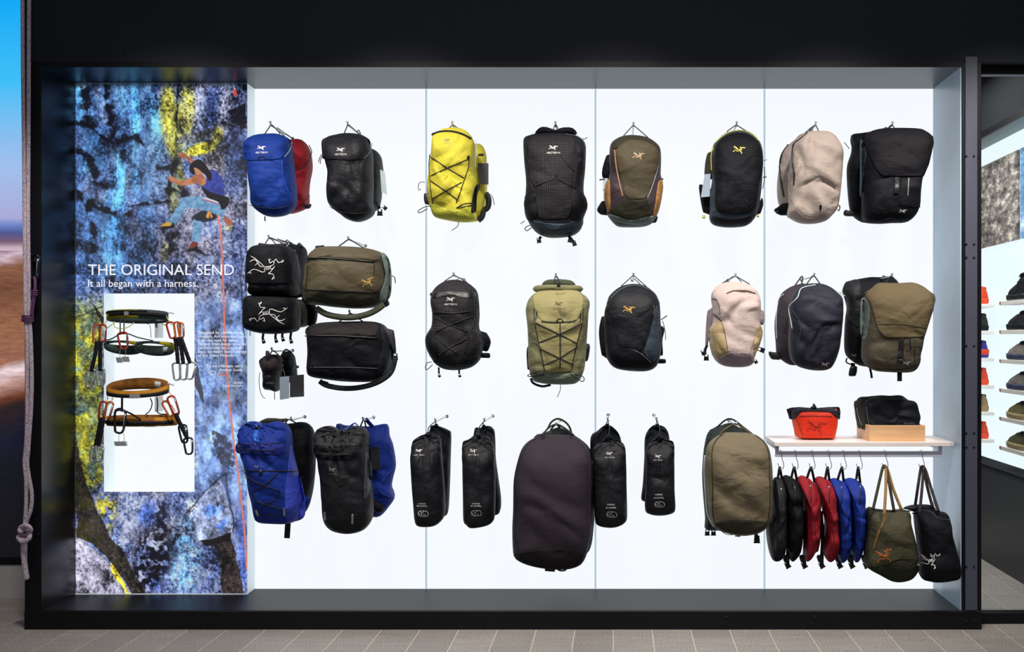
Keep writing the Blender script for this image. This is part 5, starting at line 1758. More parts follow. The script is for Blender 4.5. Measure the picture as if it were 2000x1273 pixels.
b = Bag('flap_backpack', 'black flap backpack peeking out behind the olive flap backpack', 'backpack', 'B4',
        [(800, 250), (832, 165), (880, 148), (1100, 112), (1220, 112), (1330, 104), (1430, 180), (1500, 500), (1450, 950), (1250, 1040), (1020, 1034), (920, 990), (840, 920), (822, 800), (832, 560), (850, 420), (815, 290)], YB, .17, M_BLK2, G2, seed=34, a=6)
b.patch('flap', [(862, 180), (1000, 150), (1010, 400), (1000, 620), (930, 600), (880, 520), (868, 300)], M_BLK, .005, .004)
b.logo((945, 920), 60, 36, M_PGREY, 0.54)
b.free('bottom_loop', [(872, 950), (862, 985), (890, 1008), (935, 1015)], M_KCORD, .004)
b.web('strap_end', [(935, 1000), (925, 1080), (905, 1132)], M_KCORD, .022)
b.lump('buckle_end', [(905, 1040), (945, 1045), (930, 1130), (888, 1128)], M_BUCKLE, -.01, .02)
b.web('strap_end', [(1105, 1040), (1120, 1100), (1128, 1158)], M_KCORD, .012)
b.loop((1240, 120), (1250, 98), (1290, 120), M_LOOP, Yt=YB)
b = Bag('flap_backpack', 'olive canvas backpack with a wide angular flap', 'backpack', 'B4',
        [(1015, 340), (1050, 272), (1120, 212), (1185, 170), (1400, 173), (1580, 168), (1700, 216), (1788, 290), (1798, 350), (1778, 460), (1725, 640), (1690, 740), (1668, 850), (1645, 930), (1642, 1000), (1600, 1070), (1520, 1100), (1300, 1096), (1130, 1080), (1040, 1030), (996, 960), (994, 850), (1005, 640), (1010, 450)],
        YF, .22, fabric('dark_olive_canvas', (82, 76, 64), .65), G2, wr=.006, seed=35, dome=.2)
b.patch('side_panel', [(1018, 350), (1058, 330), (1110, 430), (1090, 640), (1060, 760), (1012, 700), (1010, 480)], M_GREYGREEN, .002, .002)
b.patch('flap', [(1058, 272), (1180, 178), (1400, 180), (1580, 174), (1785, 292), (1792, 350), (1705, 630), (1668, 735), (1460, 742), (1260, 740), (1190, 660), (1122, 420)], M_OLIVE2, .006, .006, curve=False, n=64, wr=.005)
b.cord('seam', [(1195, 598), (1450, 600), (1690, 640)], plain('olive_seam', (84, 74, 52), .7), .0016)
b.patch('closure_strap', [(1412, 745), (1458, 745), (1452, 970), (1394, 976)], M_KCORD, .005, .003, curve=False, n=24)
b.patch('strap_buckle', [(1395, 962), (1470, 962), (1470, 990), (1395, 990)], M_BUCKLE, .010, .004, curve=False, n=20)
b.cord('zip', [(1525, 745), (1527, 800), (1532, 852)], M_KCORD, .0028)
b.cord('seam', [(1572, 745), (1572, 1060)], M_OLIVED, .002)
b.cord('seam', [(1000, 1000), (1130, 1050), (1400, 1070), (1600, 1040)], M_OLIVED, .002)
b.logo((1490, 1003), 82, 46, M_PWHITE, 0.75)
b.web('strap_end', [(1416, 1080), (1416, 1190)], M_KCORD, .024)
b.loop((1275, 168), (1328, 98), (1400, 170), M_LOOP, Yt=YF)
hook((1328, 98), YF, 'chrome hook carrying the olive flap backpack', 'B4')
def pleats(bag, neck, spans, mat, r=.0035):
    """gathered cloth: raised folds running out from the drawn-in neck"""
    L = []
    for i, (ang, ln) in enumerate(spans):
        a = math.radians(ang)
        L.append([(neck[0] + math.sin(a) * ln * q + 4 * math.sin(q * 5 + i), neck[1] + math.cos(a) * ln * q) for q in (.18, .4, .65, 1.0)])
    x0, y0, k = bag.crop
    out = []
    for pts in L:
        P = catmull(bag.px(pts), False, 5)
        n = len(P)
        out.append(tube([bag.hit(p[0], p[1], -.0005) for p in P], [r * (1.1 - .95 * i / (n - 1)) for i in range(n)], 6))
    bag.t.part('pleats', join(*out), mat)


PL = [(-78, 75), (-58, 95), (-40, 105), (-24, 120), (-8, 110), (8, 125), (24, 110), (42, 105), (60, 90), (80, 70)]


# ---- bottom row ----------------------------------------------------------------------------------
b = Bag('climbing_pack', 'black drawstring climbing pack hanging behind the ultramarine one', 'backpack', 'C1',
        [(470, 200), (560, 140), (640, 128), (720, 116), (800, 130), (858, 190), (882, 320), (882, 480), (872, 640), (842, 830), (775, 985), (640, 1010), (520, 900), (460, 500)], YB, .17, M_BLK2, G3, seed=40)
b.lump('roll_top', [(310, 125), (400, 80), (500, 86), (560, 82), (560, 112), (440, 125), (330, 150)], M_OLIVED, -.03, .06)
b.lump('strap_pad', [(772, 830), (815, 850), (800, 900), (762, 960), (755, 900)], M_BLUE2, -.08, .03)
b.web('strap_end', [(602, 990, YB - .04), (598, 1100, YB - .05), (590, 1228, YB - .05)], M_KCORD, .03)
b.loop((560, 140), (610, 92), (672, 122), M_LOOP, r=.0035, Yt=YB)
b = Bag('climbing_pack', 'ultramarine drawstring climbing pack hanging over the poster edge', 'backpack', 'C1',
        [(78, 215), (115, 152), (200, 112), (275, 118), (345, 148), (480, 112), (572, 126), (620, 178), (640, 270), (652, 400), (690, 540), (740, 720), (770, 850), (772, 980), (742, 1050), (640, 1088), (500, 1092), (310, 1076), (266, 1010), (245, 900), (210, 780), (180, 620), (140, 480), (100, 340)],
        YF, .24, M_BLUE2, G3, wr=.007, seed=41, dome=.4, gather=(310, 135, 20, .016, .24), taper=.26, tmin=.35)
b.patch('pocket', [(112, 322), (250, 318), (400, 318), (555, 322), (530, 420), (400, 428), (240, 425), (112, 412)], fabric('dark_ultramarine_nylon', (40, 52, 140), .45), .003, .004)
b.patch('side_panel', [(625, 330), (648, 420), (690, 560), (745, 760), (764, 900), (750, 1030), (640, 1075), (585, 1060), (570, 800), (600, 560)], fabric('violet_blue_nylon', (60, 76, 186), .5), .002, .003)
b.cord('zip', [(128, 382), (300, 388), (470, 390)], M_SEAM, .003)
b.cord('zip', [(450, 400), (480, 372), (500, 360)], M_SEAM, .0025)
b.cord('hem', [(110, 322), (300, 330), (560, 318)], M_SEAM, .002)
b.patch('closure_strap', [(276, 150), (312, 150), (320, 268), (330, 310), (300, 312), (270, 268)], plain('bright_blue_webbing', (40, 110, 214), .5), .006, .004)
b.buckle('buckle', (300, 165), .022, M_BUCKLE, YF - .12)
b.cords('shock_cord', [[(170, 582), (420, 584), (690, 590)], [(180, 600), (280, 690), (370, 722)], [(500, 600), (420, 690), (370, 722)], [(370, 722), (262, 782), (300, 875), (385, 905)], [(370, 722), (528, 782), (480, 860), (385, 905)], [(385, 905), (330, 962)], [(385, 905), (545, 952)], [(340, 1005), (540, 1010)]], M_KCORD, .0028)
b.patch('cord_lock', [(325, 580), (355, 580), (355, 612), (325, 612)], M_BUCKLE, .006, .004)
for q_ in ([(285, 962), (305, 960), (328, 1012), (308, 1018)], [(552, 938), (572, 938), (576, 1018), (556, 1018)]):
    b.patch('axe_tab', q_, plain('brushed_alloy', (168, 172, 178), .35, .9), .005, .003, curve=False, n=24)
b.logo((300, 545), 46, 30, M_PGREY, 0.48)
pleats(b, (310, 140), [(-85, 190), (-65, 180), (-45, 170), (-25, 150), (25, 150), (45, 190), (62, 230), (78, 270), (92, 240)], M_BLUE2, .005)
b.loop((440, 140), (560, 95), (600, 150), M_LOOP, r=.003, Yt=YF + .06)
hook((640, 90), YB - .1, 'chrome hook carrying the ultramarine climbing pack', 'C1')

b = Bag('climbing_pack', 'blue climbing pack with black tag behind the black drawstring pack', 'backpack', 'C1',
        [(1030, 165), (1120, 150), (1340, 158), (1450, 148), (1555, 134), (1578, 180), (1585, 250), (1622, 340), (1652, 530), (1622, 660), (1608, 750), (1640, 842), (1590, 925), (1500, 1015), (1420, 1024), (1300, 980), (1200, 900), (1100, 600)], YB, .18, M_BLUE2, G3, seed=42, wr=.012, ws=8, sharp=False)
b.card('swing_tag', [(1385, 355), (1466, 355), (1490, 570), (1392, 576)], M_TAGBK, YB - .11)
b.lump('hip_belt', [(1440, 850), (1480, 880), (1522, 945), (1490, 985), (1440, 960)], M_BLK2, -.06, .06)
b.cord('seam', [(1600, 560), (1480, 720), (1500, 800), (1620, 845)], fabric('blue_piping', (0, 0, 0)), .002)
b.web('grab_strap', [(1340, 84, YB - .05), (1370, 120, YB - .03), (1412, 165, YB - .02)], M_BLUE2, .02)
b.loop((1290, 165), (1325, 100), (1345, 165), M_KCORD, r=.004, Yt=YB)
b = Bag('climbing_pack', 'black drawstring climbing pack with faint grey emblem and alloy tabs', 'backpack', 'C1',
        [(806, 240), (855, 182), (940, 154), (1010, 164), (1060, 196), (1150, 190), (1280, 164), (1360, 180), (1392, 245), (1382, 330), (1392, 480), (1402, 620), (1430, 760), (1442, 900), (1440, 1030), (1392, 1120), (1300, 1170), (1160, 1186), (1020, 1160), (940, 1100), (910, 1000), (900, 850), (890, 700), (868, 560), (840, 400), (830, 330)],
        YF, .24, M_BLK, G3, wr=.007, seed=43, dome=.45, gather=(1080, 200, 20, .016, .24), taper=.26, tmin=.35)
b.patch('pocket', [(852, 350), (1000, 362), (1140, 356), (1260, 350), (1236, 460), (1140, 480), (980, 478), (866, 452)], M_BLK2, .003, .005)
b.cord('zip', [(868, 420), (1000, 432), (1120, 430), (1180, 424)], M_ZIPK, .0035)
b.cord('hem', [(832, 335), (1000, 350), (1200, 345), (1384, 325)], M_SEAM, .003)
b.patch('side_panel', [(1350, 400), (1392, 520), (1402, 650), (1370, 800), (1330, 850), (1330, 620)], fabric('grey_black_nylon', (66, 70, 74), .4), .002, .003)
b.cords('shock_cord', [[(1020, 640), (1020, 760), (1035, 880)], [(1190, 640), (1150, 700), (1090, 720)]], M_SEAM, .002)
b.logo((1025, 575), 62, 40, M_PGREY, 0.61)
b.text(WORD, (1035, 615), 105, plain('dim_print', (96, 94, 96), .6))
for q_ in ([(945, 978), (962, 978), (968, 1056), (948, 1058)], [(1208, 998), (1228, 998), (1226, 1090), (1206, 1090)]):
    b.patch('axe_tab', q_, plain('brushed_alloy', (0, 0, 0)), .005, .003, curve=False, n=24)
b.buckle('buckle', (1110, 205), .024, M_BUCKLE, YF - .12, rot=.7)
b.free('draw_cord', [(1140, 190, YF - .09), (1180, 165, YF), (1230, 130, YF), (1260, 140, YF)], plain('blue_cord', (40, 80, 180), .6), .003)
pleats(b, (1085, 205), [(-88, 230), (-72, 230), (-55, 190), (-36, 150), (-15, 120), (10, 120), (32, 140), (52, 180), (68, 230), (85, 250)], M_BLK, .005)
b.loop((1160, 192), (1240, 128), (1290, 175), M_LOOP, r=.003, Yt=YF + .05)
hook((1325, 95), YB - .1, 'chrome hook carrying the black drawstring climbing pack', 'C1')


def duffel_icon(b, c, w_, h_):
    """printed outline of a duffel bag"""
    x0, y0, k = b.crop
    P = lambda L: [(x0 + (c[0] + u * w_) * k, y0 + (c[1] + v * h_) * k) for u, v in L]
    polys = [P([(-.5, -.1), (-.4, -.42), (-.1, -.5), (.3, -.45), (.5, -.2), (.5, .35), (.3, .5), (-.2, .48), (-.45, .3), (-.5, -.1)]),
             P([(-.3, -.4), (-.12, -.05), (-.2, .46)]), P([(-.12, -.05), (.15, -.48)]), P([(-.45, -.1), (-.3, .1), (-.45, .28)]), P([(0, .1), (.1, .3), (.25, .1)])]
    b.t.part('printed_icon', b.ribbons(polys, .75, .0018, False), M_PWHITE, b.main)


def stuff_sack(crop, front, back, neck, neck2, hk, brand_c, bw, txt_c, tw, icon_c, names, seed):
    bb = Bag('stuff_sack', names[1], 'stuff sack', crop, back, YB, .12, M_NAVY, G3, seed=seed + 1, wr=.004, gather=(neck2[0], neck2[1], 9, .012, .15))
    bb.lump('gathered_neck', [(neck2[0] - 22, neck2[1] + 12), (neck2[0] - 12, neck2[1] - 18), (neck2[0] + 10, neck2[1] - 20), (neck2[0] + 22, neck2[1] + 12)], M_BLK2, -.01, .05)
    bb.free('draw_cord', [(neck2[0] - 6, neck2[1] - 6), (neck2[0] - 4, hk[1] + 22), (hk[0] + 12, hk[1] + 8)], M_KCORD, .0025)
    fb = Bag('stuff_sack', names[0], 'stuff sack', crop, front, YF, .16, M_BLK, G3, seed=seed, wr=.005, dome=.55, gather=(neck[0], neck[1] + 8, 22, .012, .19), taper=.3, tmin=.2)
    fb.lump('gathered_neck', [(neck[0] - 30, neck[1] + 20), (neck[0] - 14, neck[1] - 16), (neck[0] + 12, neck[1] - 18), (neck[0] + 30, neck[1] + 16)], M_BLK2, .0, .05, wr=.006)
    fb.cord('seam', [(front[0][0] * .35 + txt_c[0] * .65 + 60, txt_c[1] - 250), (txt_c[0] + 62, txt_c[1])], M_SEAM, .0012)
    fb.patch('toggle', [(neck[0] - 12, neck[1] - 14), (neck[0] + 12, neck[1] - 14), (neck[0] + 12, neck[1] + 14), (neck[0] - 12, neck[1] + 14)], M_BUCKLE, .012, .006)
    fb.free('draw_cord', [(neck[0], neck[1] - 12, YF - .02), (neck[0] + 6, (neck[1] + hk[1]) / 2, YF), (hk[0], hk[1] + 4, YF + .02)], M_KCORD, .0025)
    kk = .18852 / CR[crop][2]
    pleats(fb, neck, [(a_, l_ * kk) for a_, l_ in PL], M_BLK)
    fb.brand(brand_c, bw, M_PWHITE)
    fb.text('CARRIER', (txt_c[0], txt_c[1] - 13), tw * .74, M_PWHITE)
    fb.text('45 DUFFEL', (txt_c[0], txt_c[1] + 11), tw, M_PWHITE)
    duffel_icon(fb, icon_c, tw * .95, tw * .52)
    hook(hk, YF, names[2], crop)


stuff_sack('C2', [(118, 330), (180, 282), (250, 256), (300, 240), (360, 250), (420, 276), (442, 350), (452, 480), (472, 700), (486, 900), (490, 1080), (452, 1150), (380, 1200), (290, 1216), (180, 1206), (145, 1150), (130, 1000), (112, 800), (98, 600), (96, 480), (106, 390)],
           [(300, 215), (370, 165), (440, 180), (520, 212), (546, 250), (540, 500), (530, 800), (512, 1060), (470, 1100), (400, 1100), (330, 700)], (300, 250), (380, 165), (378, 112), (205, 455), 112, (235, 985), 110, (245, 1075),
           ('black stuff sack printed with white duffel icon, first from the climbing packs', 'navy black stuff sack behind the first printed sack', 'chrome hook carrying the first pair of stuff sacks'), 44)
stuff_sack('C2', [(638, 350), (700, 310), (780, 266), (830, 254), (900, 270), (960, 320), (985, 390), (1000, 500), (1006, 800), (1002, 1080), (980, 1160), (900, 1206), (740, 1228), (680, 1190), (650, 1140), (645, 900), (638, 600)],
           [(760, 270), (840, 186), (915, 166), (980, 200), (996, 300), (1002, 500), (1030, 700), (1062, 920), (1056, 1040), (1010, 1090), (850, 1050)], (820, 262), (875, 175), (885, 108), (768, 455), 112, (793, 985), 110, (797, 1070),
           ('black stuff sack printed with white duffel icon, second from the climbing packs', 'navy black stuff sack behind the second printed sack', 'chrome hook carrying the second pair of stuff sacks'), 46)

b = Bag('large_duffel', 'black duffel pack hidden behind the large brown-black one', 'duffel bag', 'C3',
        [(230, 230), (320, 175), (400, 138), (440, 132), (540, 185), (660, 280), (705, 420), (708, 640), (700, 860), (650, 1080), (450, 1120), (250, 1000), (200, 600)], YB + .01, .16, M_DKGREEN, G3, seed=48)
b.lump('zip_pulls', [(672, 400), (690, 392), (690, 490), (676, 498)], M_KCORD, -.11, .02)
b.loop((370, 150), (410, 105), (450, 150), M_KCORD, r=.005, Yt=YB)
b = Bag('large_duffel', 'large plain brown-black duffel pack in the centre of the bottom row', 'duffel bag', 'C3',
        [(80, 650), (84, 520), (108, 400), (150, 285), (220, 222), (320, 196), (450, 188), (560, 202), (625, 245), (670, 315), (688, 410), (690, 560), (682, 700), (690, 880), (672, 1000), (640, 1110), (595, 1170), (490, 1200), (340, 1196), (200, 1170), (110, 1130), (80, 1080), (72, 900), (78, 760)],
        YF - .01, .26, M_BROWNBLK, G3, wr=.009, ws=6, seed=49, dome=.35, a=5.5)
b.cord('zip', [(290, 205), (200, 255), (135, 380), (108, 540), (105, 760), (100, 1000), (140, 1120)], M_SEAM, .003)
b.cord('zip', [(560, 215), (640, 310), (662, 420), (660, 700), (655, 950), (615, 1110)], M_NAVYGREY, .002)
b.patch('bottom_panel', [(110, 1090), (250, 1060), (400, 1050), (560, 1060), (620, 1100), (580, 1165), (480, 1190), (340, 1188), (200, 1162)], fabric('black_canvas', (30, 28, 31), .7), .002, .003)
b.web('strap_end', [(365, 1180), (362, 1218)], M_KCORD, .05)
b.free('bottom_handle', [(410, 1195), (440, 1212), (475, 1210), (492, 1192)], M_KCORD, .004)
b.free('carry_handle', [(285, 205), (340, 150), (375, 92), (425, 68), (478, 92), (510, 130), (525, 175), (530, 200)], M_OLIVED, .0055)
b.free('carry_handle', [(300, 200, YF - .05), (350, 140, YF - .02), (405, 112, YF), (460, 130, YF), (540, 190, YF - .05)], M_KCORD, .005)
hook((412, 112), YF, 'chrome hook carrying the large brown-black duffel', 'C3')

stuff_sack('C3', [(682, 310), (725, 255), (790, 214), (860, 226), (925, 268), (938, 400), (942, 600), (946, 800), (930, 850), (880, 880), (810, 890), (725, 872), (702, 820), (696, 600), (688, 420)],
           [(668, 215), (720, 160), (785, 112), (840, 132), (888, 190), (905, 300), (900, 600), (880, 760), (760, 770), (690, 700), (675, 450)], (805, 205), (795, 125), (798, 72), (812, 350), 76, (823, 727), 80, (828, 788),
           ('black printed stuff sack pressed against the large brown-black duffel', 'dark stuff sack behind the sack beside the large duffel', 'chrome hook carrying the stuff sacks beside the large duffel'), 50)
stuff_sack('C3', [(1085, 310), (1118, 245), (1185, 206), (1250, 226), (1300, 252), (1304, 400), (1306, 600), (1312, 740), (1290, 780), (1200, 798), (1110, 786), (1075, 742), (1082, 550), (1084, 400)],
           [(1078, 205), (1125, 128), (1180, 114), (1245, 148), (1270, 260), (1260, 500), (1230, 680), (1140, 700), (1075, 692), (1048, 668), (1060, 560), (1072, 360)], (1185, 205), (1170, 128), (1165, 72), (1178, 370), 72, (1184, 652), 78, (1188, 712),
           ('small black printed stuff sack hanging alone on the third panel', 'dark stuff sack behind the small lone printed sack', 'chrome hook carrying the small lone stuff sacks'), 52)

b = Bag('large_duffel', 'dark green-black duffel pack behind the olive one', 'duffel bag', 'C4',
        [(112, 330), (150, 205), (250, 152), (360, 120), (440, 160), (560, 215), (640, 400), (640, 900), (520, 1080), (330, 1120), (240, 1112), (170, 1112), (116, 1095), (118, 1000), (100, 800), (90, 600), (98, 450)], YB + .01, .16, M_DKGREEN, G3, seed=54)
b.free('carry_handle', [(170, 195), (240, 158), (300, 106), (350, 84), (405, 102), (480, 160), (560, 220)], M_KCORD, .005)
for x_ in (148, 205):
    b.buckle('buckle', (x_, 1128), .028, M_BUCKLE)
b = Bag('large_duffel', 'olive duffel pack beside the hanging sling bags', 'duffel bag', 'C4',
        [(116, 430), (148, 315), (230, 246), (320, 212), (450, 212), (570, 218), (660, 266), (722, 335), (752, 450), (766, 600), (762, 850), (750, 1000), (718, 1072), (640, 1130), (500, 1158), (370, 1146), (250, 1112), (182, 1060), (150, 960), (128, 800), (114, 600)],
        YF, .24, fabric('olive_duffel_cloth', (114, 104, 84), .6), G3, wr=.009, ws=7, seed=55, dome=.35, a=5.5)
b.cord('zip', [(300, 225), (235, 275), (195, 370), (195, 560), (200, 760), (200, 960), (235, 1080)], M_OLIVED, .003)
b.cord('zip', [(590, 235), (670, 300), (712, 400), (722, 600), (722, 900), (700, 1040)], M_OLIVED, .003)
b.cord('side_zip', [(125, 420), (118, 560), (130, 780), (150, 960), (205, 1080)], M_ZIPW, .003)
b.patch('bottom_panel', [(230, 1040), (400, 1010), (600, 1020), (705, 1040), (630, 1115), (500, 1145), (370, 1135), (270, 1100)], M_OLIVED, .002, .003)
b.free('carry_handle', [(262, 232, YF), (300, 190, YF), (360, 150, YF), (412, 128, YF), (470, 165, YF), (560, 225, YF)], M_OLIVE2, .005)
b.free('bottom_cord', [(280, 1120), (330, 1148), (400, 1150)], M_KCORD, .002)
b.buckle('buckle', (425, 1150), .024, M_BUCKLE, rot=1.57)
b.web('strap_end', [(590, 1130), (600, 1160), (605, 1200)], M_KCORD, .018)
b.buckle('buckle', (605, 1190), .034, M_BUCKLE)
hook((412, 138), YF + .02, 'chrome hook carrying the olive duffel pack', 'C4')

# ------------------------------------------------------------------ shelf with rail
SHY = .087
M_SHELF = plain('white_shelf_laminate', (240, 228, 224), .35)
M_RAIL = plain('grey_steel_tube', (196, 198, 216), .4, .0)
sx0 = at(1513, 0, SHY).x
shz0, shz1 = at(0, 871.5, SHY).z, at(0, 863.5, SHY).z
shelf = Thing('wall_shelf', 'white wall shelf with a grey hanging rail below it', 'shelf', ((sx0 + XR0) / 2, PANEL_Y, shz0))
shelf.part('board', box(sx0, XR0 - .001, SHY, PANEL_Y - .001, shz0, shz1, .0015), M_SHELF, smooth=False)
RY = .12
rz = at(0, 886.5, RY).z
rx0, rx1 = at(1514, 0, RY).x, at(1839, 0, RY).x
shelf.part('rail', box(rx0, rx1, RY - .009, RY + .009, rz - .014, rz + .014, .002), M_RAIL, smooth=False)
for x_ in (rx0, rx1 - .018):
    shelf.part('bracket', box(x_, x_ + .018, RY - .009, RY + .009, rz + .013, shz0 + .001, .002), M_RAIL, smooth=False)
    shelf.part('bracket_arm', box(x_, x_ + .018, RY + .009, PANEL_Y, shz0 - .018, shz0, .001), M_RAIL, smooth=False)

# orange chalk bucket
b = Bag('chalk_bucket', 'orange chalk bucket with dark roll-top collar on the shelf', 'chalk bucket', 'G1',
        [(300, 300), (380, 250), (600, 230), (860, 252), (1100, 256), (1350, 234), (1640, 240), (1680, 310), (1690, 550), (1670, 750), (1620, 950), (1585, 1075), (1300, 1084), (900, 1088), (600, 1072), (430, 1020), (400, 850), (355, 680), (325, 540), (300, 400)],
        .27, .17, fabric('orange_nylon', (222, 74, 36), .6, crease=.15), None, wr=.0015, seed=60, a=7, dome=.15, sharp=True, taper=0)
M_CHAR = fabric('charcoal_cloth', (44, 42, 52), .7)
for q_ in ([(228, 270), (360, 222), (600, 206), (860, 232), (1100, 236), (1350, 210), (1692, 202), (1718, 290), (1712, 352), (1460, 348), (1000, 335), (600, 338), (262, 400)],
           [(262, 330), (640, 325), (450, 545), (312, 545), (275, 430)], [(1420, 340), (1716, 320), (1708, 480), (1696, 560), (1580, 475)]):
    b.patch('collar', q_, M_CHAR, .005, .002, curve=False)
b.patch('front_pocket', [(470, 540), (620, 360), (1450, 362), (1600, 500), (1560, 800), (1500, 1000), (1100, 1040), (720, 1020), (600, 800)], fabric('orange_red_nylon', (214, 54, 34), .45, crease=.3), .002, .002, curve=False)
b.cord('zip', [(490, 545), (590, 760), (690, 1005)], plain('dark_red_zip', (110, 16, 12), .5), .0016)
b.cord('hem', [(590, 462), (1000, 455), (1480, 470)], plain('dark_red_zip', (0, 0, 0)), .0022)
b.logo((1070, 770), 540, 400, M_REDPRINT, 0.82)
b.lump('cord_toggle', [(955, 130), (990, 108), (1050, 190), (1060, 260), (980, 270), (900, 255), (895, 190), (940, 200)], M_BUCKLE, -.03, .03)

# wooden tray with folded pouches
TX0, TX1 = at(1698, 0, .13).x, at(1807, 0, .13).x
tz0, tz1 = shz1, at(0, 830.5, .13).z
M_PINE = None


def pine():
    k = NT('pale_pine_wood')
    tc = k.n('TexCoord')
    mp = k.n('Mapping')
    mp.inputs['Scale'].default_value = (3, 60, 70)
    k.l(tc, 'Object', mp, 'Vector')
    nz = k.n('TexNoise', Scale=1.0, Detail=4.0, Distortion=.6)
    k.l(mp, 'Vector', nz, 'Vector')
    r = k.n('ValToRGB')
    r.color_ramp.elements[0].position, r.color_ramp.elements[0].color = .3, lin((214, 164, 116)) + (1,)
    r.color_ramp.elements[1].position, r.color_ramp.elements[1].color = .7, lin((236, 194, 148)) + (1,)
    k.l(nz, 'Fac', r, 'Fac')
    k.t.links.new(r.outputs[0], k.b.inputs['Base Color'])
    k.b.inputs['Roughness'].default_value = .5
    return k.m


M_PINE = pine()
tray = Thing('wooden_tray', 'pale wooden box tray on the shelf holding folded pouches', 'tray', ((TX0 + TX1) / 2, .26, tz0))
TY0, TY1 = .13, .41
tray.part('front_board', box(TX0, TX1, TY0, TY0 + .012, tz0, tz1, .001), M_PINE, smooth=False)
tray.part('back_board', box(TX0, TX1, TY1 - .012, TY1, tz0, tz1, .001), M_PINE, smooth=False)
tray.part('side_board', box(TX0, TX0 + .012, TY0 + .012, TY1 - .012, tz0, tz1, .001), M_PINE, smooth=False)
tray.part('side_board', box(TX1 - .012, TX1, TY0 + .012, TY1 - .012, tz0, tz1, .001), M_PINE, smooth=False)
tray.part('bottom_board', box(TX0 + .012, TX1 - .012, TY0 + .012, TY1 - .012, tz0, tz0 + .008), M_PINE, smooth=False)
base_o = [(300, 900), (190, 720), (165, 400), (180, 230), (330, 175), (480, 170), (640, 155), (900, 170), (1150, 150), (1260, 190), (1320, 240), (1440, 262), (1520, 330), (1560, 480), (1598, 640), (1572, 760), (1560, 900), (1100, 930), (500, 930)]
pl_ = [('black', 'folded black pouch at the front of the wooden tray', (0, 0), M_NAVY), ('dark', 'folded charcoal pouch second in the wooden tray', (-60, -10), fabric('charcoal_green_cloth', (52, 54, 52), .6)),
       ('olive', 'folded olive-edged pouch third in the wooden tray', (-60, -30), M_OLIVED), ('back', 'folded grey pouch at the back of the wooden tray', (-110, 30), fabric('grey_cloth', (72, 72, 68), .6))]
for i, (nm, lab, (dx, dy), mt) in enumerate(pl_):
    Yp = .178 + .055 * i
    O = [(430, 900), (400, 700), (365, 480), (350, 300), (420, 235), (640, 215), (900, 225), (1150, 215), (1300, 245), (1440, 265), (1520, 330), (1560, 480), (1598, 640), (1572, 760), (1560, 900), (1100, 930), (700, 930)] if i == 0 else \
        [(330 + dx, 900), (250 + dx, 700), (215 + dx, 480), (200 + dx, 300), (260 + dx, 220 + dy), (480 + dx, 190 + dy), (700, 165 + dy), (900, 175 + dy), (1150, 165 + dy), (1280, 215), (1400, 330), (1440, 600), (1430, 900), (1000, 920), (600, 930)]
    b = Bag('folded_pouch', lab, 'pouch', 'G2', O, Yp, .05, mt, 'folded pouches in the wooden tray', wr=.005, ws=16, seed=61 + i, dome=.3, auto=False, N=64)
    if i == 0:
        b.text(WORD, (1340, 772), 240, plain('violet_grey_print', (120, 120, 150), .6))
        b.cord('seam', [(372, 400), (395, 600), (430, 790)], M_GCORD, .0015)
    else:
        b.cord('edge_piping', [(215 + dx, 420), (260 + dx, 640), (330 + dx, 820)], plain('pale_piping', (150, 146, 138), .6), .0018)
        b.lump('tie_knot', [(340 + dx, 180), (400 + dx, 165), (415 + dx, 205), (350 + dx, 215)], M_KCORD, 0, .02, n=14)

# ------------------------------------------------------------------ sling bags and totes on the rail


def s_hook(px, label):
    """steel S hook over the rail"""
    p = at(px, 0, RY)
    x = p.x
    zt = rz + .014
    pts = [(x - .002, RY + .017, zt - .012), (x - .002, RY + .014, zt + .002), (x, RY, zt + .0045), (x + .001, RY - .014, zt), (x + .003, RY - .016, zt - .03), (x + .010, RY - .016, zt - .055), (x + .012, RY - .016, zt - .075),
           (x + .004, RY - .016, zt - .088), (x - .008, RY - .016, zt - .084), (x - .014, RY - .016, zt - .07), (x - .018, RY - .016, zt - .058)]
    return single('s_hook', label, 'hook', tube(catmull([tuple(q) for q in pts], False, 5), .0020, 6), M_CHROME, (x, RY, zt - .088), 'steel hooks on the rail')


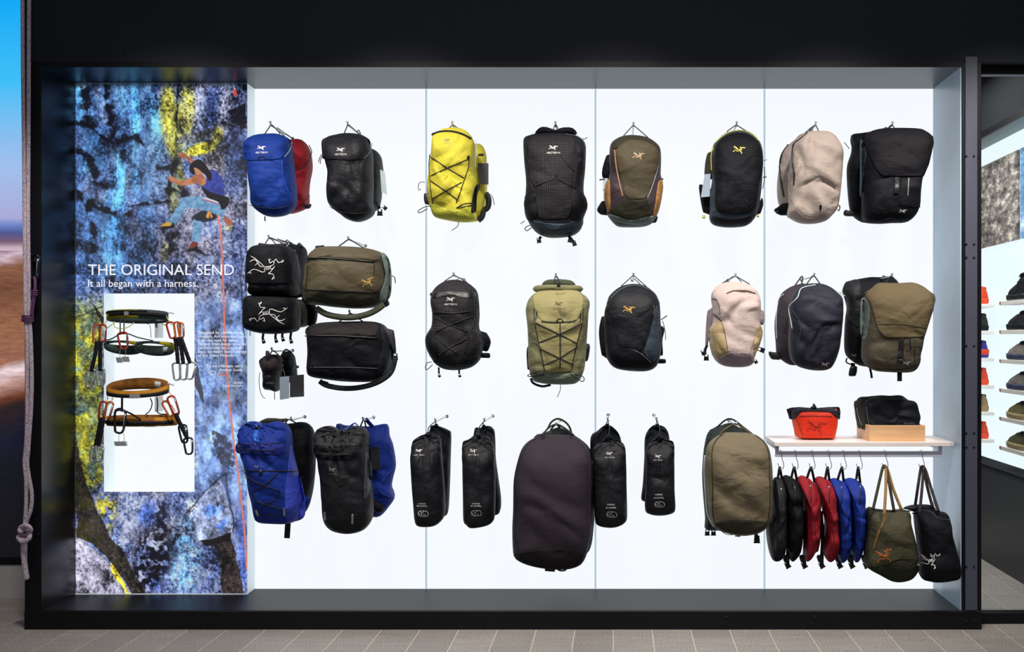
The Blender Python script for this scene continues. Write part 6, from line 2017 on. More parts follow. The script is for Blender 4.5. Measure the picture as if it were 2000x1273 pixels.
SB = [([(112, 300), (125, 185), (165, 172), (212, 200), (240, 285), (242, 450), (243, 700), (240, 850), (222, 975), (182, 1028), (132, 1040), (92, 1010), (62, 900), (46, 760), (62, 660), (104, 560)], M_BLK, 'dark slate sling bag, first on the rail', 175, (150, 200), (202, 215), 1525),
      ([(205, 185), (245, 150), (300, 168), (350, 208), (390, 280), (412, 400), (416, 600), (412, 780), (398, 900), (375, 975), (320, 1036), (286, 1030), (288, 950), (252, 900), (244, 600), (238, 320)], M_BLK2, 'plain black sling bag, second on the rail', 325, (290, 180), (352, 190), 1553),
      ([(360, 200), (400, 156), (452, 166), (512, 210), (560, 280), (586, 350), (597, 450), (590, 600), (577, 800), (562, 900), (522, 980), (482, 1030), (442, 1026), (448, 850), (452, 600), (436, 400), (396, 290)], M_RED, 'crimson sling bag beside the black ones, third on the rail', 500, (455, 170), (535, 205), 1586),
      ([(545, 205), (580, 165), (640, 174), (700, 220), (737, 290), (756, 400), (766, 550), (767, 720), (782, 860), (776, 960), (742, 1020), (692, 1048), (652, 1004), (646, 920), (676, 800), (668, 650), (640, 520), (600, 360), (568, 265)], M_RED, 'crimson sling bag beside the blue ones, fourth on the rail', 670, (645, 180), (690, 200), 1618),
      ([(698, 210), (750, 180), (802, 200), (862, 240), (892, 320), (897, 480), (906, 700), (907, 860), (890, 980), (832, 1052), (796, 1032), (780, 900), (772, 700), (768, 500), (738, 310)], M_BLUE2, 'ultramarine sling bag beside the red ones, fifth on the rail', 820, (775, 180), (838, 212), 1647),
      ([(845, 220), (900, 180), (962, 190), (1012, 230), (1047, 290), (1052, 450), (1056, 650), (1046, 850), (1022, 960), (982, 1046), (946, 1032), (935, 930), (930, 700), (908, 500), (890, 310)], M_BLUE2, 'ultramarine sling bag next to the olive tote, last sling on the rail', 988, (968, 175), (1010, 225), 1678)]
for i, (O, mt, lab, sx_, p1, p2, hx) in enumerate(SB):
    b = Bag('sling_bag', lab, 'sling bag', 'D2', O, RY + .01, .22, mt, 'sling bags on the rail', wr=.009, ws=12, seed=70 + i, dome=.5, a=3, auto=False)
    n_ = len(O)
    # dark back padding with the webbing that hangs below
    xr = max(p[0] for p in O)
    b.lump('back_padding', [(xr - 130, 300), (xr - 60, 330), (xr - 10, 500), (xr + 6, 750), (xr - 30, 950), (xr - 90, 900), (xr - 120, 600)], M_BLK2, .10, .05)
    b.web('back_strap', [(xr + 2, 520, RY + .09), (xr + 22, 800, RY + .09), (xr + 14, 1000, RY + .08), (xr + 12, 1075, RY + .08)], M_KCORD, .020, th=.006)
    b.buckle('buckle', (xr + 10, 1075), .030, M_BUCKLE, RY + .07, rot=.5)
    b.lump('strap_adjuster', [(xr - 40, 985), (xr + 2, 975), (xr + 10, 1040), (xr - 20, 1050)], M_KCORD, .06, .03, n=16)
    xa, ya = p1
    b.cord('zip', [(p1[0] + 20, p1[1] + 40), (p1[0] + 45, p1[1] + 120), (p1[0] + 40, p1[1] + 260)], M_SEAM, .003)
    b.free('zip_pull', [(p1[0] + 38, p1[1] + 80, RY - .11), (p1[0] + 42, p1[1] + 110, RY - .115)], M_CHROME, .003, curve=False)
    b.cord('seam', [(xr - 20, 470), (xr - 60, 640), (xr - 40, 850)], M_SEAM, .0014)
    for p_, yo in ((p1, .0), (p2, .05)):
        b.web('shoulder_strap', [(p_[0], p_[1] + 15, RY + yo), ((p_[0] + sx_) / 2, (p_[1] + 62) / 2, RY + yo * .5 - .008), (sx_, 62, RY - .014)], M_KCORD, .013, th=.004)
    s_hook(hx, 'steel hook holding the ' + ['first dark slate', 'second plain black', 'third crimson', 'fourth crimson', 'fifth ultramarine', 'last ultramarine'][i] + ' sling bag')

b = Bag('tote_bag', 'olive tote bag with orange skeleton emblem hanging from the rail', 'tote bag', 'C6',
        [(990, 532), (1100, 542), (1250, 552), (1400, 550), (1425, 660), (1460, 800), (1490, 950), (1494, 1070), (1462, 1160), (1370, 1200), (1240, 1200), (1090, 1135), (1000, 1092), (950, 1040), (968, 900), (990, 700)],
        .03, .22, M_OLIVED, None, wr=.008, ws=7, seed=80, dome=.3, a=4.5, auto=True)
b.patch('front_panel', [(1062, 570), (1180, 570), (1390, 562), (1418, 680), (1470, 900), (1470, 1040), (1330, 1000), (1120, 1060), (1040, 1060), (1020, 900), (1030, 720)], fabric('olive_green_canvas', (72, 70, 54), .65), .003, .006)
b.patch('bottom_panel', [(1025, 1080), (1120, 1075), (1330, 1015), (1482, 1060), (1455, 1150), (1370, 1190), (1240, 1190), (1110, 1135)], fabric('dark_green_canvas', (44, 46, 36), .7), .003, .004)
b.patch('zip_strip', [(1166, 552), (1184, 560), (1172, 640), (1130, 740), (1076, 900), (1064, 890), (1098, 760), (1154, 640)], fabric('tan_strip', (128, 98, 60), .6), .003, .002)
b.cord('rim', [(995, 536), (1100, 546), (1250, 558), (1398, 556)], M_OLIVED, .004)
b.logo((1172, 965), 150, 150, M_ORANGE, 1.09, rot=-.35)
M_TANWEB = fabric('tan_webbing', (150, 116, 72), .6)
for pts, mt in (([(1060, 545, -.03), (1105, 350, .02), (1150, 160, RY - .016), (1172, 140, RY - .016)], M_OLIVED), ([(1165, 590, -.08), (1178, 350, .0), (1180, 180, RY - .02), (1172, 140, RY - .016)], M_TANWEB),
                ([(1255, 555, .0), (1215, 330, .04), (1185, 170, RY - .012), (1172, 140, RY - .016)], M_OLIVED), ([(1325, 545, .04), (1250, 360, .07), (1200, 190, RY - .01), (1172, 140, RY - .016)], M_TANWEB)):
    b.web('carry_strap', pts, mt, .015, th=.005)
s_hook(1728, 'steel hook holding the olive tote bag')
b = Bag('tote_bag', 'black tote bag with white skeleton emblem at the end of the rail', 'tote bag', 'C6',
        [(1420, 560), (1500, 545), (1620, 545), (1740, 585), (1782, 640), (1800, 760), (1848, 900), (1890, 1050), (1893, 1165), (1800, 1195), (1650, 1208), (1540, 1196), (1478, 1165), (1470, 1000), (1450, 850), (1425, 680)],
        .03, .22, M_BLK2, None, wr=.006, ws=6, seed=81, dome=.3, a=4.5, auto=True)
b.lump('rear_rim', [(1335, 528), (1430, 498), (1560, 498), (1615, 540), (1600, 570), (1430, 560), (1390, 545)], M_BLK, .04, .06)
b.lump('side_rim', [(1612, 562), (1720, 565), (1768, 620), (1740, 635), (1650, 610)], M_BLK, .0, .05)
b.cord('rim', [(1425, 575), (1520, 552), (1600, 570), (1640, 610), (1700, 632), (1770, 640)], M_NAVYGREY, .004)
b.logo((1585, 1010), 205, 170, M_PWHITE, 1.16, rot=-.1)
M_KWEB = fabric('black_brown_webbing', (52, 46, 48), .6)
for pts in ([(1450, 500, .08), (1475, 330, .08), (1500, 170, RY - .016), (1512, 140, RY - .016)], [(1490, 575, -.05), (1512, 350, .02), (1522, 200, RY - .02), (1514, 140, RY - .016)],
            [(1612, 530, .04), (1560, 330, .08), (1530, 180, RY - .012), (1512, 140, RY - .016)], [(1665, 560, -.02), (1600, 360, .05), (1545, 180, RY - .016), (1512, 140, RY - .016)]):
    b.web('carry_strap', pts, M_KWEB, .015, th=.005)
s_hook(1799, 'steel hook holding the black tote bag')
# ------------------------------------------------------------------ climbing harnesses in the niche
M_HGREEN = fabric('dark_green_foam', (62, 78, 76), .7)
M_HLIME = fabric('lime_olive_cloth', (160, 152, 36), .6)
M_HOCHRE = fabric('ochre_cloth', (186, 128, 34), .6)
M_HBROWN = fabric('brown_foam', (140, 92, 40), .7)
M_HBLK = fabric('black_harness_webbing', (30, 31, 36), .6)
M_LIMECORD = plain('lime_cord', (190, 204, 70), .5)
M_AMBERCORD = plain('amber_cord', (222, 170, 70), .5)
M_ALU = plain('bare_aluminium', (176, 180, 186), .28, .45)
M_ANORED = plain('red_anodised', (190, 58, 44), .3, .35)
M_ANOORG = plain('orange_anodised', (216, 112, 40), .3, .35)
M_ANOBLK = plain('black_anodised', (40, 42, 48), .3, .4)
M_CLEAR = plain('frosted_acrylic', (206, 214, 220), .3)
HYC = .285


def hp(crop, x, y, Y):
    a, b_, k = CR[crop]
    return at(a + x * k, b_ + y * k, Y)


def band(crop, cx, cy, rx, ry, tilt, h, t0=0, t1=360, Yc=HYC, th=.006, out=0.0, hf=None, n=48):
    """belt: strip of cloth around an ellipse; tilt drops its front, hf scales the height at angle"""
    k = CR[crop][2]
    full = abs(t1 - t0) >= 360
    V, F = [], []
    m = n if full else n + 1
    for i in range(m):
        a = math.radians(t0 + (t1 - t0) * i / n)
        f = hf(a) if hf else 1.0
        for rad, zz in ((0, -1), (0, 1), (1, 1), (1, -1)):
            e = out - (th if rad else 0)
            p = hp(crop, cx + rx * math.cos(a), cy + tilt * math.sin(a) + zz * h * f / 2, Yc)
            s_ = e
            V.append(Vector((p.x + s_ * math.cos(a), Yc - (ry + s_) * math.sin(a), p.z)))
    for i in range(m if full else m - 1):
        j = (i + 1) % m
        for q in range(4):
            r_ = (q + 1) % 4
            F.append((i * 4 + q, i * 4 + r_, j * 4 + r_, j * 4 + q))
    if not full:
        F += [(3, 2, 1, 0), tuple((m - 1) * 4 + q for q in range(4))]
    return V, F


def hcord(t, name, crop, pts, mat, r=.0025, flat=1.0, seg=6):
    W = [tuple(hp(crop, p[0], p[1], p[2] if len(p) > 2 else HYC - .08)) for p in pts]
    return t.part(name, tube(catmull(W, False, 6) if len(W) > 2 else W, r, seg, False, flat), mat)


h1 = Thing('climbing_harness', 'lime and black climbing harness on display in the upper half of the niche', 'harness', hp('H1', 800, 820, HYC))
h1.part('waist_belt', band('H1', 800, 322, 390, .085, -32, 118), M_HGREEN)
h1.part('belt_panel', band('H1', 800, 322, 392, .085, -32, 112, 75, 200, out=.003), M_HLIME)
h1.part('belt_edge', band('H1', 800, 285, 394, .085, -32, 22, 60, 190, out=.005), M_HBLK)
h1.part('belt_webbing', band('H1', 800, 330, 396, .085, -45, 42, 10, 140, out=.006), M_HBLK)
h1.part('buckle', band('H1', 800, 330, 396, .085, -45, 50, 92, 100, out=.009), M_ALU, smooth=False)
h1.part('size_label', band('H1', 800, 322, 386, .085, -32, 60, 300, 322, out=.001 - .008), M_CLEAR)
h1.part('leg_loop', band('H1', 610, 705, 245, .06, -58, 125, hf=lambda a: .62 - .38 * math.sin(a)), M_HGREEN)
h1.part('leg_loop', band('H1', 1015, 715, 250, .06, -58, 135, hf=lambda a: .62 - .38 * math.sin(a)), M_HGREEN)
h1.part('leg_loop_panel', band('H1', 1015, 715, 252, .06, -58, 135, -20, 60, out=.003, hf=lambda a: .62 - .38 * math.sin(a)), M_HLIME)
h1.part('leg_loop_panel', band('H1', 610, 705, 247, .06, -58, 125, 20, 70, out=.003, hf=lambda a: .62 - .38 * math.sin(a)), M_HLIME)
for x_ in (568, 618):
    hcord(h1, 'belay_loop', 'H1', [(x_, 330, HYC - .093), (x_, 450, HYC - .09), (x_, 555, HYC - .085)], M_HGREEN, .0035, .5)
hcord(h1, 'leg_strap', 'H1', [(345, 640, HYC - .02), (450, 615, HYC - .07), (560, 555, HYC - .088), (660, 545, HYC - .088), (800, 595, HYC - .075), (1000, 640, HYC - .06)], M_HGREEN, .0036, .5)
hcord(h1, 'rear_riser', 'H1', [(920, 415, HYC + .08), (960, 450, HYC + .08), (972, 600, HYC + .06)], M_HBLK, .0014)
for pts in ([(405, 360, HYC - .03), (375, 400, HYC - .05), (345, 450, HYC - .06)], [(490, 390, HYC - .07), (455, 430, HYC - .08), (385, 480, HYC - .07)], [(490, 400, HYC - .075), (500, 460, HYC - .09), (600, 480, HYC - .1), (690, 450, HYC - .09), (750, 400, HYC - .08)],
            [(1170, 310, HYC - .03), (1200, 370, HYC - .04), (1245, 430, HYC - .05)], [(1100, 410, HYC + .03), (1190, 450, HYC)]):
    hcord(h1, 'gear_loop', 'H1', pts, M_LIMECORD, .0022)
h1.part('leg_label', band('H1', 1015, 715, 252, .06, -42, 62, 288, 304, out=-.009), M_CLEAR)
hcord(h1, 'belt_tail', 'H1', [(1190, 270, HYC), (1240, 275, HYC), (1270, 285, HYC)], M_CLEAR, .004)
single('harness_bracket', 'frosted bracket holding up the lime harness', 'bracket', join(box(*[v for pr_ in ((hp('H1', 1045, 0, .4).x, hp('H1', 1085, 0, .4).x), (HYC + .09, PANEL_Y), (hp('H1', 0, 600, .4).z, hp('H1', 0, 340, .4).z)) for v in pr_], .002)), M_CLEAR, smooth=False)

h2 = Thing('climbing_harness', 'ochre climbing harness on display in the lower half of the niche', 'harness', hp('H2', 800, 760, HYC))
h2.part('waist_belt', band('H2', 800, 262, 388, .085, 62, 150, hf=lambda a: .8 - .2 * math.sin(a)), M_HBROWN)
h2.part('belt_cover', band('H2', 800, 262, 391, .085, 62, 118, -25, 205, out=.004, hf=lambda a: .8 - .15 * math.sin(a)), M_HOCHRE)
h2.part('belt_webbing', band('H2', 800, 285, 394, .085, 62, 48, 5, 150, out=.007), M_HBLK)
h2.part('buckle', band('H2', 800, 285, 394, .085, 62, 56, 72, 90, out=.011), M_ALU, smooth=False)
h2.part('size_label', band('H2', 800, 262, 386, .085, 62, 70, 295, 310, out=-.008), M_CLEAR)
h2.part('leg_loop', band('H2', 850, 678, 455, .07, 6, 118), M_HBROWN)
h2.part('leg_loop_panel', band('H2', 850, 678, 458, .07, 6, 112, -10, 60, out=.003), M_HOCHRE)
h2.part('leg_webbing', band('H2', 850, 690, 460, .07, 6, 48, 20, 170, out=.006), M_HBLK)
hcord(h2, 'belay_loop', 'H2', [(592, 360, HYC - .098), (592, 460, HYC - .1), (590, 560, HYC - .095)], M_HBLK, .006, .5)
hcord(h2, 'leg_strap', 'H2', [(500, 545, HYC - .09), (560, 520, HYC - .095), (640, 555, HYC - .095), (740, 605, HYC - .085), (840, 670, HYC - .075)], M_HBLK, .005, .5)
hcord(h2, 'rear_riser', 'H2', [(960, 385, HYC + .05), (985, 450, HYC + .06), (960, 540, HYC + .06), (895, 605, HYC + .05)], M_HBLK, .0028)
hcord(h2, 'rear_riser', 'H2', [(1050, 375, HYC + .05), (1060, 470, HYC + .06), (1055, 560, HYC + .06), (1100, 592, HYC + .05), (1180, 595, HYC + .03)], M_HBLK, .0032)
for pts in ([(405, 330, HYC), (400, 400, HYC - .04), (370, 450, HYC - .06)], [(470, 380, HYC - .06), (450, 430, HYC - .07), (400, 480, HYC - .07)], [(1080, 350, HYC - .05), (1130, 420, HYC - .06), (1230, 470, HYC - .06), (1290, 560, HYC - .06)], [(1190, 290, HYC), (1230, 330, HYC - .02), (1250, 380, HYC - .05)]):
    hcord(h2, 'gear_loop', 'H2', pts, M_AMBERCORD, .0022)
hcord(h2, 'belt_tail', 'H2', [(1190, 195, HYC), (1235, 200, HYC), (1268, 215, HYC)], M_CLEAR, .005)
h2.part('leg_cord', tube([hp('H2', 800 + i * 30, 748 + 12 * math.sin(math.pi * i / 10), HYC - .07) for i in range(11)], .0012), M_CLEAR)
single('harness_bracket', 'frosted bracket holding up the ochre harness', 'bracket', box(hp('H2', 1045, 0, .4).x, hp('H2', 1085, 0, .4).x, HYC + .09, PANEL_Y, hp('H2', 0, 560, .4).z, hp('H2', 0, 170, .4).z, .002), M_CLEAR, smooth=False)


def d_ring(crop, c, w_, h_, rot, Y, wide=.75, n=4):
    """carabiner outline: a D, wider on top, closed"""
    L = [(-.42, -.5), (0, -.56), (.42, -.5), (.5, -.3), (.5 * wide, .3), (.3 * wide, .5), (0, .56), (-.38, .5), (-.46, .3), (-.5, -.3)]
    L = catmull(L, True, n)
    cr_, sr_ = math.cos(rot), math.sin(rot)
    return [hp(crop, c[0] + u * w_ * cr_ - v * h_ * sr_, c[1] + u * w_ * sr_ + v * h_ * cr_, Y) for u, v in L]


def carabiner_part(t, crop, c, w_, h_, rot, Y, mat, r=.0052, name='carabiner'):
    P = d_ring(crop, c, w_, h_, rot, Y)
    o = t.part(name, tube(P, r, 6, True), mat)
    g = [P[len(P) * 3 // 10 - 1], P[len(P) * 4 // 10 + 1]]
    t.part('gate', tube([q + Vector((0, -.001, 0)) for q in g], r * .9, 6), M_ALU, o)
    return o


def quickdraw(crop, top, tw, th_, trot, sl, low, lw, lh, lrot, tm, lm, label, Y):
    t = Thing('quickdraw', label, 'quickdraw', hp(crop, low[0], low[1] + lh / 2, Y), 'quickdraws clipped to the harnesses')
    carabiner_part(t, crop, top, tw, th_, trot, Y, tm)
    W = [tuple(hp(crop, p[0], p[1], Y - .004)) for p in sl]
    W = resample(W, 12, False)
    t.part('sling', tube(W, [.0098 + .0012 * (i % 2) for i in range(12)], 8, False, .45), M_HBLK)
    carabiner_part(t, crop, low, lw, lh, lrot, Y - .002, lm)
    return t


quickdraw('H1', (262, 545), 95, 220, .05, [(265, 640), (245, 800), (190, 1040)], (185, 1130), 115, 210, .1, M_ANOORG, M_ALU, 'quickdraw with orange carabiner, outer one on the lime harness beside the yellow lichen', HYC - .075)
quickdraw('H1', (340, 540), 85, 200, -.05, [(315, 640), (305, 800), (305, 1035)], (315, 1110), 110, 200, -.1, M_ANORED, M_ALU, 'quickdraw with red carabiner, inner one on the lichen side of the lime harness', HYC - .09)
quickdraw('H1', (1240, 500), 95, 190, -.25, [(1285, 590), (1310, 760), (1325, 940)], (1310, 1040), 100, 200, -.1, M_ANORED, M_ALU, 'quickdraw with red carabiner on the text side of the lime harness', HYC - .06)
quickdraw('H1', (1320, 500), 80, 190, -.1, [(1325, 590), (1370, 760), (1395, 945)], (1400, 1040), 100, 190, -.05, M_ANOORG, M_ALU, 'middle quickdraw with orange carabiner on the text side of the lime harness', HYC - .075)
quickdraw('H1', (1365, 500), 70, 170, -.15, [(1360, 590), (1420, 760), (1485, 935)], (1495, 1030), 110, 200, .15, M_ANOORG, M_ALU, 'outermost quickdraw on the text side of the lime harness', HYC - .09)
quickdraw('H2', (335, 545), 80, 210, .15, [(315, 635), (290, 800), (245, 1010)], (225, 1105), 80, 190, .1, M_ANORED, M_ALU, 'quickdraw with red carabiner, outer one on the lichen side of the ochre harness', HYC - .075)
quickdraw('H2', (420, 540), 80, 190, .2, [(350, 640), (325, 800), (285, 1010)], (300, 1105), 100, 190, -.05, M_ANOORG, M_ALU, 'quickdraw with orange carabiner, inner one on the lichen side of the ochre harness', HYC - .09)
quickdraw('H2', (1270, 480), 95, 230, -.4, [(1295, 580), (1350, 720), (1450, 920)], (1465, 1010), 110, 190, -.15, M_ANORED, M_ANOBLK, 'quickdraw with red carabiner and thick sling on the text side of the ochre harness', HYC - .09)
quickdraw('H2', (1195, 520), 80, 190, -.5, [(1290, 600), (1330, 680), (1400, 790)], (1400, 850), 100, 210, -.2, M_ANOORG, M_ANOBLK, 'quickdraw with orange carabiner under the thick sling of the ochre harness', HYC - .07)


def nut_set(crop, top, wires, blocks, Y, label):
    t = Thing('wired_nut', label, 'climbing nut', hp(crop, blocks[0][0], blocks[0][3], Y))
    for wpts in wires:
        W = [tuple(hp(crop, p[0], p[1], Y)) for p in wpts]
        t.part('wire', tube(catmull(W, False, 5), .0013, 5), M_ALU)
    for x0, y0, x1, y1 in blocks:
        p, q = hp(crop, x0, y0, Y), hp(crop, x1, y1, Y)
        V, F = box(p.x, q.x, Y - .009, Y + .009, q.z, p.z, .002)
        cz = (p.z + q.z) / 2
        V = [Vector((v.x + (cz - v.z) * .25, v.y * 1.0, v.z)) for v in V]
        t.part('metal_block', (V, F), M_ALU, smooth=False)


def loose_carabiner(crop, c, w_, h_, rot, Y, mat, label, r=.005):
    t = Thing('carabiner', label, 'carabiner', hp(crop, c[0], c[1] + h_ / 2, Y))
    carabiner_part(t, crop, c, w_, h_, rot, Y, mat, r, 'frame')
    return t


loose_carabiner('H1', (610, 635), 120, 190, -.2, HYC - .1, M_ANORED, 'red carabiner on the lime harness belay loop')
loose_carabiner('H2', (566, 690), 140, 270, .02, HYC - .105, M_ANOBLK, 'black oval carabiner on the ochre harness belay loop', .006)
nut_set('H1', None, [[(580, 725), (560, 790), (566, 850)], [(630, 725), (642, 790), (632, 850)]], [(525, 855, 590, 925), (606, 845, 680, 915)], HYC - .1, 'two silver nuts on wires below the lime harness')
nut_set('H2', None, [[(565, 825), (548, 890), (552, 960)], [(600, 825), (622, 890), (612, 960)]], [(500, 950, 600, 1008), (600, 948, 652, 1008)], HYC - .105, 'silver hex nut on wire below the ochre harness')

# ------------------------------------------------------------------ hanging rope on the case edge


def rope_material():
    k = NT('speckled_rope')
    tc = k.n('TexCoord')
    mp = k.n('Mapping')
    mp.inputs['Scale'].default_value = (620, 620, 330)
    k.l(tc, 'Object', mp, 'Vector')
    v = k.n('TexVoronoi', Scale=1.0)
    k.l(mp, 'Vector', v, 'Vector')
    r = k.n('ValToRGB')
    e = r.color_ramp.elements
    r.color_ramp.interpolation = 'CONSTANT'
    e[0].position, e[0].color = 0, lin((196, 186, 194)) + (1,)
    e[1].position, e[1].color = .88, lin((60, 50, 90)) + (1,)
    m_ = e.new(.72)
    m_.color = lin((200, 120, 120)) + (1,)
    m_ = e.new(.80)
    m_.color = lin((130, 120, 176)) + (1,)
    sp = k.n('SeparateColor')
    k.l(v, 'Color', sp, 0)
    k.l(sp, 0, r, 'Fac')
    k.t.links.new(r.outputs[0], k.b.inputs['Base Color'])
    k.b.inputs['Roughness'].default_value = .8
    wv = k.n('TexWave', Scale=90.0)
    k.l(tc, 'Object', wv, 'Vector')
    bp = k.n('Bump', Strength=.4, Distance=.002)
    k.l(wv, 'Fac', bp, 'Height')
    k.l(bp, 'Normal', k.b, 'Normal')
    return k.m


M_ROPE = rope_material()
YR = -.055
rope = Thing('climbing_rope', 'pale speckled climbing rope hanging doubled with a knot at its lower end', 'rope', at(48, 1132, YR))


def rpt(x, y, dy=0):
    return tuple(at(x, y, YR + dy))


up_top = at(44, 0, YR).z
L1 = [(44, -250), (44, -20), (45, 150), (47, 300), (48, 430), (49, 530), (50, 610), (53, 660), (53, 740), (53, 800), (52, 850), (50, 880), (48, 905), (51, 940), (51, 985), (49, 1015), (47, 1035)]
L2 = [(57, -250), (57, -20), (56, 150), (55.5, 300), (55, 430), (56, 530), (57, 610), (60, 660), (62, 740), (60.5, 800), (57, 850), (55, 880), (53, 905), (57, 935), (62, 965), (60, 995), (53, 1015), (48, 1035)]
rope.part('strand', tube(catmull([rpt(*p) for p in L1], False, 8), .0092, 10), M_ROPE)
rope.part('strand', tube(catmull([rpt(p[0], p[1], .004) for p in L2], False, 8), .0092, 10), M_ROPE)
kn = [(40, 1030, 0), (52, 1026, -.02), (60, 1034, -.012), (54, 1044, .02), (40, 1046, .02), (36, 1050, 0), (44, 1058, -.02), (56, 1052, -.02), (58, 1042, 0), (50, 1034, .018), (40, 1038, -.012)]
rope.part('knot', tube(catmull([rpt(*p) for p in kn], True, 8), .0105, 10, True), M_ROPE)
rope.part('tail', tube(catmull([rpt(46, 1050), rpt(45, 1075), rpt(47, 1100), rpt(52, 1132)], False, 6), .0105, 10), M_ROPE)
rope.part('tail', tube(catmull([rpt(50, 1050, .01), rpt(49, 1080, .012), rpt(50, 1105, .012), rpt(54, 1130, .01)], False, 6), .0095, 10), M_ROPE)
M_PURPLE = plain('purple_cord', (92, 44, 92), .6)
pk = Thing('prusik_cord', 'purple accessory cord wrapped around the hanging rope', 'cord', at(60, 628, YR))
for i in range(4):
    y_ = 616 + i * 3.6
    c_ = at(54, y_, YR + .002)
    pk.part('wrap', tube([(c_.x + .026 * math.cos(a), c_.y + .017 * math.sin(a), c_.z + .002 * math.sin(a)) for a in [2 * math.pi * q / 16 for q in range(16)]], .0042, 6, True), M_PURPLE)
pk.part('loop', tube(catmull([rpt(60, 614, -.012), rpt(62, 595, -.012), rpt(66, 575, -.008), rpt(68, 552, .0), rpt(67, 540, .01)], False, 6), .0042, 6), M_PURPLE)
pk.part('loop', tube(catmull([rpt(63, 616, -.004), rpt(65, 598, -.004), rpt(68, 580, -.002), rpt(70, 555, .004), rpt(68, 540, .012)], False, 6), .0042, 6), M_PURPLE)
for i in range(3):
    c_ = at(67, 568 + i * 4, YR - .003)
    pk.part('wrap', tube([(c_.x + .012 * math.cos(a), c_.y + .011 * math.sin(a), c_.z + .002 * math.cos(a)) for a in [2 * math.pi * q / 14 for q in range(14)]], .0042, 6, True), M_PURPLE)
CR['RB'] = (20, 480, .1728)
t = loose_carabiner('RB', (275, 240), 85, 250, 0, -.035, plain('black_chrome', (52, 54, 60), .12, .9), 'dark shiny carabiner bolted to the case edge beside the rope', .0065)
t.part('hanger', box(at(62, 0, -.02).x, at(75, 0, -.02).x, -.03, -.0005, at(0, 512, -.02).z, at(0, 498, -.02).z, .003), plain('hanger_steel', (70, 72, 78), .25, .9), smooth=False)

# ------------------------------------------------------------------ shoe wall in the next room
ZS = [1.65, 1.472, 1.292, 1.111, .935, .754]
ORD = ['topmost', 'second from the top', 'third from the top', 'fourth from the top', 'fifth from the top', 'lowest']
M_SHOESHELF = plain('white_shoe_shelf', (236, 232, 230), .4)
M_ENDRED = plain('red_brown_end_cap', (176, 104, 90), .5)


def shoe(x, yh, z, up_, sole_, dark, label, grp, boot=False, band_=None, L=.30):
    t = Thing('shoe', label, 'shoe', (x, yh + L / 2, z), grp)
    N, K = 15, 12
    V, F = [], []
    sh = .034
    for i in range(N):
        u = i / (N - 1)
        wd = .036 + .012 * math.sin(math.pi * min(1, u * 1.4)) + .010 * math.exp(-((u - .72) / .18) ** 2)
        if u > .85:
            wd *= math.sqrt(max(0.02, 1 - ((u - .85) / .16) ** 2))
        if u < .06:
            wd *= .82
        top = (.155 if boot else .108) if u < .28 else None
        if top is None:
            top = (.155 if boot else .108) + ((.104 if not boot else .112) - (.155 if boot else .108)) * min(1, (u - .28) / .2)
            if u > .48:
                top = (.104 if not boot else .112) - .042 * ((u - .48) / .5)
        hh = max(.012, top - sh)
        if u > .93:
            hh *= .72
        for j in range(K):
            a = math.pi * j / (K - 1)
            ex = .55
            V.append(Vector((x + wd * math.copysign(abs(math.cos(a)) ** ex, math.cos(a)) * (1 - .18 * math.sin(a)), yh + L * u, z + sh - .004 + hh * math.sin(a) ** .8)))
    for i in range(N - 1):
        for j in range(K - 1):
            F.append((i * K + j, i * K + j + 1, (i + 1) * K + j + 1, (i + 1) * K + j))
    F += [tuple(range(K))[::-1], tuple((N - 1) * K + j for j in range(K))]
    t.part('upper', (V, F), up_)
    S = []
    ring = []
    for i in range(28):
        a = 2 * math.pi * i / 28
        uu = .5 - .5 * math.cos(a)
        wd = (.040 + .012 * math.sin(math.pi * min(1, uu * 1.3)) + .008 * math.exp(-((uu - .72) / .2) ** 2))
        ring.append((math.copysign(min(1, abs(math.sin(a)) * 1.9) ** .8, math.sin(a)) * wd, yh - .006 + (L + .014) * uu))
    V2, F2 = [], []
    for zz, g in ((0, .86), (.010, .98), (.026, 1.03), (.036, .97)):
        for dx, yy in ring:
            V2.append(Vector((x + dx * g, yy, z + zz + .012 * max(0, (yy - yh) / L - .82))))
    for q in range(3):
        for i in range(28):
            F2.append((q * 28 + i, q * 28 + (i + 1) % 28, (q + 1) * 28 + (i + 1) % 28, (q + 1) * 28 + i))
    F2 += [tuple(range(28))[::-1], tuple(3 * 28 + i for i in range(28))]
    t.part('sole', (V2, F2), sole_)
    tz = .155 if boot else .108
    t.part('collar', tube(catmull([(x + .026 * math.cos(a), yh + .062 + .055 * math.sin(a), z + tz - .006 + .006 * math.sin(a + 3.6)) for a in [2 * math.pi * q / 12 for q in range(12)]], True, 3), .009, 6, True), dark)
    for q in range(4):
        yy = yh + .125 + q * .026
        zz = z + tz + .006 - (tz - .104) * min(1, q / 2) - .004 * q
        t.part('lace', tube([(x - .022, yy, zz - .022), (x, yy - .004, zz - .004), (x + .022, yy, zz - .022)], .003, 5), dark)
    t.part('heel_tab', box(x - .010, x + .010, yh - .004, yh + .010, z + .03, z + tz + .004, .003), up_, smooth=False)
    if band_:
        t.part('midsole_band', ([Vector((v.x + (v.x - x) * .04, v.y - .002, v.z + .020)) for v in V2], F2), band_)
    return t


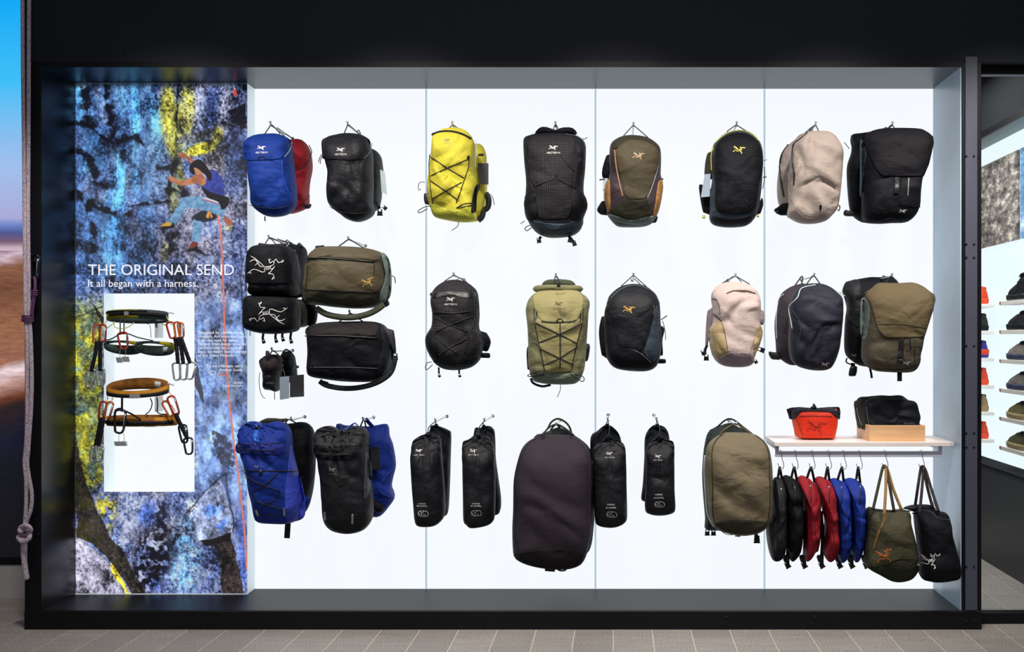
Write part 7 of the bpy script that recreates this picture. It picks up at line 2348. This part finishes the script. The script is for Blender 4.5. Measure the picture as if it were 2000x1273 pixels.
near = [(M_BLK2, M_BLK, 'black ankle boot', True, None), (M_BLK, M_BLK2, 'black trail shoe', False, None), (fabric('taupe_knit', (120, 112, 108), .7), fabric('navy_rubber', (58, 66, 92), .6), 'taupe and navy trail shoe', False, None),
        (fabric('grey_brown_knit', (112, 106, 104), .7), fabric('navy_rubber', (0, 0, 0)), 'grey and navy trail shoe', False, None), (fabric('olive_knit', (106, 98, 66), .7), fabric('khaki_rubber', (156, 140, 104), .6), 'olive trail shoe with khaki sole', False, None),
        (fabric('dark_olive_knit', (86, 84, 58), .7), fabric('khaki_rubber', (0, 0, 0)), 'dark olive trail shoe with khaki sole', False, None)]
M_SORG = fabric('orange_red_knit', (222, 76, 46), .6)
far = [(M_SORG, M_SORG, 'orange-red shoe', False, None), (fabric('green_black_knit', (44, 50, 50), .7), M_BLK2, 'green-black shoe', False, None), (fabric('violet_blue_knit', (62, 56, 150), .6), fabric('violet_blue_knit', (0, 0, 0)), 'blue shoe with orange band', False, M_SORG),
       (M_SORG, M_SORG, 'orange-red shoe', False, None), (fabric('tan_knit', (150, 126, 92), .7), fabric('tan_knit', (0, 0, 0)), 'tan shoe', False, None), (M_SORG, M_SORG, 'orange-red shoe', False, None)]
for col_, y0_, y1_, lst, word in (('near', 1.02, 1.42, near, 'near'), ('far', 1.85, 2.25, far, 'far')):
    for i, zz in enumerate(ZS):
        sh_ = Thing('shoe_shelf', 'short white shoe shelf, %s in the %s column of the shoe wall' % (ORD[i], word), 'shelf', (2.44, y0_, zz - .02), 'white shoe shelves of the shoe wall')
        sh_.part('board', box(2.38, XW - .001, y0_, y1_, zz - .024, zz, .001), M_SHOESHELF, smooth=False)
        if col_ == 'near':
            sh_.part('end_cap', box(2.376, 2.38, y1_ - .016, y1_ - .001, zz - .019, zz - .001), M_ENDRED, smooth=False)
        up_, so_, nm, bt, bd = lst[i]
        dk = M_BLK2 if up_ is not M_SORG else fabric('dark_orange_knit', (190, 58, 36), .6)
        shoe(2.437, (y0_ + .055) if col_ == 'near' else y0_ + .03, zz, up_, so_, dk, '%s, %s shelf of the %s shoe column' % (nm, ORD[i] if i else 'topmost', word), 'shoes on the shoe wall', bt, bd)
